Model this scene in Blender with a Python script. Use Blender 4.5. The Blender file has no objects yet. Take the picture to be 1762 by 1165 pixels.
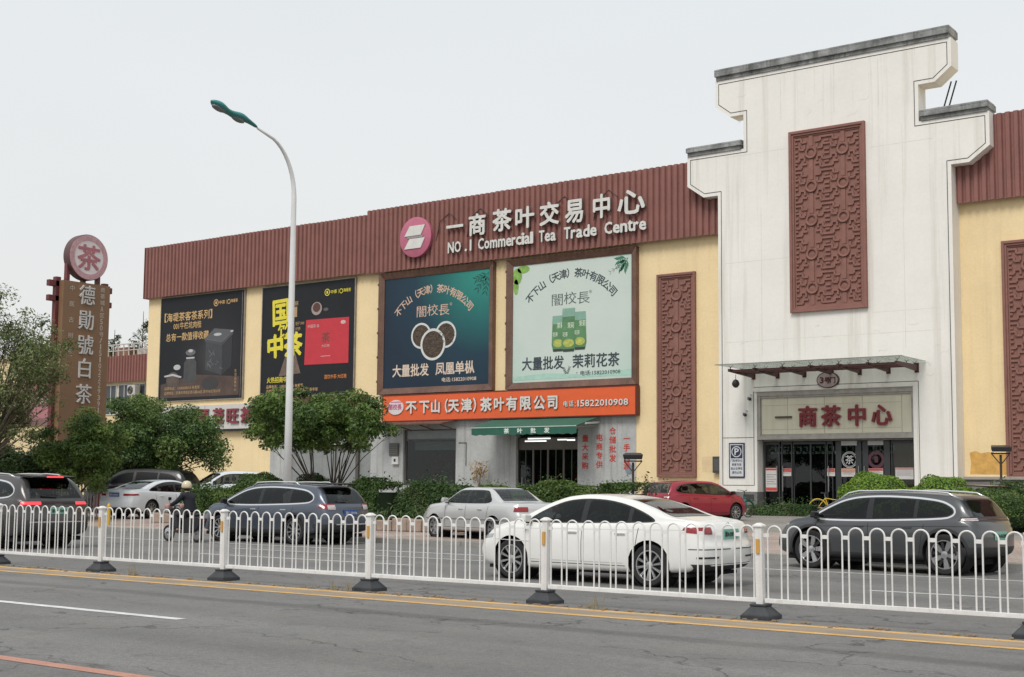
import bpy, bmesh, math, random
import numpy as np
from mathutils import Vector, Matrix
random.seed(7); rng = np.random.default_rng(7)
R = math.radians; PI = math.pi
scene = bpy.context.scene
col = scene.collection

# ---------------------------------------------------------------- camera
cam_d = bpy.data.cameras.new('camera'); cam = bpy.data.objects.new('camera', cam_d); col.objects.link(cam)
def _cam():
    yaw, pitch, roll = R(36.2766), R(5.2638), R(0.4846)
    cy, sy, cp, sp = math.cos(yaw), math.sin(yaw), math.cos(pitch), math.sin(pitch)
    fwd = Vector((-sy*cp, cy*cp, sp)); right = Vector((cy, sy, 0)); up = right.cross(fwd)
    cr, sr = math.cos(roll), math.sin(roll)
    r2 = cr*right + sr*up; u2 = -sr*right + cr*up
    m = Matrix((r2, u2, -fwd)).transposed().to_4x4(); m.translation = (0, 0, 1.536)
    cam.matrix_world = m
_cam()
cam_d.sensor_fit = 'HORIZONTAL'; cam_d.sensor_width = 36; cam_d.lens = 2309.47/1762*36
cam_d.shift_y = 38.84/1762; cam_d.clip_start = 0.1; cam_d.clip_end = 2000
scene.camera = cam

# ---------------------------------------------------------------- world, sun, exposure
SUN_EL, SUN_AZ = R(52), R(10)          # azimuth measured from -Y towards +X
world = bpy.data.worlds.new('World'); scene.world = world; world.use_nodes = True
wn, wl = world.node_tree.nodes, world.node_tree.links; wn.clear()
sky = wn.new('ShaderNodeTexSky'); sky.sky_type = 'NISHITA'; sky.sun_disc = False
sky.sun_elevation = SUN_EL; sky.sun_rotation = PI - SUN_AZ; sky.dust_density = 4; sky.air_density = 1.2
hs = wn.new('ShaderNodeHueSaturation'); hs.inputs['Saturation'].default_value = 0.25
wl.new(sky.outputs[0], hs.inputs['Color'])
tcw = wn.new('ShaderNodeTexCoord'); sx = wn.new('ShaderNodeSeparateXYZ'); wl.new(tcw.outputs['Generated'], sx.inputs[0])
rampw = wn.new('ShaderNodeValToRGB'); wl.new(sx.outputs['Z'], rampw.inputs[0])
cr_ = rampw.color_ramp; cr_.elements[0].position = 0.0; cr_.elements[0].color = (.622, .622, .608, 1)
cr_.elements[1].position = .42; cr_.elements[1].color = (.582, .615, .640, 1)
nzw = wn.new('ShaderNodeTexNoise'); nzw.inputs['Scale'].default_value = 1.6; nzw.inputs['Detail'].default_value = 3
mapw = wn.new('ShaderNodeMapping'); mapw.inputs['Scale'].default_value = (1, 1, 3.0)
wl.new(tcw.outputs['Generated'], mapw.inputs[0]); wl.new(mapw.outputs[0], nzw.inputs[0])
mrw = wn.new('ShaderNodeMapRange'); mrw.inputs[3].default_value = 9.2; mrw.inputs[4].default_value = 10.8
wl.new(nzw.outputs[0], mrw.inputs[0])
vm = wn.new('ShaderNodeVectorMath'); vm.operation = 'SCALE'; wl.new(rampw.outputs[0], vm.inputs[0]); wl.new(mrw.outputs[0], vm.inputs['Scale'])
mixw = wn.new('ShaderNodeMix'); mixw.data_type = 'RGBA'; mixw.inputs[0].default_value = .93
wl.new(hs.outputs[0], mixw.inputs[6]); wl.new(vm.outputs[0], mixw.inputs[7])
bg = wn.new('ShaderNodeBackground'); bg.inputs[1].default_value = 0.1; wl.new(mixw.outputs[2], bg.inputs[0])
wo = wn.new('ShaderNodeOutputWorld'); wl.new(bg.outputs[0], wo.inputs[0])
sun_d = bpy.data.lights.new('sun', 'SUN'); sun_d.energy = 1.5; sun_d.angle = R(22); sun_d.color = (1, .965, .91)
sun = bpy.data.objects.new('sun', sun_d); col.objects.link(sun); sun.location = (0, 0, 60)
sdir = Vector((math.sin(SUN_AZ)*math.cos(SUN_EL), -math.cos(SUN_AZ)*math.cos(SUN_EL), math.sin(SUN_EL)))
sun.rotation_euler = sdir.to_track_quat('Z', 'Y').to_euler()
vs = scene.view_settings; vs.view_transform = 'Standard'; vs.look = 'None'; vs.gamma = 1; vs.use_curve_mapping = False
vs.exposure = 0.46

# ---------------------------------------------------------------- materials
MATS = {}
def nmat(name):
    m = bpy.data.materials.new(name); m.use_nodes = True
    nt = m.node_tree; return m, nt, nt.nodes['Principled BSDF'], nt.nodes.new, nt.links.new
def mat(name, c, rough=.6, metal=0, var=.12, scale=3., spec=.5, bump=0, bscale=40., streak=0, sc=(.1, .09, .07), coat=0, stretch=(1, 1, 1), emit=None, estr=0, sscale=1.0, fine=0):
    """base colour broken up by noise, optional vertical dirt streaks, optional bump"""
    if name in MATS: return MATS[name]
    m, nt, b, N, L = nmat(name); MATS[name] = m
    b.inputs['Roughness'].default_value = rough; b.inputs['Metallic'].default_value = metal
    b.inputs['Specular IOR Level'].default_value = spec; b.inputs['Coat Weight'].default_value = coat
    b.inputs['Coat Roughness'].default_value = .04
    tc = N('ShaderNodeTexCoord'); mp = N('ShaderNodeMapping'); mp.inputs['Scale'].default_value = stretch
    L(tc.outputs['Object'], mp.inputs[0])
    nz = N('ShaderNodeTexNoise'); nz.inputs['Scale'].default_value = scale; nz.inputs['Detail'].default_value = 6; nz.inputs['Roughness'].default_value = .65
    L(mp.outputs[0], nz.inputs[0])
    mr = N('ShaderNodeMapRange'); mr.inputs[1].default_value = .25; mr.inputs[2].default_value = .75
    mr.inputs[3].default_value = 1-var; mr.inputs[4].default_value = 1+var; L(nz.outputs[0], mr.inputs[0])
    v = N('ShaderNodeVectorMath'); v.operation = 'SCALE'; v.inputs[0].default_value = c[:3]; L(mr.outputs[0], v.inputs['Scale'])
    out = v.outputs[0]
    if fine:
        nf = N('ShaderNodeTexNoise'); nf.inputs['Scale'].default_value = scale*18; nf.inputs['Detail'].default_value = 3; L(mp.outputs[0], nf.inputs[0])
        mf = N('ShaderNodeMapRange'); mf.inputs[1].default_value = .3; mf.inputs[2].default_value = .7; mf.inputs[3].default_value = 1-fine; mf.inputs[4].default_value = 1+fine; L(nf.outputs[0], mf.inputs[0])
        v2 = N('ShaderNodeVectorMath'); v2.operation = 'SCALE'; L(out, v2.inputs[0]); L(mf.outputs[0], v2.inputs['Scale']); out = v2.outputs[0]
    if streak:
        mp2 = N('ShaderNodeMapping'); mp2.inputs['Scale'].default_value = (2.2*sscale, 2.2*sscale, .07*sscale); L(tc.outputs['Object'], mp2.inputs[0])
        n2 = N('ShaderNodeTexNoise'); n2.inputs['Scale'].default_value = 1.5; n2.inputs['Detail'].default_value = 7; n2.inputs['Roughness'].default_value = .7; L(mp2.outputs[0], n2.inputs[0])
        r2 = N('ShaderNodeMapRange'); r2.inputs[1].default_value = .52; r2.inputs[2].default_value = .78; r2.inputs[3].default_value = 0; r2.inputs[4].default_value = streak; L(n2.outputs[0], r2.inputs[0])
        mx = N('ShaderNodeMix'); mx.data_type = 'RGBA'; L(r2.outputs[0], mx.inputs[0]); L(out, mx.inputs[6]); mx.inputs[7].default_value = (*sc, 1); out = mx.outputs[2]
    L(out, b.inputs['Base Color'])
    if bump:
        n3 = N('ShaderNodeTexNoise'); n3.inputs['Scale'].default_value = bscale; n3.inputs['Detail'].default_value = 4; L(tc.outputs['Object'], n3.inputs[0])
        bp = N('ShaderNodeBump'); bp.inputs['Strength'].default_value = bump; bp.inputs['Distance'].default_value = .01; L(n3.outputs[0], bp.inputs['Height']); L(bp.outputs[0], b.inputs['Normal'])
    if emit:
        b.inputs['Emission Color'].default_value = (*emit, 1); b.inputs['Emission Strength'].default_value = estr
    return m
def leafmat(name, c0, c1, c2, trans=.3):
    m, nt, b, N, L = nmat(name); MATS[name] = m
    at = N('ShaderNodeAttribute'); at.attribute_name = 'rnd'
    rp = N('ShaderNodeValToRGB'); L(at.outputs['Fac'], rp.inputs[0])
    e = rp.color_ramp.elements; e[0].color = (*c0, 1); e[1].color = (*c2, 1); k = e.new(.5); k.color = (*c1, 1)
    L(rp.outputs[0], b.inputs['Base Color']); b.inputs['Roughness'].default_value = .5; b.inputs['Specular IOR Level'].default_value = .3
    tr = N('ShaderNodeBsdfTranslucent'); L(rp.outputs[0], tr.inputs[0])
    ms = N('ShaderNodeMixShader'); ms.inputs[0].default_value = trans; L(b.outputs[0], ms.inputs[1]); L(tr.outputs[0], ms.inputs[2])
    L(ms.outputs[0], nt.nodes['Material Output'].inputs[0]); return m

# ---------------------------------------------------------------- object helpers
def link(o, parent=None):
    col.objects.link(o)
    if parent is not None: o.parent = parent
    return o
def tag(o, label=None, cat=None, group=None, kind=None):
    if label: o['label'] = label
    if cat: o['category'] = cat
    if group: o['group'] = group
    if kind: o['kind'] = kind
    return o
def thing(name, label, cat, loc=(0, 0, 0), rz=0, group=None):
    o = bpy.data.objects.new(name, None); o.empty_display_size = .3; link(o)
    o.location = loc; o.rotation_euler = (0, 0, rz); return tag(o, label, cat, group)
def copy_tree(o, parent=None):
    c = o.copy(); col.objects.link(c)
    if parent is not None: c.parent = parent
    for ch in list(o.children): copy_tree(ch, c)
    return c
class MB:
    def __init__(s): s.v = []; s.f = []; s.mi = []; s.cur = 0
    def raw(s, vs, fs, M=None):
        n = len(s.v)
        for p in vs:
            s.v.append(tuple(M @ Vector(p)) if M is not None else tuple(p))
        for f in fs: s.f.append(tuple(n+i for i in f)); s.mi.append(s.cur)
        return s
    def box(s, x0, x1, y0, y1, z0, z1, M=None):
        x0, x1 = sorted((x0, x1)); y0, y1 = sorted((y0, y1)); z0, z1 = sorted((z0, z1))
        vs = [(x, y, z) for z in (z0, z1) for x, y in ((x0, y0), (x1, y0), (x1, y1), (x0, y1))]
        return s.raw(vs, [(3, 2, 1, 0), (4, 5, 6, 7), (0, 1, 5, 4), (1, 2, 6, 5), (2, 3, 7, 6), (3, 0, 4, 7)], M)
    def bar(s, a, b, w, h=None, up=(0, 0, 1)):
        a, b = Vector(a), Vector(b); d = b-a; L = d.length; h = h or w
        z = d/L; u = Vector(up)
        if abs(z.dot(u)) > .98: u = Vector((1, 0, 0))
        x = u.cross(z).normalized(); y = z.cross(x)
        M = Matrix((x, y, z)).transposed().to_4x4(); M.translation = a
        return s.box(-w/2, w/2, -h/2, h/2, 0, L, M)
    def tube(s, pts, rad, n=10, cap=True):
        pts = [Vector(p) for p in pts]; rad = [rad]*len(pts) if not hasattr(rad, '__len__') else rad
        t0 = (pts[1]-pts[0]).normalized(); u = Vector((0, 0, 1)) if abs(t0.z) < .9 else Vector((1, 0, 0))
        x = u.cross(t0).normalized(); base = len(s.v); vs = []
        for i, p in enumerate(pts):
            t = (pts[min(i+1, len(pts)-1)]-pts[max(i-1, 0)]).normalized()
            x = (x - t*x.dot(t)).normalized(); y = t.cross(x)
            for k in range(n):
                a = 2*PI*k/n; vs.append(p + (x*math.cos(a)+y*math.sin(a))*rad[i])
        fs = [(i*n+k, i*n+(k+1) % n, (i+1)*n+(k+1) % n, (i+1)*n+k) for i in range(len(pts)-1) for k in range(n)]
        if cap: fs += [tuple(range(n))[::-1], tuple((len(pts)-1)*n+k for k in range(n))]
        return s.raw(vs, fs)
    def lathe(s, prof, n=24, M=None, cap=True):   # prof [(r, h)] about local z
        vs = [(r*math.cos(2*PI*k/n), r*math.sin(2*PI*k/n), h) for r, h in prof for k in range(n)]
        fs = [(i*n+k, i*n+(k+1) % n, (i+1)*n+(k+1) % n, (i+1)*n+k) for i in range(len(prof)-1) for k in range(n)]
        if cap: fs += [tuple(range(n))[::-1], tuple((len(prof)-1)*n+k for k in range(n))]
        return s.raw(vs, fs, M)
    def prism(s, poly, y0, y1, M=None):          # poly in (x, z), counter-clockwise seen from -Y, extruded y0..y1
        n = len(poly); vs = [(x, y0, z) for x, z in poly]+[(x, y1, z) for x, z in poly]
        fs = [tuple(range(n)), tuple(range(2*n-1, n-1, -1))]+[(i, i+n, (i+1) % n+n, (i+1) % n) for i in range(n)]
        return s.raw(vs, fs, M)
    def build(s, name, m, parent=None, smooth=False, bevel=0, kind=None, seg=2, loc=None, label=None):
        me = bpy.data.meshes.new(name); me.from_pydata(s.v, [], s.f); me.update()
        ms = m if isinstance(m, (list, tuple)) else [m]
        for k in ms: me.materials.append(k)
        if len(ms) > 1: me.polygons.foreach_set('material_index', s.mi)
        if smooth: me.polygons.foreach_set('use_smooth', [True]*len(me.polygons))
        if smooth == 'auto': me.set_sharp_from_angle(angle=R(40))
        o = bpy.data.objects.new(name, me); link(o, parent)
        if loc: o.location = loc
        if bevel:
            b = o.modifiers.new('edge', 'BEVEL'); b.width = bevel; b.segments = seg; b.limit_method = 'ANGLE'; b.angle_limit = R(40)
        if kind: o['kind'] = kind
        if label: o['label'] = label
        return o
def inst(o, loc=None, parent=None, rz=None):
    c = o.copy(); col.objects.link(c)
    if parent is not None: c.parent = parent
    if loc is not None: c.location = loc
    if rz is not None: c.rotation_euler = (0, 0, rz)
    return c
# ---- lettering
_gl = {}
def glyph(s_, bold=0., ext=0.):
    k = (s_, bold, ext)
    if k not in _gl:
        c = bpy.data.curves.new('tmp', 'FONT'); c.body = s_; c.size = 1; c.extrude = ext; c.offset = bold; c.resolution_u = 2
        o = bpy.data.objects.new('tmp', c); col.objects.link(o)
        dg = bpy.context.evaluated_depsgraph_get(); me = bpy.data.meshes.new_from_object(o.evaluated_get(dg))
        v = [tuple(p.co) for p in me.vertices]; f = [tuple(p.vertices) for p in me.polygons]
        bpy.data.objects.remove(o); bpy.data.curves.remove(c); bpy.data.meshes.remove(me)
        _gl[k] = (v, f)
    return _gl[k]
def tmat(x, z, sx_, sz, rot=0., y=0.):
    """text plane -> local facade plane facing -Y"""
    return Matrix.Translation((x, y, z)) @ Matrix.Rotation(-rot, 4, 'Y') @ Matrix(((sx_, 0, 0, 0), (0, 0, -1, 0), (0, sz, 0, 0), (0, 0, 0, 1)))
def put_text(mb, s_, x, z, w, h, bold=0., ext=0., y=0., rot=0.):
    """fit string into the box with lower-left corner x,z and size w,h"""
    v, f = glyph(s_, 0., ext)
    if not v: return
    x0, x1 = min(p[0] for p in v), max(p[0] for p in v); y0, y1 = min(p[1] for p in v), max(p[1] for p in v)
    if len(s_) == 1 and ord(s_) > 0x2000: x0, x1, y0, y1 = 0, 1, -.12, .88
    if s_ in '1:': x += w*.3; w *= .4
    k = w/(x1-x0); kz = h/(y1-y0)
    b = bold*min(k, kz)*.62          # heavier weight: shifted copies, each a hair prouder than the last
    for i, (dx, dz) in enumerate(((0, 0), (b, .5*b), (-b, -.5*b), (.4*b, -b), (-.4*b, b)) if bold else ((0, 0),)):
        mb.raw([((p[0]-x0)*k+dx, (p[1]-y0)*kz+dz, p[2]) for p in v], f, tmat(x, z, 1, 1, rot, y-.0013*i))
def letter_row(parent, s_, x, z, w, h, m, pitch=None, bold=.02, ext=.05, y=0, name='letter', vertical=False, side=None):
    """one raised letter object per character"""
    out = []
    for i, ch in enumerate(s_):
        if ch == ' ': continue
        mb = MB(); put_text(mb, ch, 0, 0, w, h, bold, ext)
        o = mb.build(name, m, parent)
        p = (pitch or w)*i
        o.location = (x+(0 if vertical else p), y, z-(p if vertical else 0)); out.append(o)
    return out
# ================================================================ SETTING
YT, YW = 54.3, 55.2                       # planes of the tower face and of the long wall
def gz(y): return 0 if y < 26.5 else .13 + max(0, min(1, (y-26.65)/27.65))*.27
def asphalt(name, c, dark=1., bands=()):
    m, nt, b, N, L = nmat(name); b.inputs['Roughness'].default_value = .82; b.inputs['Specular IOR Level'].default_value = .35
    tc = N('ShaderNodeTexCoord'); P = tc.outputs['Object']
    def noise(scale, det=5, st=(1, 1, 1), ro=.6):
        mp = N('ShaderNodeMapping'); mp.inputs['Scale'].default_value = st; L(P, mp.inputs[0])
        n = N('ShaderNodeTexNoise'); n.inputs['Scale'].default_value = scale; n.inputs['Detail'].default_value = det; n.inputs['Roughness'].default_value = ro
        L(mp.outputs[0], n.inputs[0]); return n.outputs[0]
    def rng_(x, a, b_, c_, d):
        r = N('ShaderNodeMapRange'); r.inputs[1].default_value = a; r.inputs[2].default_value = b_; r.inputs[3].default_value = c_; r.inputs[4].default_value = d; L(x, r.inputs[0]); return r.outputs[0]
    def mul(a, b_):
        q = N('ShaderNodeMath'); q.operation = 'MULTIPLY'
        for i, x in enumerate((a, b_)):
            if isinstance(x, float): q.inputs[i].default_value = x
            else: L(x, q.inputs[i])
        return q.outputs[0]
    f = rng_(noise(.35, 5), .3, .7, .90, 1.10)
    f = mul(f, rng_(noise(.9, 6, (.06, 1, 1)), .3, .7, .91, 1.09))
    f = mul(f, rng_(noise(14, 4), .3, .7, .86, 1.14)); f = mul(f, rng_(noise(2.2, 7, ro=.75), .52, .72, 1., .72)); f = mul(f, rng_(noise(.55, 3, (.3, 1, 1)), .58, .62, 1., .90))
    f = mul(f, rng_(noise(75, 3, ro=.8), .32, .68, .58, 1.45)); f = mul(f, rng_(noise(34, 2), .3, .7, .86, 1.15))
    f = mul(f, rng_(noise(190, 2), .68, .74, 1., 1.9))
    sp = N('ShaderNodeSeparateXYZ'); L(P, sp.inputs[0])
    wob = N('ShaderNodeMath'); wob.operation = 'MULTIPLY_ADD'; L(noise(.25, 4, (1, .2, 1)), wob.inputs[0]); wob.inputs[1].default_value = .5; L(sp.outputs['Y'], wob.inputs[2])
    for (yc, hw, amt) in bands:                     # worn wheel tracks and tar seams along the lane
        s_ = N('ShaderNodeMath'); s_.operation = 'SUBTRACT'; L(wob.outputs[0], s_.inputs[0]); s_.inputs[1].default_value = yc+.25
        a_ = N('ShaderNodeMath'); a_.operation = 'ABSOLUTE'; L(s_.outputs[0], a_.inputs[0])
        r = N('ShaderNodeMapRange'); r.interpolation_type = 'SMOOTHSTEP'; r.inputs[1].default_value = hw*.3; r.inputs[2].default_value = hw*1.3; r.inputs[3].default_value = 1-amt; r.inputs[4].default_value = 1; L(a_.outputs[0], r.inputs[0])
        f = mul(f, r.outputs[0])
    # cracks
    mpv = N('ShaderNodeMapping'); mpv.inputs['Scale'].default_value = (.22, .5, 1); L(P, mpv.inputs[0])
    nd = N('ShaderNodeTexNoise'); nd.inputs['Scale'].default_value = 1.5; nd.inputs['Detail'].default_value = 6; L(P, nd.inputs[0])
    mxv = N('ShaderNodeVectorMath'); mxv.operation = 'MULTIPLY_ADD'; L(nd.outputs['Color'], mxv.inputs[0]); mxv.inputs[1].default_value = (.5, .5, .5); L(mpv.outputs[0], mxv.inputs[2])
    vo = N('ShaderNodeTexVoronoi'); vo.feature = 'DISTANCE_TO_EDGE'; vo.inputs['Scale'].default_value = 1.; L(mxv.outputs[0], vo.inputs[0])
    cr = rng_(vo.outputs['Distance'], .002, .009, .42, 1.)
    gate = rng_(noise(.5, 3), .42, .55, 1., 0.)
    g2 = N('ShaderNodeMath'); g2.operation = 'MAXIMUM'; L(cr, g2.inputs[0]); L(gate, g2.inputs[1])
    f = mul(f, g2.outputs[0])
    v = N('ShaderNodeVectorMath'); v.operation = 'SCALE'; v.inputs[0].default_value = c; L(f, v.inputs['Scale'])
    # pale dusty tint in broad patches
    mx = N('ShaderNodeMix'); mx.data_type = 'RGBA'; L(rng_(noise(.7, 5), .5, .8, 0, .25), mx.inputs[0]); L(v.outputs[0], mx.inputs[6]); mx.inputs[7].default_value = (c[0]*1.25, c[1]*1.18, c[2]*1.05, 1)
    L(mx.outputs[2], b.inputs['Base Color'])
    bp = N('ShaderNodeBump'); bp.inputs['Strength'].default_value = .5; bp.inputs['Distance'].default_value = .006; L(noise(110, 3), bp.inputs['Height']); L(bp.outputs[0], b.inputs['Normal'])
    return m
m_road = asphalt('asphalt', (.168, .163, .156), bands=((12.15, .22, .28), (8.9, .5, .10), (10.9, .45, .07), (5.6, .5, .1), (16.2, .4, .12), (18.6, .7, .15), (21.3, .7, .12), (3.2, .5, .08)))
m_plaza = asphalt('plaza_concrete', (.24, .225, .205))
def sheet(name, x0, x1, y0, y1, z0, z1, m, nx=1, ny=1):
    mb = MB(); vs = [(x0+(x1-x0)*i/nx, y0+(y1-y0)*j/ny, z0+(z1-z0)*j/ny) for j in range(ny+1) for i in range(nx+1)]
    mb.raw(vs, [(j*(nx+1)+i, j*(nx+1)+i+1, (j+1)*(nx+1)+i+1, (j+1)*(nx+1)+i) for j in range(ny) for i in range(nx)])
    return mb.build(name, m, kind='structure')
sheet('ground', -1500, 1500, -1500, 1500, -.06, -.06, mat('far_ground', (.16, .15, .13), .9))
sheet('road', -400, 300, -60, 26.5, 0, 0, m_road)
m_kerb = mat('kerb_concrete', (.26, .25, .23), .8, var=.2, scale=4, bump=.4, fine=.15)
kerb = MB().box(-130, 40, 26.53, 26.68, -.02, .10).build('kerb', m_kerb, kind='structure')
ks = MB().box(-.495, .495, -.075, .075, -.06, .13).build('kerb_stone', m_kerb, kerb, bevel=.018); ks.location = (-50.5, 26.585, 0)
for i in range(1, 52):
    k = inst(ks, (-50.5+i, 26.585+random.uniform(-.006, .006), random.uniform(-.006, .004)), kerb, random.uniform(-.005, .005))
def paver_mat():
    m, nt, b, N, L = nmat('pink_pavers'); b.inputs['Roughness'].default_value = .8
    tc = N('ShaderNodeTexCoord'); br = N('ShaderNodeTexBrick'); L(tc.outputs['Object'], br.inputs[0])
    br.inputs['Color1'].default_value = (.40, .27, .22, 1); br.inputs['Color2'].default_value = (.36, .31, .27, 1); br.inputs['Mortar'].default_value = (.16, .14, .12, 1)
    br.inputs['Scale'].default_value = 1; br.inputs['Brick Width'].default_value = .4; br.inputs['Row Height'].default_value = .2; br.inputs['Mortar Size'].default_value = .012
    nz = N('ShaderNodeTexNoise'); nz.inputs['Scale'].default_value = .8; nz.inputs['Detail'].default_value = 7; L(tc.outputs['Object'], nz.inputs[0])
    mr = N('ShaderNodeMapRange'); mr.inputs[1].default_value = .3; mr.inputs[2].default_value = .7; mr.inputs[3].default_value = .7; mr.inputs[4].default_value = 1.2; L(nz.outputs[0], mr.inputs[0])
    v = N('ShaderNodeVectorMath'); v.operation = 'SCALE'; L(br.outputs[0], v.inputs[0]); L(mr.outputs[0], v.inputs['Scale']); L(v.outputs[0], b.inputs['Base Color']); return m
sheet('pavement', -300, 100, 26.66, 36, .128, gz(36), paver_mat(), 1, 1)
sheet('forecourt', -300, 100, 36, 55.4, gz(36), .40, m_plaza)
sheet('forecourt', -300, 100, 55.4, 400, .40, .40, m_plaza)
m_white_line = mat('road_paint_white', (.62, .62, .60), .7, var=.3, scale=5, fine=.25)
m_yellow_line = mat('road_paint_yellow', (.60, .36, .12), .75, var=.22, scale=2.5, fine=.3)
m_red_line = mat('road_paint_red', (.42, .21, .155), .8, var=.15, scale=3, fine=.2)
def line(name, x0, x1, y, w, m, z=.004):
    return sheet(name, x0, x1, y-w/2, y+w/2, z, z, m)
line('lane_marking', -18, -12.0, 10.12, .15, m_white_line)
line('edge_marking', -60, 30, 6.95, .16, m_red_line)
line('centre_marking', -200, 60, 13.50, .14, m_yellow_line)
line('centre_marking', -200, 60, 14.13, .14, m_yellow_line)
def strip_mat():
    m, nt, b, N, L = nmat('dusty_median'); b.inputs['Roughness'].default_value = .9
    tc = N('ShaderNodeTexCoord'); mp = N('ShaderNodeMapping'); mp.inputs['Scale'].default_value = (.5, 3, 1); L(tc.outputs['Object'], mp.inputs[0])
    nz = N('ShaderNodeTexNoise'); nz.inputs['Scale'].default_value = 1.6; nz.inputs['Detail'].default_value = 9; nz.inputs['Roughness'].default_value = .75; L(mp.outputs[0], nz.inputs[0])
    rp = N('ShaderNodeValToRGB'); L(nz.outputs[0], rp.inputs[0]); e = rp.color_ramp.elements
    e[0].position = .33; e[0].color = (.17, .155, .135, 1); e[1].position = .62; e[1].color = (.36, .27, .18, 1)
    L(rp.outputs[0], b.inputs['Base Color']); return m
line('median_strip', -200, 60, 13.82, .48, strip_mat())
for x0, x1, y, w in ((-60, 30, 23.35, .11), (-21, -8.9, 17.3, .11), (-7.7, -1.7, 19.6, .11), (-22.7, -16.7, 19.6, .11), (-37.7, -31.7, 19.6, .11), (-24, -14.6, 21.7, .09)):
    line('lane_marking', x0, x1, y, w, m_white_line)
# litter and dead weeds caught against the median (small, real)
def grit():
    mb = MB()
    for i in range(260):
        x = random.uniform(-24, -2); y = 14.3+random.gauss(0, .07); s_ = random.uniform(.01, .035)
        M = Matrix.Translation((x, y, s_*.2)) @ Matrix.Rotation(random.random()*6, 4, 'Z')
        mb.box(-s_, s_, -s_*.6, s_*.6, 0, s_*.5, M)
    mb.build('gravel', mat('grit', (.28, .2, .13), .9), kind='stuff')
    mb = MB()
    for cx_ in (-13.35, -13.6, -18.2, -9.2):
        for i in range(14):
            a = random.random()*6.3; h = random.uniform(.06, .22); r = random.uniform(.02, .12); x = cx_+random.gauss(0, .08); y = 14.28+random.gauss(0, .04)
            mb.tube([(x, y, 0), (x+math.cos(a)*r*.4, y+math.sin(a)*r*.4, h*.6), (x+math.cos(a)*r, y+math.sin(a)*r, h)], [.004, .003, .001], 4)
    mb.build('weeds', mat('dry_weed', (.24, .19, .09), .9), kind='stuff')
grit()

# ================================================================ MAIN BUILDING
m_yel = mat('yellow_render', (.81, .64, .375), .85, var=.08, scale=.5, streak=.34, sc=(.52, .38, .2), bump=.25, bscale=30, sscale=.5, fine=.04)
m_corr = mat('corrugated_red', (.235, .099, .083), .6, var=.16, scale=1.2, streak=.4, sc=(.15, .07, .055), fine=.08)
m_grey = mat('grey_render', (.42, .425, .42), .85, var=.18, scale=.8, streak=.8, sc=(.17, .165, .155), bump=.3, bscale=25, sscale=1.2, fine=.08)
m_dark = mat('interior_dark', (.018, .019, .020), .7)
m_terra = mat('terracotta_relief', (.240, .110, .087), .72, var=.16, scale=2.2, streak=.35, sc=(.19, .115, .09), fine=.08)
m_glass = mat('dark_glass', (.022, .028, .030), .06, var=.3, scale=1.2, spec=.8)
m_frame = mat('brown_alu', (.10, .092, .085), .4, metal=.3, var=.15)
m_brz = mat('bronze_frame', (.155, .085, .062), .38, metal=.35, var=.35, scale=1.5, fine=.2, streak=.3, sc=(.3, .17, .12))
BLD = thing('market_building', 'long yellow rendered market hall with red-brown corrugated fascia behind the street trees', 'building', (0, YW, .4))
def bl(z): return z-.4                      # world z -> local z
wb = MB()
wb.box(-69.5, -58.0, 0, 30, -.6, bl(16.2)); wb.build('wall', m_yel, BLD)
# upper wall and piers left of the tower; openings for shop window and door are left in the grey ground floor
MB().box(-58.0, -28.2, 0, 30, bl(4.93), bl(16.2)).build('wall', m_yel, BLD)
MB().box(-33.12, -28.2, 0, .6, -.6, bl(4.93)).build('wall', m_yel, BLD)
MB().box(-17.7, 6, 0, 30, bl(2.0), bl(16.2)).build('wall', m_yel, BLD)
MB().box(-28.2, -17.7, .3, 30, bl(3.9), bl(16.0)).build('wall', m_yel, BLD)
m_stone = mat('grey_stone', (.17, .165, .16), .8, var=.25, scale=3, bump=.5, fine=.1)
pl = MB().box(-17.7, 6, -.12, .3, -.6, bl(1.9)).build('plinth', m_stone, BLD)
MB().box(-17.7, 6, -.22, .3, bl(1.9), bl(2.02)).build('ledge', mat('ledge_concrete', (.33, .30, .27), .8), pl, bevel=.01)
for r in range(3):
    for i in range(12):
        if i*1.2+(r % 2)*.6 > 15: continue
        x = -17.7+i*1.2+(r % 2)*.6
        MB().box(x+.012, x+1.188, -.15-random.uniform(0, .015), -.12, -.08+r*.5, -.08+r*.5+.485).build('stone', m_stone, pl, bevel=.01)
# grey ground floor pieces round the openings (window X -47.6..-44.1, door X -40.2..-36.4)
gfl = MB()
for x0, x1, z0, z1 in ((-58, -56.6, 0, 4.93), (-56.6, -50.1, 3.7, 4.93), (-50.1, -47.75, 0, 4.93), (-47.75, -44.1, 4.45, 4.93), (-47.75, -44.1, 0, 1.45), (-44.1, -40.2, 0, 4.93), (-40.2, -36.45, 4.3, 4.93), (-36.45, -33.12, 0, 4.93)):
    gfl.box(x0, x1, -.03, .35, bl(z0) if z0 else -.6, bl(z1))
gfl.build('ground_floor_wall', m_grey, BLD)
def recess(x0, x1, z0, z1, dep):
    mb = MB(); mb.box(x0, x1, dep, dep+.1, z0, z1); mb.box(x0-.1, x0, .35, dep, z0, z1); mb.box(x1, x1+.1, .35, dep, z0, z1)
    mb.box(x0, x1, .35, dep, z1, z1+.1); mb.box(x0, x1, .35, dep, z0-.1, z0); return mb
recess(-47.75, -44.1, bl(1.45), bl(4.45), 3).build('shop_interior', mat('interior_grey2', (.035, .04, .04), .8, var=.12, scale=.5), BLD)
recess(-40.2, -36.45, -.1, bl(4.3), 3).build('shop_interior', mat('interior_grey3', (.08, .09, .09), .8, var=.2, scale=.6), BLD)
recess(-56.6, -50.1, -.1, bl(3.7), 3).build('shop_interior', mat('interior_grey', (.12, .12, .12), .8), BLD)
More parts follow.
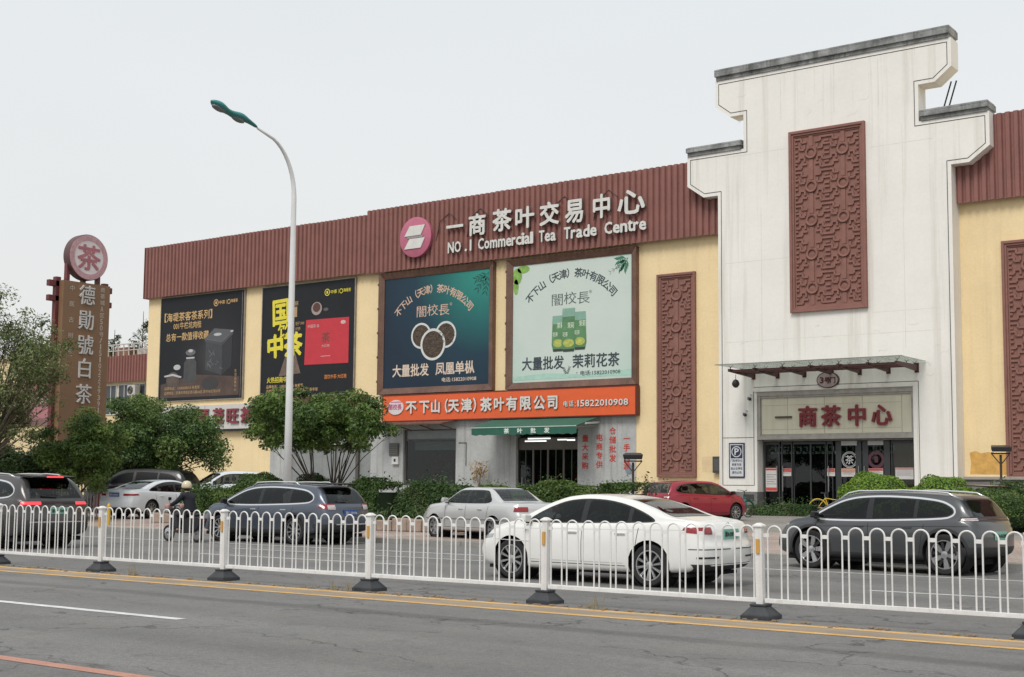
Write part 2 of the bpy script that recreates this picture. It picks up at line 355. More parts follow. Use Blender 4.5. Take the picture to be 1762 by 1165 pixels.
# shop window
win = MB()
for a in ((-47.75, -47.62, .1, .2, bl(1.45), bl(4.45)), (-44.2, -44.1, .1, .2, bl(1.45), bl(4.45)), (-47.62, -44.2, .1, .2, bl(1.45), bl(1.55)), (-47.62, -44.2, .1, .2, bl(3.86), bl(3.94)), (-47.62, -44.2, .1, .2, bl(4.38), bl(4.45))):
    win.box(*a)
win = win.build('window', m_frame, BLD)
def sheet_fresnel(N, L, ior):
    """reflectance of a thin pane, the same from both sides"""
    fr = N('ShaderNodeFresnel'); ge = N('ShaderNodeNewGeometry'); mi = N('ShaderNodeMix'); mi.data_type = 'FLOAT'
    L(ge.outputs['Backfacing'], mi.inputs[0]); mi.inputs[2].default_value = ior; mi.inputs[3].default_value = 1/ior; L(mi.outputs[0], fr.inputs[0]); return fr.outputs[0]
def tglass():
    m, nt, b, N, L = nmat('shop_glass'); tr = N('ShaderNodeBsdfTransparent'); gl = N('ShaderNodeBsdfGlossy'); gl.inputs['Roughness'].default_value = .02
    tr.inputs[0].default_value = (.55, .6, .6, 1); ms = N('ShaderNodeMixShader'); L(sheet_fresnel(N, L, 1.5), ms.inputs[0]); L(tr.outputs[0], ms.inputs[1]); L(gl.outputs[0], ms.inputs[2]); L(ms.outputs[0], nt.nodes['Material Output'].inputs[0]); return m
m_tglass = tglass()
MB().box(-47.62, -44.2, .14, .15, bl(1.55), bl(3.86)).build('pane', m_tglass, win)
MB().box(-47.62, -44.2, .14, .15, bl(3.94), bl(4.38)).build('pane', mat('frosted_panel', (.22, .25, .25), .4), win)
MB().box(-47.35, -44.25, .5, .52, bl(3.35), bl(3.82)).build('roller_blind', mat('blind', (.55, .60, .58), .8), win)
t = MB(); t.box(-45.2, -44.3, 1.2, 2.2, bl(2.05), bl(2.1)); t.box(-45.2, -45.12, 1.2, 2.2, bl(1.45), bl(2.05)); t.box(-44.4, -44.3, 1.2, 2.2, bl(1.45), bl(2.05))
t.build('tea_table', mat('old_wood', (.12, .06, .035), .6), None).location = (0, YW, .4)
tag(bpy.data.objects['tea_table'], 'dark wooden table behind the shop window glass', 'table')
# three shutters/doors behind the crown of the round tree
for i, (x0, x1) in enumerate(((-56.5, -54.9), (-54.8, -53.0), (-52.9, -51.4))):
    d = MB(); d.box(x0, x1, .2, .26, -.05, bl(3.62)); d = d.build('shutter', mat('grey_shutter', (.25, .26, .255), .6, var=.15, streak=.4), BLD)
    MB().box(x0-.06, x0, .12, .3, -.05, bl(3.65)).build('jamb', m_frame, d)
d = MB().box(-51.3, -50.15, .2, .26, -.05, bl(3.62)).build('shutter', mat('grey_shutter', 0), BLD)
MB().box(-51.3, -51.1, .05, .2, -.05, bl(3.62)).build('jamb', m_frame, d)
# tea shop double doors
dr = MB()
xs = [-40.2, -39.25, -38.35, -37.4, -36.45]
for x in xs: dr.box(x-.05, x+.05, .15, .25, -.05, bl(3.3))
dr.box(-40.2, -36.45, .14, .26, bl(3.3), bl(3.38)); dr.box(-40.2, -36.45, .12, .28, bl(3.38), bl(3.9))
dr = dr.build('shop_door', mat('door_alu', (.13, .115, .105), .4, metal=.4), BLD)
for a, b in zip(xs[:-1], xs[1:]):
    MB().box(a+.05, b-.05, .19, .2, -.05, bl(3.3)).build('pane', m_tglass, dr)
    MB().box((a+b)/2-.02, (a+b)/2+.02, .17, .22, -.05, bl(3.3)).build('mullion', mat('dull_steel', (.10, .10, .10), .4, metal=.5), dr)
for x in (-39.9, -38.1): MB().tube([(x, .1, bl(1.3)), (x, .1, bl(1.9))], .02, 8).build('handle', mat('steel', (.38, .38, .37), .35, metal=.8), dr)
# stock seen dimly through the glass
for i, (x, yy, lab) in enumerate(((-39.6, 1.9, 'left shelf of tea boxes behind the tea shop door glass'), (-37.6, 2.3, 'right shelf of tea boxes behind the tea shop door glass'), (-46.9, 2.2, 'shelf of tins deep behind the shop window'))):
    sh = thing('display_shelf', lab, 'shelf', (x, YW+yy, .4)); f = MB(); zb_ = 0 if i < 2 else 1.1
    for z in range(5): f.box(-.7, .7, 0, .35, zb_+z*.45, zb_+z*.45+.03)
    for x_ in (-.72, .70): f.box(x_, x_+.03, 0, .35, zb_, zb_+2.2)
    f.build('frame', mat('shelf_wood', (.30, .19, .10), .6), sh); rr = random.Random(i)
    for z in range(4):
        for k in range(6):
            if rr.random() < .85: x_ = -.66+k*.22; MB().box(x_, x_+.17, .05, .28, zb_+z*.45+.03, zb_+z*.45+.03+rr.uniform(.18, .34)).build('tea_box', mat('tin_%d' % rr.randrange(4), ((.55, .08, .05), (.10, .30, .12), (.6, .5, .25), (.5, .5, .48))[rr.randrange(4)], .4), sh)
# corrugated fascia: trapezoid profile sheets
def corrugated(x0, x1, z0, z1, y, pitch=.330, depth=.105, jitter=.008, seed=1):
    rr = random.Random(seed); mb = MB(); pr = []
    x = x0
    while x < x1-.01:
        for dx, dy in ((0, 0), (.26, 0), (.40, 1), (.86, 1)):
            if x+dx*pitch <= x1: pr.append((x+dx*pitch, y-dy*depth))
        x += pitch
    pr.append((x1, y)); n = len(pr); vs = []
    tops = {}
    for i, (px, py) in enumerate(pr):
        k = int((px-x0)/(pitch*3)); tops.setdefault(k, (rr.uniform(-jitter, jitter), rr.uniform(-jitter, jitter)))
        vs += [(px, py, z0+tops[k][0]), (px, py, z1+tops[k][1])]
    th = .012
    vs2 = [(a, b+th, c) for a, b, c in vs]
    fs = [(2*i, 2*i+2, 2*i+3, 2*i+1) for i in range(n-1)]
    fs2 = [tuple(q+2*n for q in f[::-1]) for f in fs]
    ed = [(2*i, 2*i+2*n, 2*i+2+2*n, 2*i+2) for i in range(n-1)]+[(2*i+1, 2*i+3, 2*i+3+2*n, 2*i+1+2*n) for i in range(n-1)]
    mb.raw(vs+vs2, fs+fs2+ed); return mb
FY = -.30
fa = corrugated(-69.6, -50.4, bl(13.2), bl(16.50), FY, seed=1); fa = fa.build('fascia', m_corr, BLD)
fb = corrugated(-50.4, -28.3, bl(13.14), bl(16.70), FY-.03, seed=2); fb = fb.build('fascia', m_corr, BLD)
fc = corrugated(-17.6, 5.5, bl(13.25), bl(16.78), FY, seed=3); fc = fc.build('fascia', m_corr, BLD)
MB().box(-69.62, -69.58, FY-.1, 1.2, bl(13.2), bl(16.52)).build('fascia_return', m_corr, BLD)
m_capd = mat('dark_flashing', (.03, .022, .02), .6)
MB().box(-69.6, -50.4, FY+.02, 0, bl(16.32), bl(16.40)).build('flashing', m_capd, BLD)
MB().box(-50.4, -28.3, FY+.02, 0, bl(16.52), bl(16.60)).build('flashing', m_capd, BLD)
MB().box(-69.5, -28.3, FY+.02, 0, bl(13.3), bl(13.36)).build('soffit', m_capd, BLD)

# lattice relief panels --------------------------------------------------
def lattice_panel(name, parent, xc, z0, z1, w, cols, rows, y, fr=.27):
    """moulded frame, recessed ground, raised fretwork, a ring at the centre of each cell"""
    h = z1-z0
    fm = MB()
    for k, (a, d0, d1) in enumerate(((0, 0, .16), (fr*.42, 0, .11), (fr*.75, 0, .05))):   # stepped moulding
        b = (fr*.42, fr*.75, fr)[k]
        fm.box(xc-w/2+a, xc-w/2+b, y-d1, y, z0+a, z1-a); fm.box(xc+w/2-b, xc+w/2-a, y-d1, y, z0+a, z1-a)
        fm.box(xc-w/2+b, xc+w/2-b, y-d1, y, z1-b, z1-a); fm.box(xc-w/2+b, xc+w/2-b, y-d1, y, z0+a, z0+b)
    P = fm.build(name, m_terra, parent, bevel=.012)
    MB().box(xc-w/2+fr, xc+w/2-fr, y-.012, y+.02, z0+fr, z1-fr).build('ground_panel', m_terra, P)
    iw, ih = w-2*fr, h-2*fr; cw, ch = iw/cols, ih/rows
    lat = MB(); hgt = .075; bw = .085
    def B(cx, cz, ax, az, bx, bz, wd=bw, hh=hgt):
        ax, bx = sorted((ax, bx)); az, bz = sorted((az, bz))
        x0, x1 = cx+ax*cw-(wd/2 if ax == bx else -0.0), cx+bx*cw+(wd/2 if ax == bx else 0)
        zz0, zz1 = cz+az*ch-(wd/2 if az == bz else 0), cz+bz*ch+(wd/2 if az == bz else 0)
        x0 = max(x0, xc-iw/2); x1 = min(x1, xc+iw/2); zz0 = max(zz0, z0+fr); zz1 = min(zz1, z1-fr)
        if x1-x0 > .01 and zz1-zz0 > .01: lat.box(x0, x1, y-hh, y-.012, zz0, zz1)
    hj = 0
    for c in range(cols):
        for r in range(rows):
            cx = xc-iw/2+(c+.5)*cw; cz = z0+fr+(r+.5)*ch
            B(cx, cz, 0, .20, 0, .5, .18, .060); B(cx, cz, 0, -.5, 0, -.20, .18, .060)
            for sx_ in (-1, 1):
                for sz in (-1, 1):
                    q = lambda ax, az, bx, bz, hh: B(cx, cz, sx_*ax, sz*az, sx_*bx, sz*bz, bw, hh)
                    q(.20, .13, .20, .25, .084); q(.20, .115, .36, .115, .079)
                    q(.36, .115, .36, .22, .085); q(.36, .22, .50, .22, .077)
                    q(.13, .33, .30, .33, .080); q(.30, .33, .30, .44, .086)
                    q(.30, .44, .50, .44, .078); q(.43, .31, .50, .31, .083)
                    q(.42, .06, .50, .06, .081)
    lat.build('lattice', m_terra, P, kind='stuff')
    for c in range(cols):
        for r in range(rows):
            cx = xc-iw/2+(c+.5)*cw; cz = z0+fr+(r+.5)*ch
            g = MB(); M = Matrix.Translation((cx, y, cz)) @ Matrix.Rotation(PI/2, 4, 'X')
            ro = .145*cw+.06
            g.lathe([(ro-.09, .0), (ro-.09, .10), (ro-.02, .115), (ro, .10), (ro, .0)], 20, M, cap=False)
            g.lathe([(0.001, .05), (ro-.09, .03)], 20, M, cap=False)
            g.build('ring', m_terra, P, smooth='auto')
    return P
lattice_panel('lattice_panel', BLD, -30.89, bl(1.95), bl(11.55), 2.06, 1, 6, 0)
lattice_panel('lattice_panel', BLD, -14.83, bl(1.95), bl(11.54), 2.06, 1, 6, 0)
# stains of bare undercoat low on the right wall
st = MB(); pts = [(-17.35, bl(2.12)), (-15.75, bl(2.10)), (-15.68, bl(2.45)), (-15.80, bl(2.62)), (-15.74, bl(2.85)), (-16.0, bl(2.98)), (-16.3, bl(2.93)), (-16.6, bl(3.02)), (-16.9, bl(2.96)), (-17.1, bl(3.06)), (-17.36, bl(3.0)), (-17.30, bl(2.6))]
st.prism(pts, -.004, 0).build('bare_patch', mat('ochre_patch', (.62, .36, .10), .85, var=.3, scale=3, fine=.15), BLD)
MB().box(-29.6, -28.95, -.005, 0, bl(2.2), bl(2.9)).build('painted_patch', mat('pale_patch', (.72, .55, .33), .85), BLD)

# ================================================================ TOWER
m_wht = mat('white_render', (.80, .775, .725), .85, var=.06, scale=.35, streak=.8, sc=(.52, .46, .40), bump=.15, bscale=20, sscale=.55, fine=.02)
m_cope = mat('weathered_coping', (.25, .255, .25), .85, var=.75, scale=1.3, streak=1.0, sc=(.04, .04, .04), sscale=1.2, bump=.5, fine=.15)
m_line = mat('black_joint', (.045, .043, .045), .7)
TW = thing('entrance_tower', 'tall white stepped gate tower with dark coping and terracotta lattice panel', 'tower', (-22.9, YT, .4))
TX = -22.9
def tl(x): return x-TX
half = [(5.34, 0), (5.34, 14.80-.4), (6.08, 14.80-.4), (6.92, 15.40-.4), (6.92, 16.80-.4), (4.03, 16.80-.4), (4.03, 18.38-.4), (4.72, 18.38-.4), (5.44, 18.95-.4), (5.44, 20.15-.4)]
# outline as boxes/prisms so that the door recess stays open: door X -26.37..-19.31, z .38..5.72
xl, xr, zt = tl(-26.38), tl(-19.32), 5.72-.4
body = MB(); D = .9
body.box(-5.34, xl, 0, D, -.6, zt); body.box(xr, 5.34, 0, D, -.6, zt)
body.box(-5.34, 5.34, 0, D, zt, 14.40)
def hexprism(x_in, x0, x1, zb, zc, ztop):  # shoulder with chamfered lower outer corner
    s_ = 1 if x1 > 0 else -1
    poly = [(x_in, zb), (x0, zb), (x1, zc), (x1, ztop), (x_in, ztop)]
    if s_ < 0: poly = poly[::-1]
    body.prism(poly, 0, D)
body.prism([(-6.08, 14.40), (6.08, 14.40), (6.92, 15.0), (6.92, 16.40), (-6.92, 16.40), (-6.92, 15.0)], 0, D)
body.box(-4.03, 4.03, 0, D, 16.40, 17.98)
body.prism([(-4.72, 17.98), (4.72, 17.98), (5.44, 18.55), (5.44, 19.75), (-5.44, 19.75), (-5.44, 18.55)], 0, D)
bo = body.build('wall', m_wht, TW)
def weld(o):
    bm = bmesh.new(); bm.from_mesh(o.data); bmesh.ops.remove_doubles(bm, verts=bm.verts, dist=1e-4); bm.to_mesh(o.data); bm.free()
# copings
for x0, x1, z0, z1 in ((-5.42, 5.40, 19.80, 20.26), (-6.92, -4.10, 16.44, 16.80), (4.10, 6.90, 16.44, 16.84)):
    c = MB(); c.box(x0+.04, x1-.04, -.06, D+.06, z0-.05, z0+.12); c.box(x0, x1, -.16, D+.16, z0+.12, z1-.1)
    c.prism([(x0, z1-.1), (x1, z1-.1), (x1, z1-.02), (x0, z1-.02)], -.16, D+.16)
    c.box(x0+.02, x1-.02, -.05, D+.05, z1-.02, z1+.03)
    c.build('coping', m_cope, TW, bevel=.015)
# black inset outline
ln = MB(); off = .17
outl = [(5.34, 1.2), (5.34, 14.40), (6.08, 14.40), (6.92, 15.0), (6.92, 16.40), (4.03, 16.40), (4.03, 17.98), (4.72, 17.98), (5.44, 18.55), (5.44, 19.75), (-5.44, 19.75), (-5.44, 18.55), (-4.72, 17.98), (-4.03, 17.98), (-4.03, 16.40), (-6.92, 16.40), (-6.92, 15.0), (-6.08, 14.40), (-5.34, 14.40), (-5.34, 1.2)]
def inset(poly, d):
    out = []; n = len(poly)
    for i in range(n):
        p0, p1, p2 = Vector(poly[i-1]), Vector(poly[i]), Vector(poly[(i+1) % n])
        if i == 0: e1 = (p2-p1).normalized(); n1 = Vector((-e1.y, e1.x)); out.append(p1+n1*d); continue
        if i == n-1: e1 = (p1-p0).normalized(); n1 = Vector((-e1.y, e1.x)); out.append(p1+n1*d); continue
        e1 = (p1-p0).normalized(); e2 = (p2-p1).normalized(); n1 = Vector((-e1.y, e1.x)); n2 = Vector((-e2.y, e2.x))
        k = 1+n1.dot(n2); out.append(p1+(n1+n2)*(d/k))
    return out
ip = inset(outl, off)
for a, b in zip(ip[:-1], ip[1:]): ln.bar((a.x, -.004, a.y), (b.x, -.004, b.y), .028, .012, up=(0, 1, 0))
for a, b in (((-26.53, 5.75), (-26.53, 1.62)), ((-19.10, 5.93), (-19.10, .6)), ((-28.05, 3.71), (-26.53, 3.71)), ((-28.05, 1.6), (-26.53, 1.6)), ((-26.53, 5.93), (-19.10, 5.93))):
    ln.bar((tl(a[0]), -.004, a[1]-.4), (tl(b[0]), -.004, b[1]-.4), .022, .012, up=(0, 1, 0))
ln.build('joint_line', m_line, TW)
pj = MB(); m_pj = mat('render_joint', (.64, .60, .54), .9, var=.2, scale=4)
for x_, a_, b_ in ((-26.1, 6.9, 13.6), (-25.1, 17.4, 19.3), (-22.6, 17.4, 19.5), (-19.6, 6.9, 16.4), (-20.6, 17.4, 19.4)): pj.box(tl(x_), tl(x_)+.014, -.003, .0, a_, b_)
for z_, a_, b_ in ((16.1, -27.8, -24.8), (15.6, -21.0, -18.3), (11.2, -27.9, -24.8), (8.5, -21.0, -18.1), (7.6, -27.9, -18.1)): pj.box(tl(a_), tl(b_), -.003, .0, z_, z_+.012)
for k_ in range(22):     # hairline cracks
    x_ = random.uniform(-27.6, -18.2); z_ = random.choice((random.uniform(5.6, 8.2), random.uniform(16.8, 19.3), random.uniform(1.0, 5)))
    if -26.6 < x_ < -19.0 and z_ < 5.8: continue
    for j_ in range(6):
        x2, z2 = x_+random.gauss(.06, .05), z_+random.gauss(0, .05); pj.bar((tl(x_), -.002, z_), (tl(x2), -.002, z2), .010, .004, up=(0, 1, 0)); x_, z_ = x2, z2
pj.build('render_crack', m_pj, TW)
MB().box(-5.42, xl+.02, -.07, D, -.6, .92).build('plinth', m_stone, TW, bevel=.01)
MB().box(xr-.02, 5.42, -.07, D, -.6, .92).build('plinth', m_stone, TW, bevel=.01)
lattice_panel('lattice_panel', TW, tl(-22.93), 9.12-.4, 17.18-.4, 3.5, 2, 5, 0, fr=.29)
# door surround
ds = MB(); ds.box(xl-.12, xr+.16, -.06, 0, zt, zt+.17); ds.box(xr, xr+.16, -.06, 0, -.4, zt); ds.build('door_surround', m_wht, TW, bevel=.01)
# sign board over the doors: cream panels in a frame, with its own raised letters
m_cream = mat('cream_panel', (.60, .56, .44), .55, var=.06, scale=1, streak=.3, sc=(.35, .3, .22))
m_sil = mat('tarnished_steel', (.34, .32, .29), .45, metal=.4, var=.25, scale=3)
sb = MB(); z0, z1 = 3.80-.4, 5.52-.4
sb.box(xl, xr, .12, .2, z0, z1)
for a in ((xl, xr, .0, .3, z1, zt), (xl, xr, -.02, .25, z0-.2, z0-.05), (xl, xl+.16, .02, .25, z0-.05, z1), (xr-.10, xr, .02, .25, z0-.05, z1), (xl+.16, xr-.1, .04, .2, z1-.09, z1), (xl+.16, xr-.1, .04, .2, z0-.05, z0+.03)): sb.box(*a)
sb = sb.build('sign_board', m_sil, TW, bevel=.006)
px = [xl+.17, tl(-24.95), tl(-23.25), tl(-21.55), tl(-19.85), xr-.11]
for a, b in zip(px[:-1], px[1:]):
    MB().box(a+.008, b-.008, .09, .12, z0+.04, z1-.1).build('panel', m_cream, sb)
    for zz in (z0+.24, z1-.42):
        if b-a > .6: MB().box(a+.03, b-.03, .084, .09, zz, zz+.012).build('seam', m_sil, sb)
m_lred = mat('letter_red', (.17, .012, .016), .4, var=.15); m_led = mat('letter_edge', (.55, .38, .36), .4)
for i, (ch, x) in enumerate((('一', -25.52), ('商', -24.44), ('茶', -23.38), ('中', -22.22), ('心', -21.14))):
    mb = MB()
    if ch == '一': mb.box(0, .78, -.02, .04, .42, .50); L_ = mb.build('letter', mat('bare_letter', (.07, .06, .03), .6), TW)
    else:
        put_text(mb, ch, 0, 0, .90, .93, .045, .06); L_ = mb.build('letter', m_lred, TW)
        e = MB(); put_text(e, ch, -.02, -.02, .94, .97, .065, .02, y=.04); e.build('letter_edge', m_led, L_)
    L_.location = (tl(x), .03, 4.12-.4)
# entrance behind: glass screen, leaves, inner room
rm = MB(); zt2 = 3.62-.4
rm.box(xl, xr, 3.6, 3.7, -.1, zt2); rm.box(xl-.1, xl, D, 3.6, -.1, zt2); rm.box(xr, xr+.1, D, 3.6, -.1, zt2); rm.box(xl, xr, .3, 3.6, zt2, zt2+.1); rm.box(xl, xr, -.3, 3.6, -.12, 0)
rm.build('lobby', mat('lobby_dark', (.05, .05, .052), .6), TW)
MB().box(xr-1.15, xr-.05, .8, .9, 0, zt2).build('timber_screen', mat('timber', (.50, .27, .10), .5, var=.25, stretch=(6, 6, .5)), TW)
# white fret band inside over the doors
fr_ = MB(); x = xl+.3
m_fret = mat('white_fret', (.75, .75, .75), .5)
while x < xr-1.2:
    fr_.box(x, x+.10, .75, .8, 2.58, 2.70); fr_.box(x+.2, x+.26, .75, .8, 2.70, 2.92); fr_.box(x+.1, x+.22, .75, .8, 2.60, 2.66); fr_.box(x+.05, x+.2, .75, .8, 2.86, 2.9); x += .3
fr_.build('fret_band', m_fret, TW)
m_dg = mat('charcoal_alu', (.055, .058, .060), .4, metal=.3, var=.1)
def leaf(x0, x1, w=.07, handle=0, name='door_leaf'):
    f = MB()
    for a in ((x0, x0+w), (x1-w, x1)): f.box(a[0], a[1], .52, .60, 0, 3.12)
    f.box(x0+w, x1-w, .52, .60, 3.0, 3.12); f.box(x0+w, x1-w, .52, .60, 0, .1); f = f.build(name, m_dg, TW, bevel=.004)
    MB().box(x0+w, x1-w, .555, .565, .1, 3.0).build('pane', m_tglass, f)
    if handle:
        hx = x0+.1 if handle < 0 else x1-.1
        MB().tube([(hx, .44, .95), (hx, .44, 2.05)], .02, 8).build('handle', mat('steel', 0), f)
    return f
X = tl
leaf(X(-26.30), X(-25.55), .06, 1); leaf(X(-25.48), X(-24.95), .06, -1); leaf(X(-24.9), X(-24.1), .035); leaf(X(-24.1), X(-23.4), .035)
leaf(X(-23.35), X(-23.08), .04, -1)
f1 = leaf(X(-22.95), X(-21.80), .26, 1); f2 = leaf(X(-21.75), X(-20.55), .26, -1); leaf(X(-20.5), X(-19.38), .05)
MB().box(X(-26.3), X(-19.38), .45, .6, 3.14, 3.30).build('transom', m_sil, TW)
for a, b in ((-22.68, -21.98), (-21.50, -20.82)): MB().box(X(a), X(b), .49, .52, 2.93, 3.12).build('door_closer', mat('pale_grey', (.5, .5, .49), .5), TW)
# round emblem decal on the glass
em = MB(); M = Matrix.Translation((X(-22.33), .535, 2.32)) @ Matrix.Rotation(PI/2, 4, 'X')
em.lathe([(.36, 0), (.36, .006), (.33, .006), (.33, 0)], 10, M, cap=False); em.lathe([(.30, 0), (.30, .006), (.28, .006), (.28, 0)], 10, M, cap=False)
put_text(em, '茶', X(-22.33)-.2, 2.12, .4, .4, .012, 0, y=.53); em.build('emblem', mat('decal_white', (.55, .55, .55), .5), TW)
em = MB(); M = Matrix.Translation((X(-21.15), .535, 2.32)) @ Matrix.Rotation(PI/2, 4, 'X')
em.lathe([(.38, 0), (.38, .006), (.24, .006), (.24, 0)], 10, M, cap=False); em.box(X(-21.15)-.08, X(-21.15)+.08, .53, .535, 2.2, 2.45); em.build('emblem', mat('decal_plum', (.10, .03, .05), .5), TW)
m_pap = mat('poster_paper', (.62, .60, .58), .6); m_pr = mat('poster_red', (.55, .07, .05), .6); m_pk = mat('poster_pink', (.50, .26, .25), .6)
def notice(x0, x1, z0, z1, two, label, y=.50, txt=None):
    o = MB().box(x0, x1, y, y+.004, z0, z1).build('notice', m_pap, None); o.location = (TX, YT, .4)
    tag(o, label, 'notice', None)
    h = z1-z0
    for a, b, m in two: MB().box(x0+.01, x1-.01, y-.003, y, z0+a*h, z0+b*h).build('print', m, o)
    k = MB()
    for i in range(5): k.box(x0+.05, x1-.05-.1*(i % 2), y-.004, y-.003, z0+h*(.3+.1*i), z0+h*(.33+.1*i))
    k.build('print', mat('grey_print', (.33, .28, .28), .6), o)
notice(X(-26.22), X(-25.66), .95, 1.62+.35, ((.02, .16, m_pr), (.9, .98, m_pr)), 'tall white notice with red foot on the leftmost glass door')
notice(X(-25.42), X(-25.0), 1.62, 1.95, ((.5, .98, m_pr),), 'small pink and white sticker just right of the leftmost door handle')
notice(X(-23.34), X(-22.98), 1.62, 1.95, ((.5, .98, m_pr),), 'narrow pink and white sticker between the plain panes and the emblem door')
notice(X(-22.69), X(-22.07), 1.60, 1.95, ((.55, .98, mat('poster_orange', (.62, .30, .18), .6)),), 'cream and orange strip notice under the round tea emblem')
notice(X(-21.49), X(-20.85), 1.60, 1.95, ((.7, .98, m_pr),), 'cream strip notice on the door with the plum emblem')
notice(X(-20.32), X(-19.55), 1.5, 1.98, ((.82, .98, m_pk),), 'white notice on the rightmost pane before the timber screen')
# oval door number plaque
ov = thing('door_plaque', 'oval pink grey plaque reading 3号门 above the entrance sign board', 'plaque', (-23.0, YT, 6.12))
def oval(rx, rz, y0, y1, n=32): return [(rx*math.cos(2*PI*k/n), rz*math.sin(2*PI*k/n)) for k in range(n)], y0, y1
MB().prism(*oval(.50, .355, -.12, 0)).build('rim', mat('plaque_rim', (.06, .03, .03), .5), ov)
MB().prism(*oval(.46, .315, -.135, -.12)).build('face', mat('plaque_face', (.42, .33, .32), .6), ov)
mb = MB(); put_text(mb, '3', -.33, -.13, .16, .25, .03, .01, y=-.145); put_text(mb, '号', -.14, -.155, .28, .28, .03, .01, y=-.145); put_text(mb, '门', .10, -.155, .28, .28, .03, .01, y=-.145)
mb.build('lettering', mat('plaque_ink', (.07, .012, .014), .5), ov)
# parking sign
ps = thing('parking_sign', 'tall white parking sign with navy P square beside the entrance', 'sign', (-27.36, YT, 1.93))
m_navy = mat('sign_navy', (.022, .03, .07), .5); m_sw = mat('sign_white', (.62, .63, .66), .5)
MB().box(-.385, .385, -.05, 0, 0, 1.55).build('frame', m_navy, ps, bevel=.01)
MB().box(-.33, .33, -.056, -.05, .06, 1.49).build('face', m_sw, ps)
MB().box(-.29, .29, -.060, -.056, .86, 1.45).build('blue_square', m_navy, ps)
mb = MB(); M = Matrix.Translation((0, -.060, 1.155)) @ Matrix.Rotation(PI/2, 4, 'X'); mb.lathe([(.245, 0), (.245, .005), (.205, .005), (.205, 0)], 28, M, cap=False)
put_text(mb, 'P', -.09, 1.02, .2, .28, .03, .003, y=-.062); mb.build('symbol', m_sw, ps)
mb = MB()
for i, s_ in enumerate(('门前停车位', '顾客专用', '禁止长停车', '请勿占用')):
    w = .115*len(s_); put_text(mb, s_, -w/2, .70-i*.175, w, .12, .02, 0, y=-.058)
mb.build('lettering', mat('sign_ink', (.10, .10, .12), .6), ps)
# glass canopy
cn = thing('glass_canopy', 'glass canopy on dark red steel brackets above the entrance', 'canopy', (-22.9, YT, 6.40))
m_rs = mat('canopy_red_steel', (.085, .030, .028), .5, var=.3, scale=5)
ax = [-3.62, -2.46, -1.2, 0.05, 1.30, 2.55, 3.75]
for x in ax:
    b = MB(); b.prism([(0, 0), (1, 0), (1, .2), (0, .2)], 0, .01) if False else None
    b.raw([(x-.045, -2.4, .06), (x+.045, -2.4, .06), (x+.045, 0, -.06), (x-.045, 0, -.06), (x-.045, -2.4, .18), (x+.045, -2.4, .18), (x+.045, 0, .20), (x-.045, 0, .20)], [(3, 2, 1, 0), (4, 5, 6, 7), (0, 1, 5, 4), (1, 2, 6, 5), (2, 3, 7, 6), (3, 0, 4, 7)])
    b.box(x-.09, x+.09, -.03, 0, -.12, .28); b.build('bracket', m_rs, cn)
    for yy in (-2.25, -1.2, -.3):
        s_ = MB(); s_.tube([(x, yy, .16), (x, yy, .27)], .018, 6)
        for a in (-.09, .09): s_.tube([(x, yy, .24), (x+a, yy+.05, .325)], .012, 5)
        s_.build('spider_clamp', mat('steel_dark', (.06, .055, .055), .4, metal=.5), cn)
for yy in (-2.2, -1.5, -.75): MB().box(ax[0], ax[-1], yy-.04, yy+.04, .06, .15).build('purlin', m_rs, cn)
gx = [-4.1, -2.95, -1.8, -.6, .65, 1.9, 3.15, 4.15]
def cglass():
    m, nt, b, N, L = nmat('canopy_glass'); tr = N('ShaderNodeBsdfTransparent'); tr.inputs[0].default_value = (.80, .84, .82, 1); gl = N('ShaderNodeBsdfPrincipled'); gl.inputs['Base Color'].default_value = (.45, .45, .42, 1); gl.inputs['Roughness'].default_value = .25
    ms = N('ShaderNodeMixShader'); ms.inputs[0].default_value = .28; L(tr.outputs[0], ms.inputs[1]); L(gl.outputs[0], ms.inputs[2]); L(ms.outputs[0], nt.nodes['Material Output'].inputs[0]); return m
m_cg = cglass()
for a, b in zip(gx[:-1], gx[1:]): MB().box(a+.01, b-.01, -2.75, -.02, .335, .35).build('pane', m_cg, cn)
MB().box(gx[0], gx[-1], -2.775, -2.755, .325, .36).build('edge_trim', mat('canopy_edge', (.20, .20, .18), .5), cn)
# things on the tower face
lb = thing('pendant_lamp', 'dark bulbous lamp hanging under the left end of the glass canopy', 'lamp', (-26.95, YT-.9, 6.45))
mb = MB(); mb.tube([(0, 0, 0), (0, 0, -.22)], .012, 6); mb.build('cord', m_dark, lb)
mb = MB(); mb.lathe([(.03, -.20), (.12, -.26), (.17, -.38), (.16, -.46), (.09, -.55), (.02, -.58)], 16); mb.build('shade', mat('lamp_dark', (.035, .035, .032), .5), lb, smooth=True)
def cctv(x, z, label, y=YT):
    t = thing('security_camera', label, 'camera', (x, y, z))
    MB().tube([(0, 0, .15), (0, -.16, .15), (0, -.2, .02)], .025, 8).build('bracket', mat('pale_grey', 0), t)
    MB().bar((-.10, -.12, .0), (.10, -.36, -.07), .12).build('housing', mat('camera_black', (.03, .03, .03), .4), t, bevel=.015)
cctv(-26.62, 5.45, 'small black security camera at the top corner of the doorway'); cctv(-26.85, 4.75, 'black security camera with cable left of the sign board')
MB()
eb = thing('meter_box', 'dark grey meter box on the yellow wall at the tower corner', 'box', (-28.75, YW, 2.15))
MB().box(-.2, .2, -.22, 0, 0, .75).build('cabinet', mat('meter_grey', (.06, .06, .055), .5), eb, bevel=.012); MB().box(-.14, .14, -.235, -.22, .1, .62).build('door', mat('meter_door', (.09, .09, .085), .5), eb, bevel=.005)
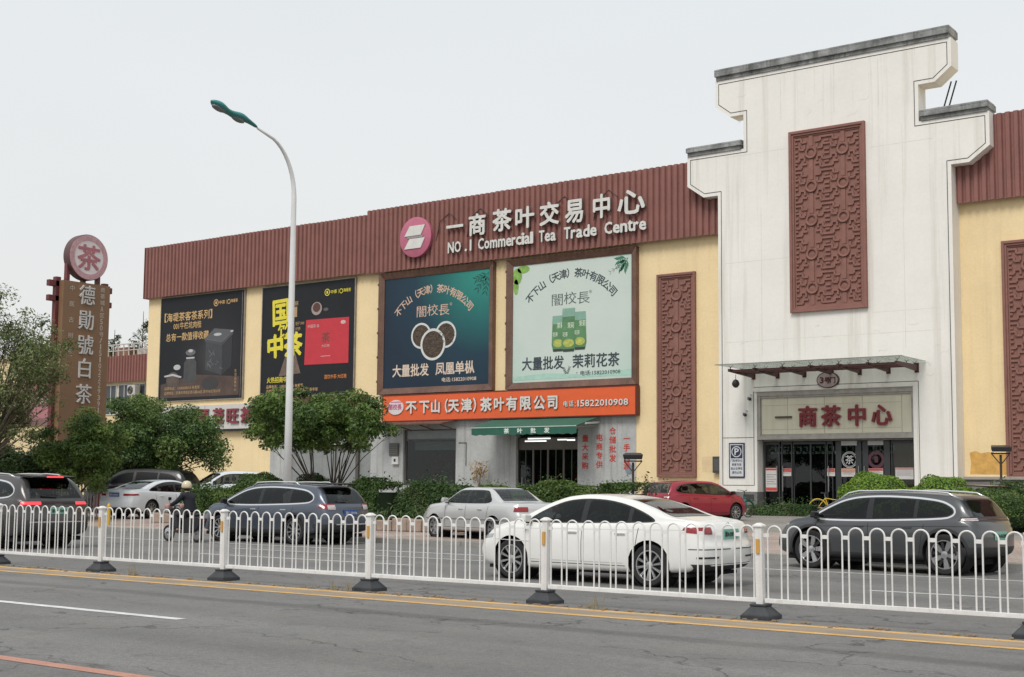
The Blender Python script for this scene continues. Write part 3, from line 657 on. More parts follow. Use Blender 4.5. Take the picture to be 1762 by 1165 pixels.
# steel prop between the tower's upper and lower shoulder
pr = thing('steel_prop', 'thin black steel prop bracing the tower under its upper right shoulder', 'brace', (-18.3, YT+.9, 16.9))
for dx in (0, .22): MB().tube([(dx, 0, -.05), (dx+.42, .35, 1.75)], .035, 8).build('strut', mat('black_steel', (.02, .02, .022), .5), pr)
MB().tube([(-.25, 0, .1), (.45, 0, .1)], .03, 8).build('strut', mat('black_steel', 0), pr)
# ================================================================ BILLBOARDS (each its own thing, fixed to the wall)
def gradmat(name, stops, centre, radius, rough=.5, var=.05):
    """printed radial gradient in the poster's own local coordinates"""
    m, nt, b, N, L = nmat(name); b.inputs['Roughness'].default_value = rough; b.inputs['Specular IOR Level'].default_value = .28
    tc = N('ShaderNodeTexCoord'); v = N('ShaderNodeVectorMath'); v.operation = 'DISTANCE'; L(tc.outputs['Object'], v.inputs[0]); v.inputs[1].default_value = (centre[0], 0, centre[1])
    mr = N('ShaderNodeMapRange'); mr.inputs[2].default_value = radius; L(v.outputs['Value'], mr.inputs[0])
    rp = N('ShaderNodeValToRGB'); L(mr.outputs[0], rp.inputs[0]); e = rp.color_ramp.elements
    e[0].color = (*stops[0][1], 1); e[0].position = stops[0][0]; e[1].color = (*stops[-1][1], 1); e[1].position = stops[-1][0]
    for p, c in stops[1:-1]: k = e.new(p); k.color = (*c, 1)
    nz = N('ShaderNodeTexNoise'); nz.inputs['Scale'].default_value = .7; nz.inputs['Detail'].default_value = 4; L(tc.outputs['Object'], nz.inputs[0])
    m2 = N('ShaderNodeMapRange'); m2.inputs[3].default_value = 1-var*2; m2.inputs[4].default_value = 1+var*2; L(nz.outputs[0], m2.inputs[0])
    s = N('ShaderNodeVectorMath'); s.operation = 'SCALE'; L(rp.outputs[0], s.inputs[0]); L(m2.outputs[0], s.inputs['Scale']); L(s.outputs[0], b.inputs['Base Color']); return m
def ell(cx, cz, rx, rz, n=28, a0=0, a1=2*PI): return [(cx+rx*math.cos(a0+(a1-a0)*k/n), cz+rz*math.sin(a0+(a1-a0)*k/n)) for k in range(n)]
def flat(poly, y, m, parent, name='print', th=.004):
    mb = MB(); mb.prism(poly, y-th, y); return mb.build(name, m, parent)
def ringp(mb, cx, cz, r0, r1, y, n=36, th=.006):
    M = Matrix.Translation((cx, y, cz)) @ Matrix.Rotation(PI/2, 4, 'X'); mb.lathe([(r1, 0), (r1, th), (r0, th), (r0, 0)], n, M, cap=False)
m_pblk = mat('poster_black', (.016, .017, .020), .5, var=.2, scale=.6, spec=.25); m_gold = mat('print_gold', (.62, .40, .17), .5); m_ygl = mat('print_yellow', (.72, .62, .05), .5, var=.12)
m_gold2 = mat('print_dim_gold', (.42, .28, .13), .5)
def logo_strip(P, x, z, s, m, y):
    mb = MB(); ringp(mb, x, z, .20*s, .26*s, y); mb.box(x-.08*s, x+.08*s, y-.004, y, z-.1*s, z+.1*s)
    put_text(mb, '中茶', x+.36*s, z-.14*s, .62*s, .28*s, .02, 0, y=y-.004)
    mb.box(x+1.12*s, x+1.14*s, y-.004, y, z-.16*s, z+.16*s); ringp(mb, x+1.40*s, z, .13*s, .18*s, y)
    put_text(mb, '海堤茶', x+1.62*s, z-.10*s, .75*s, .26*s, .02, 0, y=y-.004); mb.build('lettering', m, P)
# --- 1: black poster, tea caddy
b1 = thing('billboard', 'leftmost black billboard with gold lettering and a dark tea caddy on wooden table', 'billboard', (-64.29, YW, 6.58), group='billboards on the yellow wall')
Wd, Hd = 7.66, 6.54
def uv(u, v): return -Wd/2+u*Wd, Hd*(1-v)
pan = MB().box(-Wd/2, Wd/2, -.10, 0, 0, Hd).build('panel', gradmat('poster_one', ((0, (.065, .060, .058)), (.45, (.024, .024, .027)), (1, (.012, .013, .016))), (1.2, 2.6), 3.6), b1)
fr1 = MB(); fr1.box(-Wd/2-.05, -Wd/2, -.13, 0, -.05, Hd+.05); fr1.box(Wd/2, Wd/2+.06, -.13, 0, -.05, Hd+.05); fr1.box(-Wd/2, Wd/2, -.13, 0, Hd, Hd+.05); fr1.box(-Wd/2, Wd/2, -.13, 0, -.05, 0)
fr1.box(Wd/2-.2, Wd/2-.17, -.105, -.10, .1, Hd-.1)
fr1.build('frame', mat('thin_alu', (.30, .27, .23), .5, metal=.3, var=.3), b1)
y = -.104
x, z = uv(.67, .095); logo_strip(b1, x, z, .82, m_gold, y)
mb = MB(); x, z = uv(.045, .235); put_text(mb, '【海堤茶客茶系列】', x, z, 4.45, .56, .018, 0, y=y)
x, z = uv(.16, .315); put_text(mb, '001牛栏坑肉桂', x, z, 2.6, .45, .012, 0, y=y); x, z = uv(.07, .425); put_text(mb, '总有一款值得收藏', x, z, 4.0, .50, .016, 0, y=y)
mb.build('lettering', m_gold, b1)
mb = MB(); x, z = uv(.07, .895); put_text(mb, '品牌电话：13502035010 朱爱军', x, z, 3.3, .2, .01, 0, y=y); x, z = uv(.07, .94); put_text(mb, '品牌地址：天津市津南区南马路A8区 新半球石沟25号', x, z, 5.2, .2, .01, 0, y=y)
for i, ch in enumerate('生活品鉴中心'): put_text(mb, ch, uv(.905, 0)[0], uv(0, .73+.035*i)[1]-.2, .22, .2, .01, 0, y=y)
mb.build('small_print', m_gold2, b1)
flat([uv(.02, .97), uv(.96, .97), uv(.96, .80), uv(.45, .76), uv(.02, .84)], y+.002, mat('print_table', (.075, .045, .035), .4, var=.4, scale=1.2), b1, th=.003)
flat([uv(.56, .72), uv(.755, .78), uv(.755, .50), uv(.56, .455)], y, mat('print_caddy_front', (.045, .047, .052), .4, var=.2), b1)
flat([uv(.755, .78), uv(.87, .70), uv(.87, .42), uv(.755, .50)], y, mat('print_caddy_side', (.022, .023, .026), .4), b1)
flat([uv(.545, .425), uv(.75, .465), uv(.885, .365), uv(.66, .335)], y-.003, mat('print_caddy_top', (.09, .092, .1), .4), b1)
flat([uv(.55, .455), uv(.755, .50), uv(.755, .465), uv(.545, .425)], y-.003, mat('print_caddy_lid', (.06, .06, .066), .4), b1)
flat([uv(.755, .50), uv(.88, .405), uv(.885, .365), uv(.75, .465)], y-.003, mat('print_caddy_lid', 0), b1)
m_hl = mat('print_highlight', (.45, .45, .46), .5)
flat(ell(*uv(.70, .395), .36, .09), y-.008, m_hl, b1); flat(ell(*uv(.865, .375), .14, .05), y-.008, m_hl, b1)
mb = MB(); mb.bar((*uv(.545, .428)[:1], y-.008, uv(0, .428)[1]), (uv(.75, 0)[0], y-.008, uv(0, .468)[1]), .03, .004, up=(0, 1, 0)); mb.bar((uv(.75, 0)[0], y-.008, uv(0, .468)[1]), (uv(.885, 0)[0], y-.008, uv(0, .368)[1]), .03, .004, up=(0, 1, 0))
for i in range(16):
    a, b_ = uv(.585+.15*random.random(), .56+.15*random.random()); mb.bar((a, y-.006, b_), (a+random.uniform(-.3, .3), y-.006, b_+random.uniform(-.1, .35)), .03, .004, up=(0, 1, 0))
mb.build('print', mat('print_line', (.16, .16, .165), .5), b1)
m_jar = mat('print_jar', (.05, .05, .052), .3, var=.4, scale=2)
flat([uv(.30, .83), uv(.46, .83), uv(.455, .64), uv(.42, .60), uv(.34, .60), uv(.305, .64)], y, m_jar, b1); flat(ell(*uv(.38, .545), .46, .2), y, mat('print_grey', (.12, .12, .125), .4), b1)
flat(ell(*uv(.38, .53), .22, .10), y-.004, m_hl, b1); flat([uv(.33, .605), uv(.43, .605), uv(.43, .59), uv(.33, .59)], y-.004, m_hl, b1)
flat(ell(*uv(.17, .80), .62, .50), y-.001, mat('print_cup', (.085, .062, .05), .4, var=.5, scale=3), b1); flat([uv(.06, .755), uv(.17, .74), uv(.28, .77), uv(.27, .785), uv(.17, .76), uv(.07, .77)], y-.008, m_hl, b1)
flat(ell(*uv(.22, .68), .33, .17), y-.008, m_hl, b1); flat(ell(*uv(.625, .85), .78, .42), y-.002, mat('print_plate', (.035, .033, .033), .4), b1)

# --- 2: black poster, red box
b2 = thing('billboard', 'black billboard with yellow brush characters and a red tea box behind the lamp post', 'billboard', (-55.15, YW, 6.56), group='billboards on the yellow wall')
Wd, Hd = 7.44, 6.5
pan = MB().box(-Wd/2, Wd/2, -.10, 0, 0, Hd).build('panel', m_pblk, b2)
fr1 = MB(); fr1.box(-Wd/2-.05, -Wd/2, -.13, 0, -.05, Hd+.05); fr1.box(Wd/2, Wd/2+.06, -.13, 0, -.05, Hd+.05); fr1.box(-Wd/2, Wd/2, -.13, 0, Hd, Hd+.05); fr1.box(-Wd/2, Wd/2, -.13, 0, -.05, 0); fr1.build('frame', mat('thin_alu', 0), b2)
x, z = uv(.71, .10); logo_strip(b2, x, z, .78, m_ygl, y)
mb = MB()
def brush(ch, u0, v0, u1, v1, rot=0, b=.05): x0_, z1_ = uv(u0, v0); x1_, z0_ = uv(u1, v1); put_text(mb, ch, x0_, z0_, x1_-x0_, z1_-z0_, b, 0, y=y-.004, rot=rot)
brush('国', .11, .11, .315, .37, .05); brush('饮', .18, .335, .36, .48, .03, .03); brush('中', .06, .44, .26, .66, .06, .07); brush('茶', .25, .43, .46, .66, .04, .06)
mb.build('lettering', m_ygl, b2)
mb = MB(); brush('中国茶', .345, .15, .40, .19); x, z = uv(.375, .37); put_text(mb, '始于1949', x, z, .7, .22, .02, 0, y=y); put_text(mb, '好茶', x, z-.3, .4, .2, .02, 0, y=y); mb.box(x-.28, x+.1, y-.004, y, z+.5, z+1.1); mb.build('small_print', m_gold2, b2)
flat([uv(.20, .82), uv(.44, .80), uv(.38, .62), uv(.27, .64)], y, mat('print_teabag', (.16, .11, .085), .5, var=.3), b2)
flat([uv(.48, .73), uv(.945, .735), uv(.945, .335), uv(.49, .33)], y-.004, mat('print_red_box', (.52, .030, .045), .45, var=.08), b2)
mb = MB(); x, z = uv(.51, .405); put_text(mb, '中国茶 ◎', x, z, .9, .2, .02, 0, y=y-.009); mb.prism(ell(*uv(.885, .375), .20, .11), y-.012, y-.008)
x, z = uv(.665, .575); put_text(mb, '大红袍', x-.02, z-.06, .62, .16, .02, 0, y=y-.009); x, z = uv(.655, .665); mb.box(x, x+.75, y-.009, y-.008, z, z+.035); mb.build('print', mat('print_pinkwhite', (.60, .38, .36), .5), b2)
mb = MB(); x, z = uv(.66, .545); put_text(mb, '茶', x, z, .66, .62, .03, 0, y=y-.009); mb.build('print', mat('print_dark_gold', (.20, .05, .04), .5), b2)
for uu, vv in ((.6, .2), (.7, .4)): pass
flat(ell(*uv(.60, .235), .42, .38), y, mat('print_cup_rim', (.34, .27, .25), .5), b2); flat(ell(*uv(.60, .225), .30, .27), y-.004, mat('print_tea', (.09, .035, .025), .4), b2); flat(ell(*uv(.70, .25), .2, .10), y-.004, mat('print_grey2', (.10, .085, .085), .5), b2)
mb = MB(); x, z = uv(.07, .875); put_text(mb, '火热招商中', x, z, 1.65, .34, .03, 0, y=y); mb.build('lettering', m_ygl, b2)
mb = MB(); x, z = uv(.065, .925); put_text(mb, '品牌电话：13502035010 朱爱军', x, z, 3.0, .2, .01, 0, y=y); x, z = uv(.065, .965); put_text(mb, '品牌地址：天津市津南区南马路A8区 新半球', x, z, 4.2, .2, .01, 0, y=y); mb.build('small_print', m_gold, b2)
mb = MB(); x, z = uv(.70, .865); put_text(mb, '国饮中茶·大红袍', x, z, 1.7, .24, .02, 0, y=y); mb.build('lettering', mat('print_orange', (.65, .22, .05), .5), b2)

# --- 3, 4: framed billboards
def framed(name, label, x0, x1, z0, z1, panelmat):
    xc = (x0+x1)/2; W_, H_ = x1-x0, z1-z0
    T = thing('billboard', label, 'billboard', (xc, YW, z0), group='billboards on the yellow wall')
    f = MB(); a = W_/2; b = .34
    # sloping mitred mouldings
    def mo(p, q, r, s_): f.raw([(p[0], -.30, p[1]), (q[0], -.30, q[1]), (r[0], -.16, r[1]), (s_[0], -.16, s_[1]), (p[0], 0, p[1]), (q[0], 0, q[1]), (r[0], -.05, r[1]), (s_[0], -.05, s_[1])], [(0, 1, 2, 3), (0, 4, 5, 1), (3, 2, 6, 7), (1, 5, 6, 2), (0, 3, 7, 4)])
    O = [(-a, 0), (a, 0), (a, H_), (-a, H_)]; I = [(-a+b, b), (a-b, b), (a-b, H_-b), (-a+b, H_-b)]
    for k in range(4): mo(O[k], O[(k+1) % 4], I[(k+1) % 4], I[k])
    f.build('frame', m_brz, T, bevel=.012)
    MB().box(-a+b*.8, a-b*.8, -.12, 0, b*.8, H_-b*.8).build('panel', panelmat, T)
    for k in range(5):     # small fixing lugs on the frame edge
        zz = H_*(.1+.2*k)
        for sx_ in (-1, 1): MB().box(sx_*a-.03, sx_*a+.03, -.33, -.27, zz, zz+.12).build('lug', m_brz, T)
    return T, a-b, b, H_-b
def arc_text(P, s_, m, xc, zc, Rr, a0, a1, w, h, y, bold=.02):
    mb = MB(); n = len(s_)
    for i, ch in enumerate(s_):
        a = a0+(a1-a0)*i/(n-1); px_, pz_ = xc+Rr*math.sin(a), zc+Rr*math.cos(a)
        M = Matrix.Translation((px_, y, pz_)) @ Matrix.Rotation(a, 4, 'Y') @ Matrix(((1, 0, 0, 0), (0, 0, -1, 0), (0, 1, 0, 0), (0, 0, 0, 1)))
        v, f = glyph(ch, 0, 0); b = bold*.62
        for j, (dx, dz) in enumerate(((0, 0), (b, .5*b), (-b, -.5*b), (.4*b, -b), (-.4*b, b))): mb.raw([((p[0]-.5+dx)*w, (p[1]-.38+dz)*h, .0013*j) for p in v], f, M)
    mb.build('lettering', m, P)
NM = '不下山（天津）茶叶有限公司'
T3, a3, zb3, zt3 = framed('b3', 'dark teal bronze-framed billboard showing three bowls of tea leaves', -49.50, -41.57, 6.38, 13.08, gradmat('poster_teal', ((0, (.035, .30, .24)), (.42, (.018, .12, .12)), (.65, (.016, .045, .07)), (1, (.014, .028, .048))), (3.2, 6.6), 7.2, .35))
m_pe = mat('print_peach', (.62, .42, .32), .5); y = -.124
w3 = 2*a3; h3 = zt3-zb3
def uw(u, v): return -a3+u*w3, zt3-v*h3
cx3, cz3 = uw(.48, .125)
arc_text(T3, NM, m_pe, cx3, cz3-3.35, 3.35, -.83, .83, .50, .50, y, .028)
mb = MB(); x, z = uw(.31, .375); 
for i, ch in enumerate('闇校長'): put_text(mb, ch, x+i*.78, z+(.03 if i == 1 else 0), .80, .66, .0, 0, y=y)
x, z = uw(.635, .29); put_text(mb, '®', x, z, .16, .16, .0, 0, y=y); mb.build('lettering', m_pe, T3)
m_leafp = mat('print_tea_leaves', (.055, .038, .026), .7, var=.7, scale=5, stretch=(1, 1, 3), fine=.5)
for i, (u, v, r) in enumerate(((.365, .54, .70), (.60, .545, .72), (.48, .625, .86))):
    cx_, cz_ = uw(u, v); yy = y-.006*i
    flat(ell(cx_, cz_, r, r, 40), yy, mat('print_bowl', (.62, .62, .60), .4), T3); flat(ell(cx_, cz_, r*.84, r*.84, 40), yy-.004, m_leafp, T3)
    mb = MB()
    for k in range(60):
        a = random.random()*6.28; q = math.sqrt(random.random())*r*.74; p0 = (cx_+q*math.cos(a), yy-.009, cz_+q*math.sin(a)); b_ = random.gauss(0, .5)
        mb.bar(p0, (p0[0]+.16*math.cos(b_), p0[1], p0[2]+.16*math.sin(b_)), .03, .002, up=(0, 1, 0))
    mb.build('print', mat('print_leaf_light', (.13, .09, .06), .7), T3)
mb = MB(); x, z = uw(.09, .90); put_text(mb, '大量批发', x, z, 2.55, .66, .035, 0, y=y); x, z = uw(.51, .90); put_text(mb, '凤凰单枞', x, z, 2.6, .66, .035, 0, y=y); x, z = uw(.57, .965); put_text(mb, '电话:15822010908', x, z, 2.3, .24, .02, 0, y=y); mb.build('lettering', mat('print_cream', (.66, .53, .43), .5), T3)
def sprig(P, x, z, dirs, m, y, ls=.3):
    mb = MB()
    for a, L_ in dirs:
        p = [(x, z)]; mb.bar((x, y, z), (x+L_*math.cos(a), y, z+L_*math.sin(a)), .015, .003, up=(0, 1, 0))
        for k in range(1, 5):
            q = k/4*L_
            for s_ in (-1, 1):
                b_ = a+s_*.6; bx, bz = x+q*math.cos(a), z+q*math.sin(a); ex, ez = bx+ls*math.cos(b_), bz+ls*math.sin(b_); nx, nz_ = -math.sin(b_)*ls*.13, math.cos(b_)*ls*.13
                mb.prism([(bx, bz), ((bx+ex)/2-nx, (bz+ez)/2-nz_), (ex, ez), ((bx+ex)/2+nx, (bz+ez)/2+nz_)], y-.003, y)
    mb.build('print', m, P)
x, z = uw(.99, .03); sprig(T3, x, z, ((3.5, .8), (4.0, 1.0), (4.5, .95)), mat('print_dark_leaf', (.012, .09, .075), .5), y, .34)
T4, a3, zb3, zt3 = framed('b4', 'pale green bronze-framed billboard showing three green tea pouches', -40.72, -32.96, 6.36, 13.05, gradmat('poster_pale', ((0, (.56, .63, .57)), (.6, (.56, .63, .58)), (1, (.46, .60, .53))), (0, 4), 5.2, .35, .03))
w3 = 2*a3; h3 = zt3-zb3; m_ink = mat('print_ink', (.045, .06, .075), .5)
cx3, cz3 = uw(.50, .105)
arc_text(T4, NM, m_ink, cx3, cz3-3.35, 3.35, -.83, .83, .50, .50, y, .028)
mb = MB(); x, z = uw(.33, .375)
for i, ch in enumerate('闇校長'): put_text(mb, ch, x+i*.78, z+(.03 if i == 1 else 0), .80, .66, .0, 0, y=y)
x, z = uw(.655, .29); put_text(mb, '®', x, z, .16, .16, .0, 0, y=y); mb.build('lettering', mat('print_greyink', (.10, .12, .12), .5), T4)
for u0, u1, v0, v1, k in ((.345, .445, .455, .755, 0), (.53, .63, .435, .75, 1), (.43, .54, .40, .76, 2)):
    x0_, zb_ = uw(u0, v1); x1_, zt_ = uw(u1, v0); yy = y-.005*k; s_ = (x1_-x0_)
    flat([(x0_+.06, zb_), (x1_-.06, zb_), (x1_+.03, zb_+.35), (x1_-.03, zt_), (x0_+.03, zt_), (x0_-.03, zb_+.35)], yy, mat('print_pouch', (.10, .23, .105), .4, var=.3, scale=2), T4)
    flat([(x0_+.0, zt_-.42), (x1_, zt_-.42), (x1_-.03, zt_), (x0_+.03, zt_)], yy-.004, mat('print_pouch_top', (.22, .38, .30), .4), T4)
    flat(ell((x0_+x1_)/2, zb_+.42, s_*.42, .2), yy-.004, mat('print_pouch_gold', (.42, .46, .10), .4, var=.4, scale=6), T4)
    flat([(x0_+.08, zb_), (x1_-.08, zb_), (x1_-.04, zb_+.13), (x0_+.04, zb_+.13)], yy-.004, mat('print_pouch_foot', (.035, .05, .035), .4), T4)
    mb = MB(); put_text(mb, '茉莉', (x0_+x1_)/2-.05, zb_+1.15, .38, .3, .03, 0, y=yy-.006); put_text(mb, '花茶', x0_+.04, zb_+.75, .3, .22, .03, 0, y=yy-.006); mb.build('print', mat('print_pale', (.62, .72, .55), .5), T4)
mb = MB(); x, z = uw(.085, .90); put_text(mb, '大量批发', x, z, 2.55, .66, .035, 0, y=y); x, z = uw(.52, .90); put_text(mb, '茉莉花茶', x, z, 2.7, .66, .035, 0, y=y); x, z = uw(.585, .965); put_text(mb, '电话:15822010908', x, z, 2.3, .24, .02, 0, y=y)
x, z = uw(.555, .945); mb.prism(ell(x, z+.03, .03, .03, 8), y-.003, y); mb.build('lettering', m_ink, T4)
x, z = uw(.47, .96); sprig(T4, x, z, ((1.2, .4), (2.0, .35)), mat('print_dark_leaf2', (.02, .06, .05), .5), y, .14)
x, z = uw(.97, .03); sprig(T4, x, z, ((3.3, .5), (3.9, .6), (4.3, .5)), mat('print_green_leaf', (.03, .17, .09), .5), y, .36)
x, z = uw(.95, .06); sprig(T4, x, z, ((3.6, .9),), mat('print_silver_leaf', (.40, .48, .44), .5), y-.004, .2)
x, z = uw(.0, .0); m_gl = mat('print_lush_leaf', (.22, .40, .08), .5, var=.5, scale=3)
for du, dv, rx, rz in ((.035, .09, .30, .42), (.09, .035, .38, .20), (.025, .18, .16, .40)): flat(ell(*uw(du, dv), rx, rz), y-.001, m_gl, T4)
flat([uw(.0, .98), uw(1, .98), uw(1, .93), uw(.6, .955), uw(.3, .93), uw(.0, .95)], y, mat('print_mist', (.38, .58, .49), .5), T4, th=.002)

# ================================================================ FASCIA SIGN
fs = thing('fascia_sign', 'large white raised characters and English letters with round pink emblem on the corrugated fascia', 'sign', (-39.9, YW-.55, 13.6))
m_lw = mat('letter_white', (.66, .65, .61), .5, var=.1, streak=.3, sc=(.3, .27, .24)); m_rim = mat('letter_rim', (.16, .14, .13), .5)
def raised(P, s_, x, z, w, h, bold=.045, depth=.13, y=0, mm=None):
    if s_ == '1': pass
    mb = MB(); put_text(mb, s_, 0, 0, w, h, bold, depth/2)
    o = mb.build('letter', [mm or m_lw, m_rim], P); o.location = (x, y, z)
    me = o.data; nn = np.zeros(len(me.polygons)*3, 'f'); me.polygons.foreach_get('normal', nn); nn = nn.reshape(-1, 3)
    me.polygons.foreach_set('material_index', (np.abs(nn[:, 1]) < .5).astype('i')); return o
ox, oz = -39.9, 13.6
for ch, x0, x1, z0, z1 in (('一', -44.5, -43.3, 14.55, 15.65), ('商', -43.0, -41.8, 14.45, 15.65), ('茶', -41.42, -40.15, 14.5, 15.72), ('叶', -40.0, -38.72, 14.5, 15.68), ('交', -38.45, -37.2, 14.5, 15.72), ('易', -36.9, -35.7, 14.45, 15.72), ('中', -35.3, -34.15, 14.5, 15.75), ('心', -33.85, -32.25, 14.5, 15.8)):
    raised(fs, ch, x0-ox, z0-oz, x1-x0, z1-z0)
for wd, x0, x1 in (('NO', -44.38, -43.45), ('.', -43.2, -43.08), ('1', -42.93, -42.72), ('Commercial', -42.35, -38.82), ('Tea', -38.47, -37.42), ('Trade', -36.96, -35.0), ('Centre', -34.58, -32.2)):
    n = len(wd); ws = {'1': .6, 'm': 1.45, 'C': 1.15, 'T': 1.05, 'i': .5, 'l': .5, 'r': .75, '.': .5, 'N': 1.15, 'O': 1.2, 't': .75}; tot = sum(ws.get(c, 1) for c in wd); x = x0
    for c in wd:
        w = (x1-x0)*ws.get(c, 1)/tot; hh = {'o': .40, 'm': .40, 'e': .40, 'r': .40, 'c': .40, 'a': .40, 'n': .40, '.': .1}.get(c, .56); hh = .52 if c == 't' else hh
        raised(fs, c, x+w*.08-ox, 13.72-oz, w*.84, hh, .05, .10); x += w
em = MB(); M = Matrix.Translation((-46.58-ox, 0, 14.80-oz)) @ Matrix.Rotation(PI/2, 4, 'X'); em.lathe([(1.08, -.12), (1.10, .10), (1.06, .12)], 40, M); em = em.build('emblem', mat('emblem_pink', (.47, .13, .20), .45, var=.1), fs, smooth='auto')
for za, zb_ in ((.08, .62), (-.62, -.08)):
    xo, zo = -46.58-ox, 14.80-oz
    MB().prism([(xo-.72, zo+za), (xo+.42, zo+za), (xo+.72, zo+zb_), (xo-.36, zo+zb_)], -.17, -.12).build('stripe', m_lw, em)
MB().prism([(-46.58-ox-.55, 14.80-oz-.055), (-46.58-ox+.55, 14.8-oz-.055), (-46.58-ox+.58, 14.8-oz+.055), (-46.58-ox-.52, 14.8-oz+.055)], -.16, -.12).build('stripe', mat('stripe_grey', (.30, .27, .27), .5), em)
for x in (-45.3, -43.2, -37.9, -35.3):       # cables behind the letters
    MB().tube([(x-ox, .12, .9), (x+.3-ox, .05, 1.9), (x+.9-ox, .10, 2.3), (x+1.4-ox, .12, 1.9)], .02, 5).build('cable', m_dark, fs)

# ================================================================ ORANGE SHOP SIGN
osn = thing('shop_sign', 'long orange shop sign with white raised characters and a phone number', 'sign', (-40.96, YW-.35, 4.93))
m_or = mat('sign_orange', (.72, .115, .030), .42, var=.06); m_or_e = mat('sign_edge_dark', (.12, .02, .012), .5)
MB().box(-8.0, 8.0, 0, .3, 0, 1.35).build('panel', m_or, osn); e = MB()
for a in ((-8.05, 8.05, -.02, .3, 1.35, 1.40), (-8.05, 8.05, -.02, .3, -.06, 0), (8.0, 8.07, -.02, .3, 0, 1.35), (-8.07, -8.0, -.02, .3, 0, 1.35)): e.box(*a)
e.build('edge', m_or_e, osn)
ox = -40.96
for ch, x0, x1 in (('不', -47.3, -46.5), ('下', -46.35, -45.6), ('山', -45.55, -44.85), ('（', -45.0, -44.35), ('天', -44.36, -43.6), ('津', -43.5, -42.74), ('）', -42.7, -42.05), ('茶', -42.23, -41.46), ('叶', -41.36, -40.66), ('有', -40.57, -39.83), ('限', -39.72, -39.0), ('公', -38.86, -38.14), ('司', -38.04, -37.34)):
    raised(osn, ch, x0-ox, 5.27-4.93, x1-x0, .74, .05, .06, y=-.04)
x = -37.1
for c in '电话:15822010908':
    w = .34 if ord(c) > 255 else (.14 if c == ':' else .20 if c == '1' else .285)
    raised(osn, c, x-ox+.02, 5.38-4.93, w-.045, .30 if c != ':' else .2, .03, .04, y=-.03); x += w
lg = MB(); lg.prism(ell(-48.02-ox, .72, .56, .40), -.05, 0); lg.build('logo_disc', mat('logo_white', (.66, .6, .6), .5), osn)
mb = MB(); put_text(mb, '闇校長', -48.5-ox, .60, .92, .30, .02, .004, y=-.055); mb.box(-48.35-ox, -47.6-ox, -.056, -.05, .98, 1.03); mb.build('logo_print', mat('logo_pink', (.50, .12, .25), .5), osn)
rc = thing('rusty_canopy', 'low rusty sheet canopy under the left end of the orange sign', 'canopy', (-46.4, YW-.03, 4.55))
MB().raw([(-2.6, -1.3, .1), (2.4, -1.3, .1), (2.4, 0, .30), (-2.6, 0, .30), (-2.6, -1.3, .16), (2.4, -1.3, .16), (2.4, 0, .36), (-2.6, 0, .36)], [(3, 2, 1, 0), (4, 5, 6, 7), (0, 1, 5, 4), (1, 2, 6, 5), (2, 3, 7, 6), (3, 0, 4, 7)]).build('sheet', mat('rust', (.13, .065, .045), .8, var=.5, scale=3, fine=.3), rc)
for x in (-2.4, -.8, .8, 2.2): MB().bar((x, -1.25, .08), (x, 0, -.15), .05).build('bracket', mat('rust', 0), rc)
# ================================================================ GREEN AWNING
aw = thing('awning', 'green fabric awning with white characters over the tea shop door', 'awning', (-38.3, YW-.03, 4.0))
m_aw = mat('awning_green', (.022, .115, .078), .7, var=.14, scale=1.5, fine=.06)
mb = MB(); n = 24; vs = []; x0, x1 = -3.15, 3.15
for i in range(n+1):
    t = i/n; x = x0+(x1-x0)*t; s_ = .015*math.sin(t*PI*8)
    vs += [(x*1.02, 0, .88), (x, -1.05, .64+s_-.02), (x, -2.05, .36), (x, -2.07, .30), (x, -2.05, -.02+.03*math.cos(t*PI*26))]
fs_ = [(i*5+k, (i+1)*5+k, (i+1)*5+k+1, i*5+k+1) for i in range(n) for k in range(4)]
mb.raw(vs, fs_); A = mb.build('canopy', m_aw, aw); sol = A.modifiers.new('thick', 'SOLIDIFY'); sol.thickness = .02
mb = MB(); mb.bar((x0, -2.09, .35), (x1, -2.09, .35), .035); mb.build('front_bar', mat('awning_bar', (.55, .62, .58), .5), aw)
for sx_ in (-1, 1):
    MB().raw([(sx_*3.2, 0, .88), (sx_*3.14, -1.05, .62), (sx_*3.14, -2.05, .36), (sx_*3.14, -2.0, .0), (sx_*3.18, -.0, .5)], [(0, 1, 2, 3, 4)]).build('side_flap', m_aw, aw) if sx_ < 0 else None
    MB().bar((sx_*3.0, 0, .45), (sx_*3.05, -2.0, .30), .04).build('arm', mat('steel', 0), aw)
MB().bar((3.1, 0, .60), (3.15, -1.3, .50), .09).build('arm', mat('awning_bar', 0), aw)
mb = MB()
for ch, x in (('茶', -39.43), ('叶', -38.62), ('批', -37.82), ('发', -37.02)): put_text(mb, ch, x+38.3, .03, .33, .27, .05, .003, y=-2.085)
mb.build('lettering', mat('awning_ink', (.70, .76, .70), .6), aw)
m_tube = mat('lit_tube', (.9, .9, .9), .5, emit=(1, 1, .96), estr=1.0)
for i, (x0, x1, z, yy, lab) in enumerate(((-39.07, -37.72, 3.83, YW-.55, 'rear left lit tube light under the green awning'), (-39.13, -37.85, 3.70, YW-.72, 'front left lit tube light under the green awning'), (-37.28, -36.3, 3.76, YW-.55, 'lit tube light under the awning on its right'), (-36.55, -36.1, 3.72, YW-.8, 'short lit tube light at the right end under the awning'))):
    t = thing('tube_light', lab, 'lamp', (x0, yy, z), group='tube lights under the awning'); MB().tube([(0, 0, 0), (x1-x0, 0, 0)], .028, 8).build('tube', m_tube, t); MB().box(0, x1-x0, -.03, .03, .04, .09).build('fitting', mat('pale_grey', 0), t)
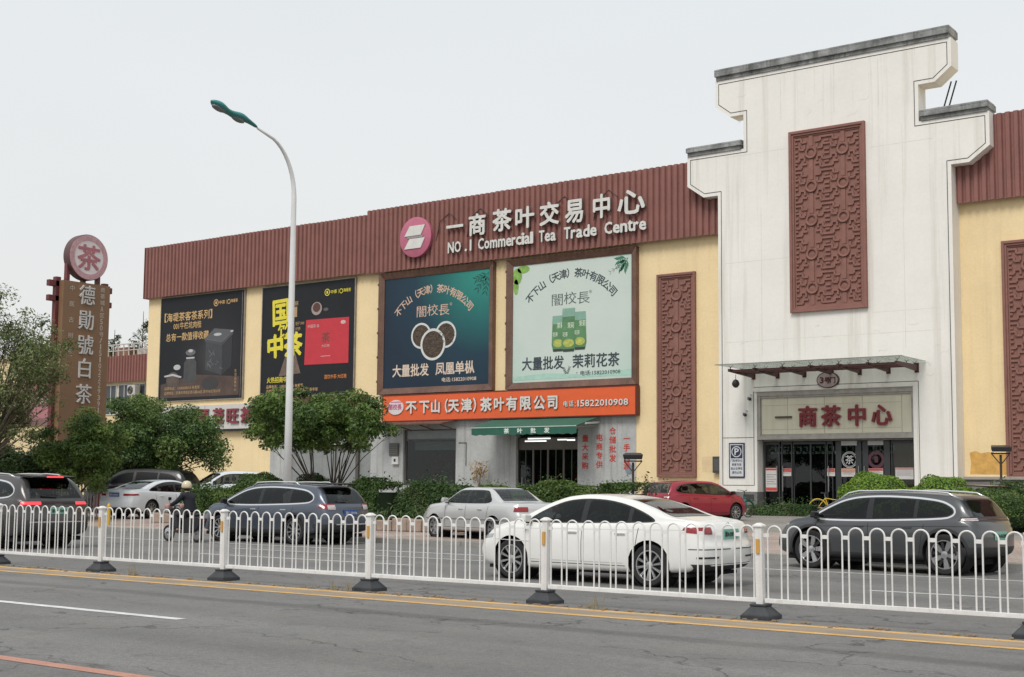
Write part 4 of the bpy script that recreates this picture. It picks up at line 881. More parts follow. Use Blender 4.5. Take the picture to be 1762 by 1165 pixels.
# red painted slogans on the grey wall
sl = thing('wall_slogan', 'four columns of red painted characters on the grey wall right of the awning', 'sign', (-34.8, YW-.035, 2.3))
m_rp = mat('red_paint', (.52, .055, .035), .7, var=.3, scale=8)
for s_, x, zt_, pit in (('一手货源', -33.82, 4.03, .43), ('仓储批发', -34.62, 4.43, .44), ('电商专供', -35.38, 4.12, .44), ('量大采购', -36.2, 4.08, .44)):
    for i, ch in enumerate(s_):
        mb = MB(); put_text(mb, ch, 0, 0, .40 if x != -33.82 else .38, .37, .03, .002); o = mb.build('character', m_rp, sl); o.location = (x+34.8, -.002, zt_-2.3-pit*(i+1))
mb = MB(); mb.prism([(1.05, .02), (1.2, -.25), (1.5, -.2), (1.45, .2), (1.25, .45), (1.1, .3)], -.003, 0); mb.build('paint_patch', mat('blue_grey_patch', (.20, .23, .27), .8, var=.3), sl)
tg = lambda nm, lab, cat, loc: thing(nm, lab, cat, loc)
vb = tg('vent_grille', 'square dark vent grille on grey wall above the white box', 'vent', (-48.68, YW-.03, 3.05))
MB().box(0, .66, -.08, 0, 0, .68).build('frame', mat('vent_frame', (.09, .09, .085), .6), vb)
for i in range(5): MB().box(.06, .6, -.10, -.08, .06+.12*i, .13+.12*i).build('louvre', mat('vent_slat', (.14, .13, .12), .6), vb)
wbx = tg('junction_box', 'small white junction box left of the shop window', 'box', (-48.45, YW-.03, 2.58)); MB().box(0, .46, -.14, 0, 0, .42).build('cover', mat('box_white', (.6, .6, .59), .5), wbx, bevel=.01); MB().box(.17, .30, -.15, -.14, .15, .30).build('switch', m_dark, wbx)
cd = tg('wall_conduit', 'thin dark conduit on the grey wall between shop window and awning', 'pipe', (-43.9, YW-.05, 2.8)); mb = MB(); mb.tube([(0, 0, .9), (.5, 0, .9), (.5, 0, -.3)], .02, 6); mb.build('pipe', m_dark, cd)
# dried plant in front of the grey wall
dp = tg('dried_plant', 'tall dried plant with pale brown seed heads against the grey wall', 'plant', (-42.0, YW-.7, .4))
def stems(P, n, h, spread, m, r=.012, seed=3):
    rr = random.Random(seed); mb = MB(); tips = []
    for i in range(n):
        a = rr.random()*6.28; s_ = rr.uniform(.3, 1)*spread; hh = h*rr.uniform(.75, 1.05)
        pts = [(0.03*rr.gauss(0, 1), .03*rr.gauss(0, 1), 0), (s_*.15*math.cos(a), s_*.15*math.sin(a), hh*.55), (s_*math.cos(a), s_*math.sin(a), hh)]
        mb.tube(pts, [r, r*.8, r*.4], 5); tips.append(Vector(pts[-1]))
    mb.build('stem', m, P); return tips
m_drys = mat('dry_stem', (.19, .14, .09), .9); m_drl = leafmat('dry_leaf', (.26, .17, .08), (.36, .25, .13), (.42, .32, .2), .15)
# ================================================================ foliage tools
def scatter(name, P, N, nrm, size, m, seed=0, asp=.55, kind=None, rnd=None, droop=0):
    """N leaf positions (n,3) with outward normals -> folded leaf quads, one mesh, random tint per leaf"""
    r = np.random.default_rng(seed); n = len(N)
    nr = nrm + r.normal(0, .55, (n, 3)); nr /= np.linalg.norm(nr, axis=1)[:, None]+1e-9
    d = r.normal(0, 1, (n, 3)); d[:, 2] -= droop; t = d-nr*np.sum(d*nr, 1)[:, None]; t /= np.linalg.norm(t, axis=1)[:, None]+1e-9; b = np.cross(nr, t)
    s = size*r.uniform(.5, 1.6, n)[:, None]
    V = np.stack([N-t*s*.5, N+b*s*asp*.5+nr*s*.08, N+t*s*.5, N-b*s*asp*.5+nr*s*.08], 1).reshape(-1, 3).astype('f')
    me = bpy.data.meshes.new(name); me.vertices.add(4*n); me.vertices.foreach_set('co', V.ravel())
    me.loops.add(4*n); me.loops.foreach_set('vertex_index', np.arange(4*n, dtype='i')); me.polygons.add(n)
    me.polygons.foreach_set('loop_start', np.arange(0, 4*n, 4, dtype='i')); me.update(calc_edges=True)
    at = me.attributes.new('rnd', 'FLOAT', 'FACE')
    at.data.foreach_set('value', (np.clip(rnd+r.normal(0, .17, n), 0, 1) if rnd is not None else r.random(n)).astype('f'))
    me.materials.append(m); o = bpy.data.objects.new(name, me); link(o, P)
    if kind: o['kind'] = kind
    return o
def clumps_leaves(spheres, n, seed, up=.35, shell=.45):
    """spheres [(c, (rx,ry,rz))] -> points near their skins, outward normals, tint per clump"""
    r = np.random.default_rng(seed); C = np.array([s[0] for s in spheres]); Rr = np.array([s[1] for s in spheres], float)
    w = (Rr[:, 0]*Rr[:, 2]); w /= w.sum(); k = r.choice(len(C), n, p=w); d = r.normal(0, 1, (n, 3)); d[:, 2] += up; d /= np.linalg.norm(d, axis=1)[:, None]
    q = (1-shell*r.random(n)**1.6)[:, None]; tint = r.random(len(C))
    return C[k]+d*Rr[k]*q, d*.7+np.array([0, 0, .5]), .12+.76*tint[k]
def crown_spheres(centre, rad, n, rs, seed, zbias=0):
    r = np.random.default_rng(seed); out = []
    for i in range(n):
        d = r.normal(0, 1, 3); d /= np.linalg.norm(d); q = r.uniform(.35, .95)
        c = np.array(centre)+d*np.array(rad)*q; s = rs*r.uniform(.6, 1.3); out.append((c, (s, s, s*.75)))
    return out
m_bark = mat('bark', (.075, .06, .05), .9, var=.3, scale=6, bump=.6); m_bark2 = mat('bark_pale', (.16, .13, .10), .9, var=.3, scale=6)
lf_tree = leafmat('leaf_tree', (.038, .078, .024), (.095, .165, .045), (.19, .26, .075), .28)
lf_tree2 = leafmat('leaf_tree_light', (.046, .090, .024), (.10, .17, .04), (.19, .265, .065), .28)
lf_dark = leafmat('leaf_dark', (.025, .052, .017), (.058, .105, .03), (.12, .17, .05), .22)
lf_hedge = leafmat('leaf_hedge', (.030, .066, .016), (.072, .128, .028), (.16, .22, .055), .25)
lf_top = leafmat('leaf_topiary', (.07, .145, .018), (.15, .26, .030), (.26, .38, .05), .25)
lf_thin = leafmat('leaf_thin', (.085, .115, .04), (.16, .20, .075), (.25, .28, .12), .3)
lf_grass = leafmat('leaf_grass', (.03, .065, .02), (.06, .115, .03), (.14, .18, .08), .25)
def branchy(P, base, spheres, r0, trunk_h, seed, m, lean=(0, 0), forks=3, every=1):
    """trunk that forks low, limbs reaching to the crown clumps"""
    rr = random.Random(seed); mb = MB(); b = Vector(base); top = b+Vector((lean[0], lean[1], trunk_h))
    mb.tube([b, b+(top-b)*.5+Vector((rr.gauss(0, .04), rr.gauss(0, .04), 0)), top], [r0, r0*.85, r0*.75], 9); mb.build('trunk', m, P, smooth=True)
    mb = MB(); forkpts = []
    for k in range(forks):
        a = 2*PI*k/forks+rr.random(); q = top+Vector((math.cos(a)*.5, math.sin(a)*.5, .55))*rr.uniform(.7, 1.2)
        mb.tube([top-Vector((0, 0, .05)), top.lerp(q, .5)+Vector((rr.gauss(0, .05), rr.gauss(0, .05), .0)), q], [r0*.55, r0*.45, r0*.38], 7); forkpts.append(q)
    for i, (c, s_) in enumerate(spheres):
        if i % every: continue
        c = Vector(c); f = min(forkpts, key=lambda p: (p-c).length); mid = f.lerp(c, .5)+Vector((rr.gauss(0, .12), rr.gauss(0, .12), rr.uniform(-.1, .15)))
        mb.tube([f, mid, c], [r0*.28, r0*.17, r0*.06], 5)
        for k in range(2):
            e = c+Vector((rr.gauss(0, 1), rr.gauss(0, 1), rr.gauss(0, .7)))*s_[0]*.5; mb.tube([mid.lerp(c, .6), e], [r0*.09, r0*.03], 4)
    mb.build('limbs', m, P, smooth=True)
def tree(name, label, cat, base, crown_c, crown_r, nsph, rs, nleaf, lsize, lm, seed, r0=.12, trunk_h=1.2, lean=(0, 0), group=None, extra=(), bark=None, every=1, shell=.45, asp=.5, forks=3):
    T = thing(name, label, cat, base, group=group)
    sp = crown_spheres(crown_c, crown_r, nsph, rs, seed)+list(extra)
    branchy(T, (0, 0, -.1), sp, r0, trunk_h, seed, bark or m_bark, lean, forks, every)
    p_, n_, t_ = clumps_leaves(sp, nleaf, seed, shell=shell); scatter('crown', T, p_, n_, lsize, lm, seed, asp, rnd=t_); return T
# round street tree in front of the brown sign (trunk visible)
tree('street_tree', 'rounded green street tree behind the lamp post with dark forked stems', 'tree', (-31.75, 32.7, .18), (-.45, 0, 3.42), (3.5, 2.5, 1.12), 120, .42, 38000, .11, lf_tree2, 11, r0=.09, trunk_h=.75, group='trees in the planting strip', forks=4, every=5, shell=.85)
# wide bushy tree left
tree('street_tree', 'wide dense dark green tree above the parked black van', 'tree', (-48.7, 38.6, .25), (0, 0, 2.95), (4.6, 3.4, 2.15), 170, .62, 60000, .125, lf_tree, 12, r0=.15, trunk_h=1.0, group='trees in the planting strip', every=2, shell=.7)
tree('street_tree', 'low dark tree at the left edge below the poster building', 'tree', (-44.3, 29.4, .2), (0, 0, 1.75), (2.3, 2.0, 1.0), 50, .5, 20000, .11, lf_dark, 13, r0=.11, trunk_h=.7, group='trees in the planting strip', every=2, shell=.7)
tree('street_tree', 'mid green tree hiding the foot of the pillar sign', 'tree', (-41.9, 30.2, .2), (.1, 0, 2.3), (2.1, 1.9, 1.45), 60, .45, 22000, .105, lf_tree2, 14, r0=.08, trunk_h=.8, group='trees in the planting strip', every=2, shell=.8)
# thin light tree at the left edge, leaves against the sky and over the pillar sign
tree('slender_tree', 'tall thin-leaved pale tree with bare limbs at the left edge', 'tree', (-41.9, 25.9, .15), (.6, .6, 4.9), (3.3, 2.6, 3.0), 150, .52, 31000, .105, lf_thin, 21, r0=.12, trunk_h=1.4, bark=m_bark2, shell=.95, asp=.40, forks=4)
# sparse young trees beyond the low building
def far_tree(label, x, y, z0, zt_, rx, seed, n=1500, lm=lf_dark, cat='tree'):
    T = thing('slender_tree', label, cat, (x, y, .4), group='thin trees beyond the low building'); h = zt_-.4; rr = random.Random(seed); mb = MB(); pts = []
    mb.tube([(0, 0, 0), (.1, 0, h*.5), (.15, 0, h)], [.14, .09, .02], 6); mb.build('trunk', m_bark, T); mb = MB()
    for i in range(26):
        q = rr.uniform(.45, .97); a = rr.random()*6.28; L_ = rx*(1.15-q)*rr.uniform(.7, 1.4)
        p0 = Vector((.12, 0, h*q)); p1 = p0+Vector((math.cos(a)*L_, math.sin(a)*L_, L_*.8)); mb.tube([p0, p1], [.03, .008], 4)
        for k in range(n//26): t = rr.uniform(.25, 1.05); pts.append(p0.lerp(p1, t)+Vector((rr.gauss(0, .10), rr.gauss(0, .1), rr.gauss(0, .10))))
    mb.build('limbs', m_bark, T); N_ = np.array([tuple(p) for p in pts]); scatter('crown', T, N_, np.tile([0, 0, 1.], (len(N_), 1)), .20, lm, seed, .35)
far_tree('bare-branched feathery tree just left of the main building corner', -84.5, 66.5, 8, 14.7, 2.6, 31, 1500)
far_tree('small dark feathery tree between pillar sign and low building', -87.3, 66.0, 8, 13.4, 1.7, 32, 1400)
# clipped round shrubs
def topiary(label, x, y, rx, rz, seed, lm, n=9000, group='clipped round shrubs', zc=None):
    T = thing('clipped_shrub', label, 'shrub', (x, y, gz(y)), group=group); r = np.random.default_rng(seed)
    d = r.normal(0, 1, (n, 3)); d[:, 2] = np.abs(d[:, 2])*1.1-.25; d /= np.linalg.norm(d, axis=1)[:, None]
    bump = 1+.06*np.sin(d[:, 0]*7+seed)*np.cos(d[:, 1]*6)+.04*np.sin(d[:, 2]*11+d[:, 0]*5)
    q = (1-.18*r.random(n)**2)*bump; zc = zc if zc is not None else rz*.45
    P_ = d*np.array([rx, rx, rz*.62])*q[:, None]+np.array([0, 0, zc]); P_ = P_[P_[:, 2] > .02]; dd = d[:len(P_)]
    d2 = P_-np.array([0, 0, zc]); d2 /= np.linalg.norm(d2, axis=1)[:, None]
    tint = .5+.25*np.sin(P_[:, 0]*4+seed)*np.sin(P_[:, 1]*5+P_[:, 2]*3)
    scatter('foliage', T, P_, d2, .062, lm, seed, .6, rnd=tint)
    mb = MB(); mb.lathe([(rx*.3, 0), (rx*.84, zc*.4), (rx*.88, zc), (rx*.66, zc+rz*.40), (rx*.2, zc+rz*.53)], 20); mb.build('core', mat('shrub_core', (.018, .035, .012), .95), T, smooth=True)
    return T
topiary('bright green clipped dome shrub in front of the entrance doors', -15.0, 38.8, 1.15, 1.64, 41, lf_top, 13000)
topiary('middle green clipped dome shrub between the entrance dome and darker one', -13.35, 39.9, 1.08, 1.56, 42, lf_top, 11000)
topiary('dark green clipped dome shrub at the right of the row', -12.05, 40.9, 1.15, 1.22, 43, lf_hedge, 9000)
topiary('rounded clipped shrub left of the lamp post foot', -34.25, 32.2, 1.1, 1.6, 44, lf_hedge, 9000)
topiary('small rounded clipped shrub right of the lamp post foot', -32.95, 33.4, .85, 1.58, 45, lf_dark, 7000)
def hedge(name, label, x0, x1, y, w, h, seed, lm, n=9000, cat='hedge', wild=.08, ls=.085, group='hedges in front of the shops'):
    T = thing(name, label, cat, ((x0+x1)/2, y, gz(y)), group=group); r = np.random.default_rng(seed); L_ = x1-x0
    x = r.uniform(-L_/2, L_/2, n); face = r.random(n); hh = h*(1+.10*np.sin(x*2.1+seed)+.06*np.sin(x*5.3+seed*2)+.03*np.sin(x*13)); yy = r.uniform(-w/2, w/2, n); zz = hh*(1-.18*r.random(n)**2)
    f = face < .5; yy[f] = -w/2+.16*r.random(f.sum())**2; zz[f] = (hh*r.uniform(.02, 1, n))[f]
    zz += (r.random(n) < .05)*r.random(n)*wild*3; yy += .10*np.sin(x*3.3+zz*4)
    nr = np.stack([np.zeros(n), np.where(f, -1., -.1), np.where(f, .35, 1.)], 1); tint = .5+.3*np.sin(x*2.7+zz*3)*np.sin(x*1.3+seed)
    scatter('foliage', T, np.stack([x, yy, zz], 1), nr, ls, lm, seed, .5, rnd=tint)
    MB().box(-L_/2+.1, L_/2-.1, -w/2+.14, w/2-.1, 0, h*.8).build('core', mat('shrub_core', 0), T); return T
hedge('hedge', 'dark rounded hedge left end beside the grey wall, right of the round tree', -30.9, -29.3, 33.2, 1.3, 1.32, 51, lf_hedge, 7000)
hedge('hedge', 'loose tall green hedge with long shoots below the shop window', -29.3, -26.9, 34.3, 1.6, 1.22, 52, lf_grass, 12000, wild=.12)
hedge('hedge', 'dark low hedge right of the loose hedge behind the silver car', -27.0, -25.4, 35.6, 1.2, 1.12, 53, lf_hedge, 8000)
hedge('hedge', 'long trimmed hedge in front of the tea shop door', -27.6, -23.0, 38.6, 1.4, 1.26, 54, lf_hedge, 16000)
hedge('hedge', 'low ragged hedge in front of the grey car park wall, left of lamp post', -36.2, -33.4, 31.2, 1.6, 1.12, 55, lf_hedge, 14000)
hedge('hedge', 'dark weedy hedge below the stone ledge at the right edge', -12.4, -7.5, 41.6, 1.4, 1.25, 56, lf_dark, 14000)
hedge('hedge', 'grass-like planting in front of the entrance glass', -25.3, -22.4, 51.3, .9, .42, 57, lf_grass, 6000, wild=.12)
# red-leaved twigs behind the long hedge and by the right wall
for i, (x, y, n_, h_, lab) in enumerate(((-23.5, 39.8, 12, 1.6, 'twiggy shrub with dark red leaves at the right end of the long hedge'), (-26.4, 45.5, 9, 1.5, 'dark twiggy shrub beside the brown floodlight post'), (-27.2, 47.5, 8, 1.35, 'small twiggy shrub under the left terracotta panel'), (-9.2, 42.8, 12, 1.5, 'tall weedy shrub below the ledge at the right edge'))):
    T = thing('twiggy_shrub', lab, 'shrub', (x, y, gz(y)), group='twiggy shrubs'); tips = stems(T, n_, h_, .55, m_bark, .01, 60+i)
    pts = np.concatenate([np.array(t)*np.linspace(.6, 1, 14)[:, None]+np.random.default_rng(i).normal(0, .05, (14, 3)) for t in tips]); scatter('foliage', T, pts, np.tile([0, 0, 1.], (len(pts), 1)), .11, leafmat('leaf_red%d' % i, (.06, .03, .03), (.08, .06, .03), (.10, .10, .04)) if i < 3 else lf_grass, i, .4)
tips = stems(dp, 16, 2.15, .55, m_drys, .012, 5)
pts = np.concatenate([np.array(t)*np.linspace(.8, 1.05, 16)[:, None]+np.random.default_rng(4).normal(0, .07, (16, 3)) for t in tips]); scatter('seed_heads', dp, pts, np.tile([0, -.5, .6], (len(pts), 1)), .13, m_drl, 4, .5)
# undergrowth and grass on the strip behind the pavement
def undergrowth():
    r = np.random.default_rng(5); n = 22000; x = r.uniform(-60, -24, n); y = r.uniform(30.3, 36, n); y = np.where(x < -35.5, y+4.5, y); z = np.array([gz(b) for b in y])+r.random(n)**2*.5*(1+.5*np.sin(x*1.7))
    scatter('undergrowth', None, np.stack([x, y, z], 1), np.tile([0, -.6, .5], (n, 1)), .16, lf_grass, 5, .22, kind='stuff', droop=-1.5)
undergrowth()
# stone edging of the planting bed (single stones)
m_edge = mat('edging_stone', (.34, .26, .21), .85, var=.3, scale=3, bump=.6, fine=.15)
ew = thing('stone_edging', 'low pinkish stone edging wall of the planting bed behind the cars', 'wall', (-28, 29.9, gz(29.9)))
x = -9.0; rr = random.Random(9)
while x < 5.2:
    w = rr.uniform(.42, .75); h = rr.uniform(.30, .38)
    MB().box(x, x+w-.02, -.16+rr.uniform(-.02, .02), .16, 0, h).build('stone', m_edge, ew, bevel=.03); x += w
MB().box(-9, 5.2, .12, .5, -.1, .24).build('soil', mat('soil', (.09, .065, .045), .95), ew)

# ================================================================ LEFT BUILDINGS
lb1 = thing('low_building', 'low yellow building with corrugated red fascia left of the market hall', 'building', (-79, 64, .4))
m_ylb = mat('yellow_render_far', (.70, .56, .33), .85, var=.1, scale=.7, streak=.3, sc=(.4, .3, .18))
MB().box(-8.5, 12, 0, 20, -.6, 10.5).build('wall', m_ylb, lb1)
corrugated(-8.6, 12, 8.6, 10.55, -.3, seed=8).build('fascia', m_corr, lb1)
for i, x in enumerate((-7.9, -6.3, -4.7, -2.9, -1.6)):
    w = MB(); w.box(x, x+1.25, -.02, .05, 6.2, 8.35); w = w.build('window', mat('window_glass_far', (.05, .06, .07), .15), lb1)
    f = MB()
    for a in ((x-.07, x, 6.15, 8.4), (x+1.25, x+1.32, 6.15, 8.4), (x+.6, x+.66, 6.2, 8.35)): f.box(a[0], a[1], -.07, .0, a[2], a[3])
    f.box(x, x+1.25, -.07, 0, 8.35, 8.42); f.box(x, x+1.25, -.07, 0, 6.13, 6.2); f.build('frame', mat('window_white', (.55, .55, .53), .5), w)
ac = thing('air_conditioner', 'round-fan air conditioner unit on the low building wall', 'air conditioner', (-81.9, 63.6, 7.9))
MB().box(0, .9, -.3, .15, 0, .75).build('case', mat('ac_white', (.50, .49, .46), .5), ac, bevel=.02); mb = MB(); M = Matrix.Translation((.38, -.31, .38)) @ Matrix.Rotation(PI/2, 4, 'X')
for r_ in (.3, .2, .1): mb.lathe([(r_, 0), (r_, .02), (r_-.05, .02), (r_-.05, 0)], 16, M, cap=False)
mb.build('fan_grille', m_dark, ac)
rr_ = thing('roof_railing', 'white railing and clutter on the roof of the low building', 'railing', (-79, 64.5, 10.95))
for i in range(26):
    x = -8.2+i*.62; MB().box(x, x+.07, 0, .07, 0, 1.0).build('post', mat('rail_white', (.5, .48, .46), .6), rr_)
MB().box(-8.2, 8, -.02, .09, .96, 1.04).build('rail', mat('rail_white', 0), rr_); MB().box(-8.2, 8, -.02, .09, .5, .55).build('rail', mat('rail_white', 0), rr_)
for i, (x, w, h, m_) in enumerate(((-7.2, 1.6, .9, 'a'), (-4.6, 1.2, .7, 'b'), (-2.5, 1.8, 1.1, 'a'), (.5, 1.4, .8, 'b'))):
    o = MB().box(x, x+w, .9, 1.8, 0, h).build('roof_crate', mat('crate_'+m_, (.20, .10, .08) if m_ == 'a' else (.35, .34, .33), .8, var=.4), None, bevel=.02); o.location = (-79, 64.5, 10.95)
    tag(o, ['rusty box', 'grey low box', 'largest rusty box', 'grey box'][i]+' on the low building roof, '+['far left', 'second from left', 'third from left', 'rightmost'][i], 'box')
lb2 = thing('poster_building', 'yellow building with dark windows and big pink poster at the left edge', 'building', (-101, 64.4, .4))
MB().box(-25, 13.3, 0, 20, -.6, 11.0).build('wall', m_ylb, lb2); MB().box(-25.2, 13.4, -.2, 20.2, 11.0, 11.3).build('parapet', mat('parapet', (.45, .38, .27), .8), lb2)
for i in range(7):
    for j, z in enumerate((8.0, 5.1, 1.8)):
        x = -24+i*3.6
        if 3 < x < 9.4: continue
        w = MB().box(x, x+2.2, -.02, .05, z, z+1.5).build('window', mat('window_glass_far', 0), lb2); f = MB()
        for a, b_ in ((x-.08, x), (x+2.2, x+2.28), (x+1.05, x+1.15)): f.box(a, b_, -.07, 0, z-.05, z+1.55)
        f.build('frame', mat('window_white', 0), w)
po = thing('wall_poster', 'big pink and brown poster on the left yellow building behind leaves', 'poster', (-94.4, 64.35, 5.9))
MB().box(-2.9, 2.6, -.06, 0, 0, 4.6).build('panel', mat('pink_brown_poster', (.20, .11, .10), .6, var=.5, scale=.9), po)
MB().box(-2.3, -.2, -.07, -.06, 2.8, 4.0).build('print', mat('pink_print', (.38, .16, .17), .6), po); MB().box(-.8, 2.3, -.07, -.06, .6, 1.5).build('print', mat('pink_print', 0), po)
for i in range(4): MB().box(-2+i, -1.3+i, -.075, -.07, 1.8, 2.3).build('print', mat('cream_print', (.5, .42, .36), .6), po)

# ================================================================ PILLAR SIGN (faces along the street)
sg = thing('pillar_sign', 'tall brown pillar sign with white vertical characters and round tea emblem on top', 'sign', (-46.4, 33.6, .25), PI/2)
m_br = mat('sign_brown', (.215, .120, .065), .55, var=.08, scale=.6, streak=.25, sc=(.14, .09, .06)); m_dr = mat('post_dark_red', (.135, .028, .028), .5, var=.2)
SZ = .25
MB().box(-1.13, 1.13, -.14, .14, 1.15, 9.36).build('panel', m_br, sg, bevel=.01)
for x in (-1.28, 1.02): MB().box(x, x+.22, .14, .36, 0, 9.5).build('post', m_dr, sg)
for z0, z1 in ((9.10, 9.35), (8.50, 8.74)): MB().box(-1.6, 1.45, .14, .34, z0, z1).build('crossbeam', m_dr, sg, bevel=.02)
for x in (-.82, -.05, .65): MB().box(x-.07, x+.07, .0, .2, 9.36, 10.2).build('stay', m_dr, sg)
d_ = MB(); M = Matrix.Translation((0, -.05, 10.42)) @ Matrix.Rotation(PI/2, 4, 'X'); d_.lathe([(.93, -.28), (.95, -.26), (.95, .10), (.93, .12)], 40, M); d_ = d_.build('disc', mat('disc_dark', (.10, .05, .05), .5), sg, smooth='auto')
mb = MB(); mb.lathe([(.92, .12), (.92, .14), (.70, .14), (.70, .12)], 40, M, cap=False); mb.build('disc_ring', mat('disc_pink', (.50, .29, .31), .6, var=.25, scale=8, fine=.3), d_)
mb = MB(); mb.lathe([(.70, .115), (.70, .125)], 40, M); mb.build('disc_face', mat('disc_white', (.70, .63, .63), .6), d_)
mb = MB(); put_text(mb, '茶', -.58, 9.86, 1.16, 1.1, .035, .01, y=-.18); mb.build('character', mat('disc_red', (.40, .15, .17), .6, var=.2), d_)
m_sw2 = mat('pillar_white', (.56, .54, .52), .5)
for ch, z in (('德', 8.40), ('勛', 7.38), ('號', 6.36), ('白', 5.40), ('茶', 4.35)):
    mb = MB(); put_text(mb, ch, 0, 0, .78, .86, .008, .03); o = mb.build('character', m_sw2, sg); o.location = (-.40, -.17, z+.03)
mb = MB()
for i, ch in enumerate('中医古树茶'): put_text(mb, ch, -.84, 8.95-.64*i, .26, .24, .01, 0, y=-.145)
s_ = '商茶城A区50号/15102229391'
for i, ch in enumerate(s_):
    big = ord(ch) > 255; put_text(mb, ch, .64 if big else .68, 9.05-.262*i, .24 if big else .13, .22, .015, 0, y=-.145)
mb.build('lettering', mat('pillar_pale', (.50, .43, .36), .5), sg)

# ================================================================ WHITE TEA SIGN + BROWN SLATTED SIGN BOARD
ws = thing('shop_sign', 'white shop sign with dark red characters partly behind the trees', 'sign', (-64.5, YW-.35, 4.73))
for a, b in ((-5.0, -1.2), (-1.16, 1.02), (1.06, 5.15)): MB().box(a, b, 0, .3, 0, 1.47).build('panel', mat('white_panel', (.58, .56, .54), .5, var=.06, streak=.3, sc=(.4, .36, .33)), ws)
m_dm = mat('letter_maroon', (.22, .03, .045), .5)
for ch, x0, x1 in (('福', -66.4, -65.2), ('鼎', -65.05, -64.1), ('顺', -64.0, -63.0), ('茂', -62.65, -61.65), ('旺', -61.45, -60.35), ('茶', -60.2, -59.25)):
    raised(ws, ch, x0+64.5, .28, x1-x0, 1.0, .05, .10, y=-.06, mm=m_dm)
MB().box(-5, 5.15, .02, .32, -.12, -.02).build('edge', m_dark, ws)
bs = thing('slatted_board', 'brown vertical-slatted sign board half hidden by the round tree', 'sign', (-54.8, YW-.3, 4.55))
m_bsl = mat('brown_slats', (.13, .060, .034), .6, var=.25, stretch=(8, 8, .6))
for i in range(36): MB().box(-4.55+i*.252, -4.55+i*.252+.225, -.06, .25, 0, 1.9).build('slat', m_bsl, bs)
MB().box(-4.6, 4.6, .02, .28, .05, 1.85).build('backing', mat('brown_backing', (.05, .03, .02), .8), bs)
MB().box(-3.2, -.6, -.08, -.06, .45, 1.5).build('face', m_dark, bs)
# ================================================================ ROAD BARRIER
bar = thing('road_barrier', 'white steel median barrier with looped bars and black feet along the yellow lines', 'fence', (-19.35, 14.55, 0))
m_fw = mat('fence_white', (.70, .695, .685), .45, var=.10, scale=3, streak=.45, sc=(.36, .32, .28), sscale=2, fine=.06); m_rub = mat('rubber_black', (.035, .037, .042), .6, var=.35, scale=6, fine=.1)
m_refl = mat('reflector_orange', (.55, .30, .07), .35)
po_ = MB().box(-.044, .044, -.042, .042, .17, 1.07).build('post', m_fw, bar, bevel=.004)
cp = MB(); cp.raw([(-.062, -.058, 1.07), (.062, -.058, 1.07), (.062, .058, 1.07), (-.062, .058, 1.07), (-.062, -.058, 1.085), (.062, -.058, 1.085), (.062, .058, 1.085), (-.062, .058, 1.085), (-.02, -.02, 1.115), (.02, -.02, 1.115), (.02, .02, 1.115), (-.02, .02, 1.115)],
       [(3, 2, 1, 0), (0, 1, 5, 4), (1, 2, 6, 5), (2, 3, 7, 6), (3, 0, 4, 7), (4, 5, 9, 8), (5, 6, 10, 9), (6, 7, 11, 10), (7, 4, 8, 11), (8, 9, 10, 11)]); cp.build('cap', mat('fence_cap', (.68, .66, .64), .45, var=.06), po_)
def frust(mb, a0, b0, z0, a1, b1, z1):
    mb.raw([(-a0, -b0, z0), (a0, -b0, z0), (a0, b0, z0), (-a0, b0, z0), (-a1, -b1, z1), (a1, -b1, z1), (a1, b1, z1), (-a1, b1, z1)], [(3, 2, 1, 0), (4, 5, 6, 7), (0, 1, 5, 4), (1, 2, 6, 5), (2, 3, 7, 6), (3, 0, 4, 7)])
bs_ = MB(); frust(bs_, .185, .175, 0, .185, .175, .05); frust(bs_, .178, .168, .05, .09, .085, .15); frust(bs_, .10, .095, .15, .10, .095, .175); bs_.build('base', m_rub, po_, bevel=.006)
rf = MB().box(-.022, .022, -.062, -.045, .76, .93).build('reflector', m_refl, po_, bevel=.004)
po_.location = (-3*3.08, 0, 0)
for k in range(-2, 8):
    c = copy_tree(po_, bar); c.location = (k*3.08+random.uniform(-.006, .006), 0, 0); c.rotation_euler = (random.gauss(0, .011), random.gauss(0, .010), 0)
pn = MB(); pn.box(.05, 3.03, -.022, .022, .195, .245); pn = pn.build('panel', m_fw, bar, bevel=.004)
ab = MB(); r_ = .085; pts = [(-r_, 0, .245), (-r_, 0, 1.0)]+[(-r_*math.cos(a), 0, 1.0+r_*math.sin(a)) for a in np.linspace(.25, PI-.25, 9)]+[(r_, 0, 1.0), (r_, 0, .245)]
ab.tube(pts, .0105, 8, cap=False); ab = ab.build('arch_bar', m_fw, pn, smooth=True)
sp_ = MB().box(-.036, .036, -.008, .008, .955, .998).build('spacer', m_fw, pn)
P0 = .05; pit = 2.98/12; ab.location = (P0+pit/2, 0, 0); sp_.location = (P0+pit, 0, 0)
for i in range(1, 12):
    inst(ab, (P0+pit*(i+.5), 0, 0), pn)
    if i < 11: inst(sp_, (P0+pit*(i+1), 0, 0), pn)
for x in (P0+.02, P0+2.96): inst(sp_, (x, 0, 0), pn)
pn.location = (-3*3.08, 0, 0)
for k in range(-2, 7):
    c = copy_tree(pn, bar); c.location = (k*3.08, 0, random.uniform(-.006, .004)); c.rotation_euler = (0, random.gauss(0, .0015), random.gauss(0, .002))

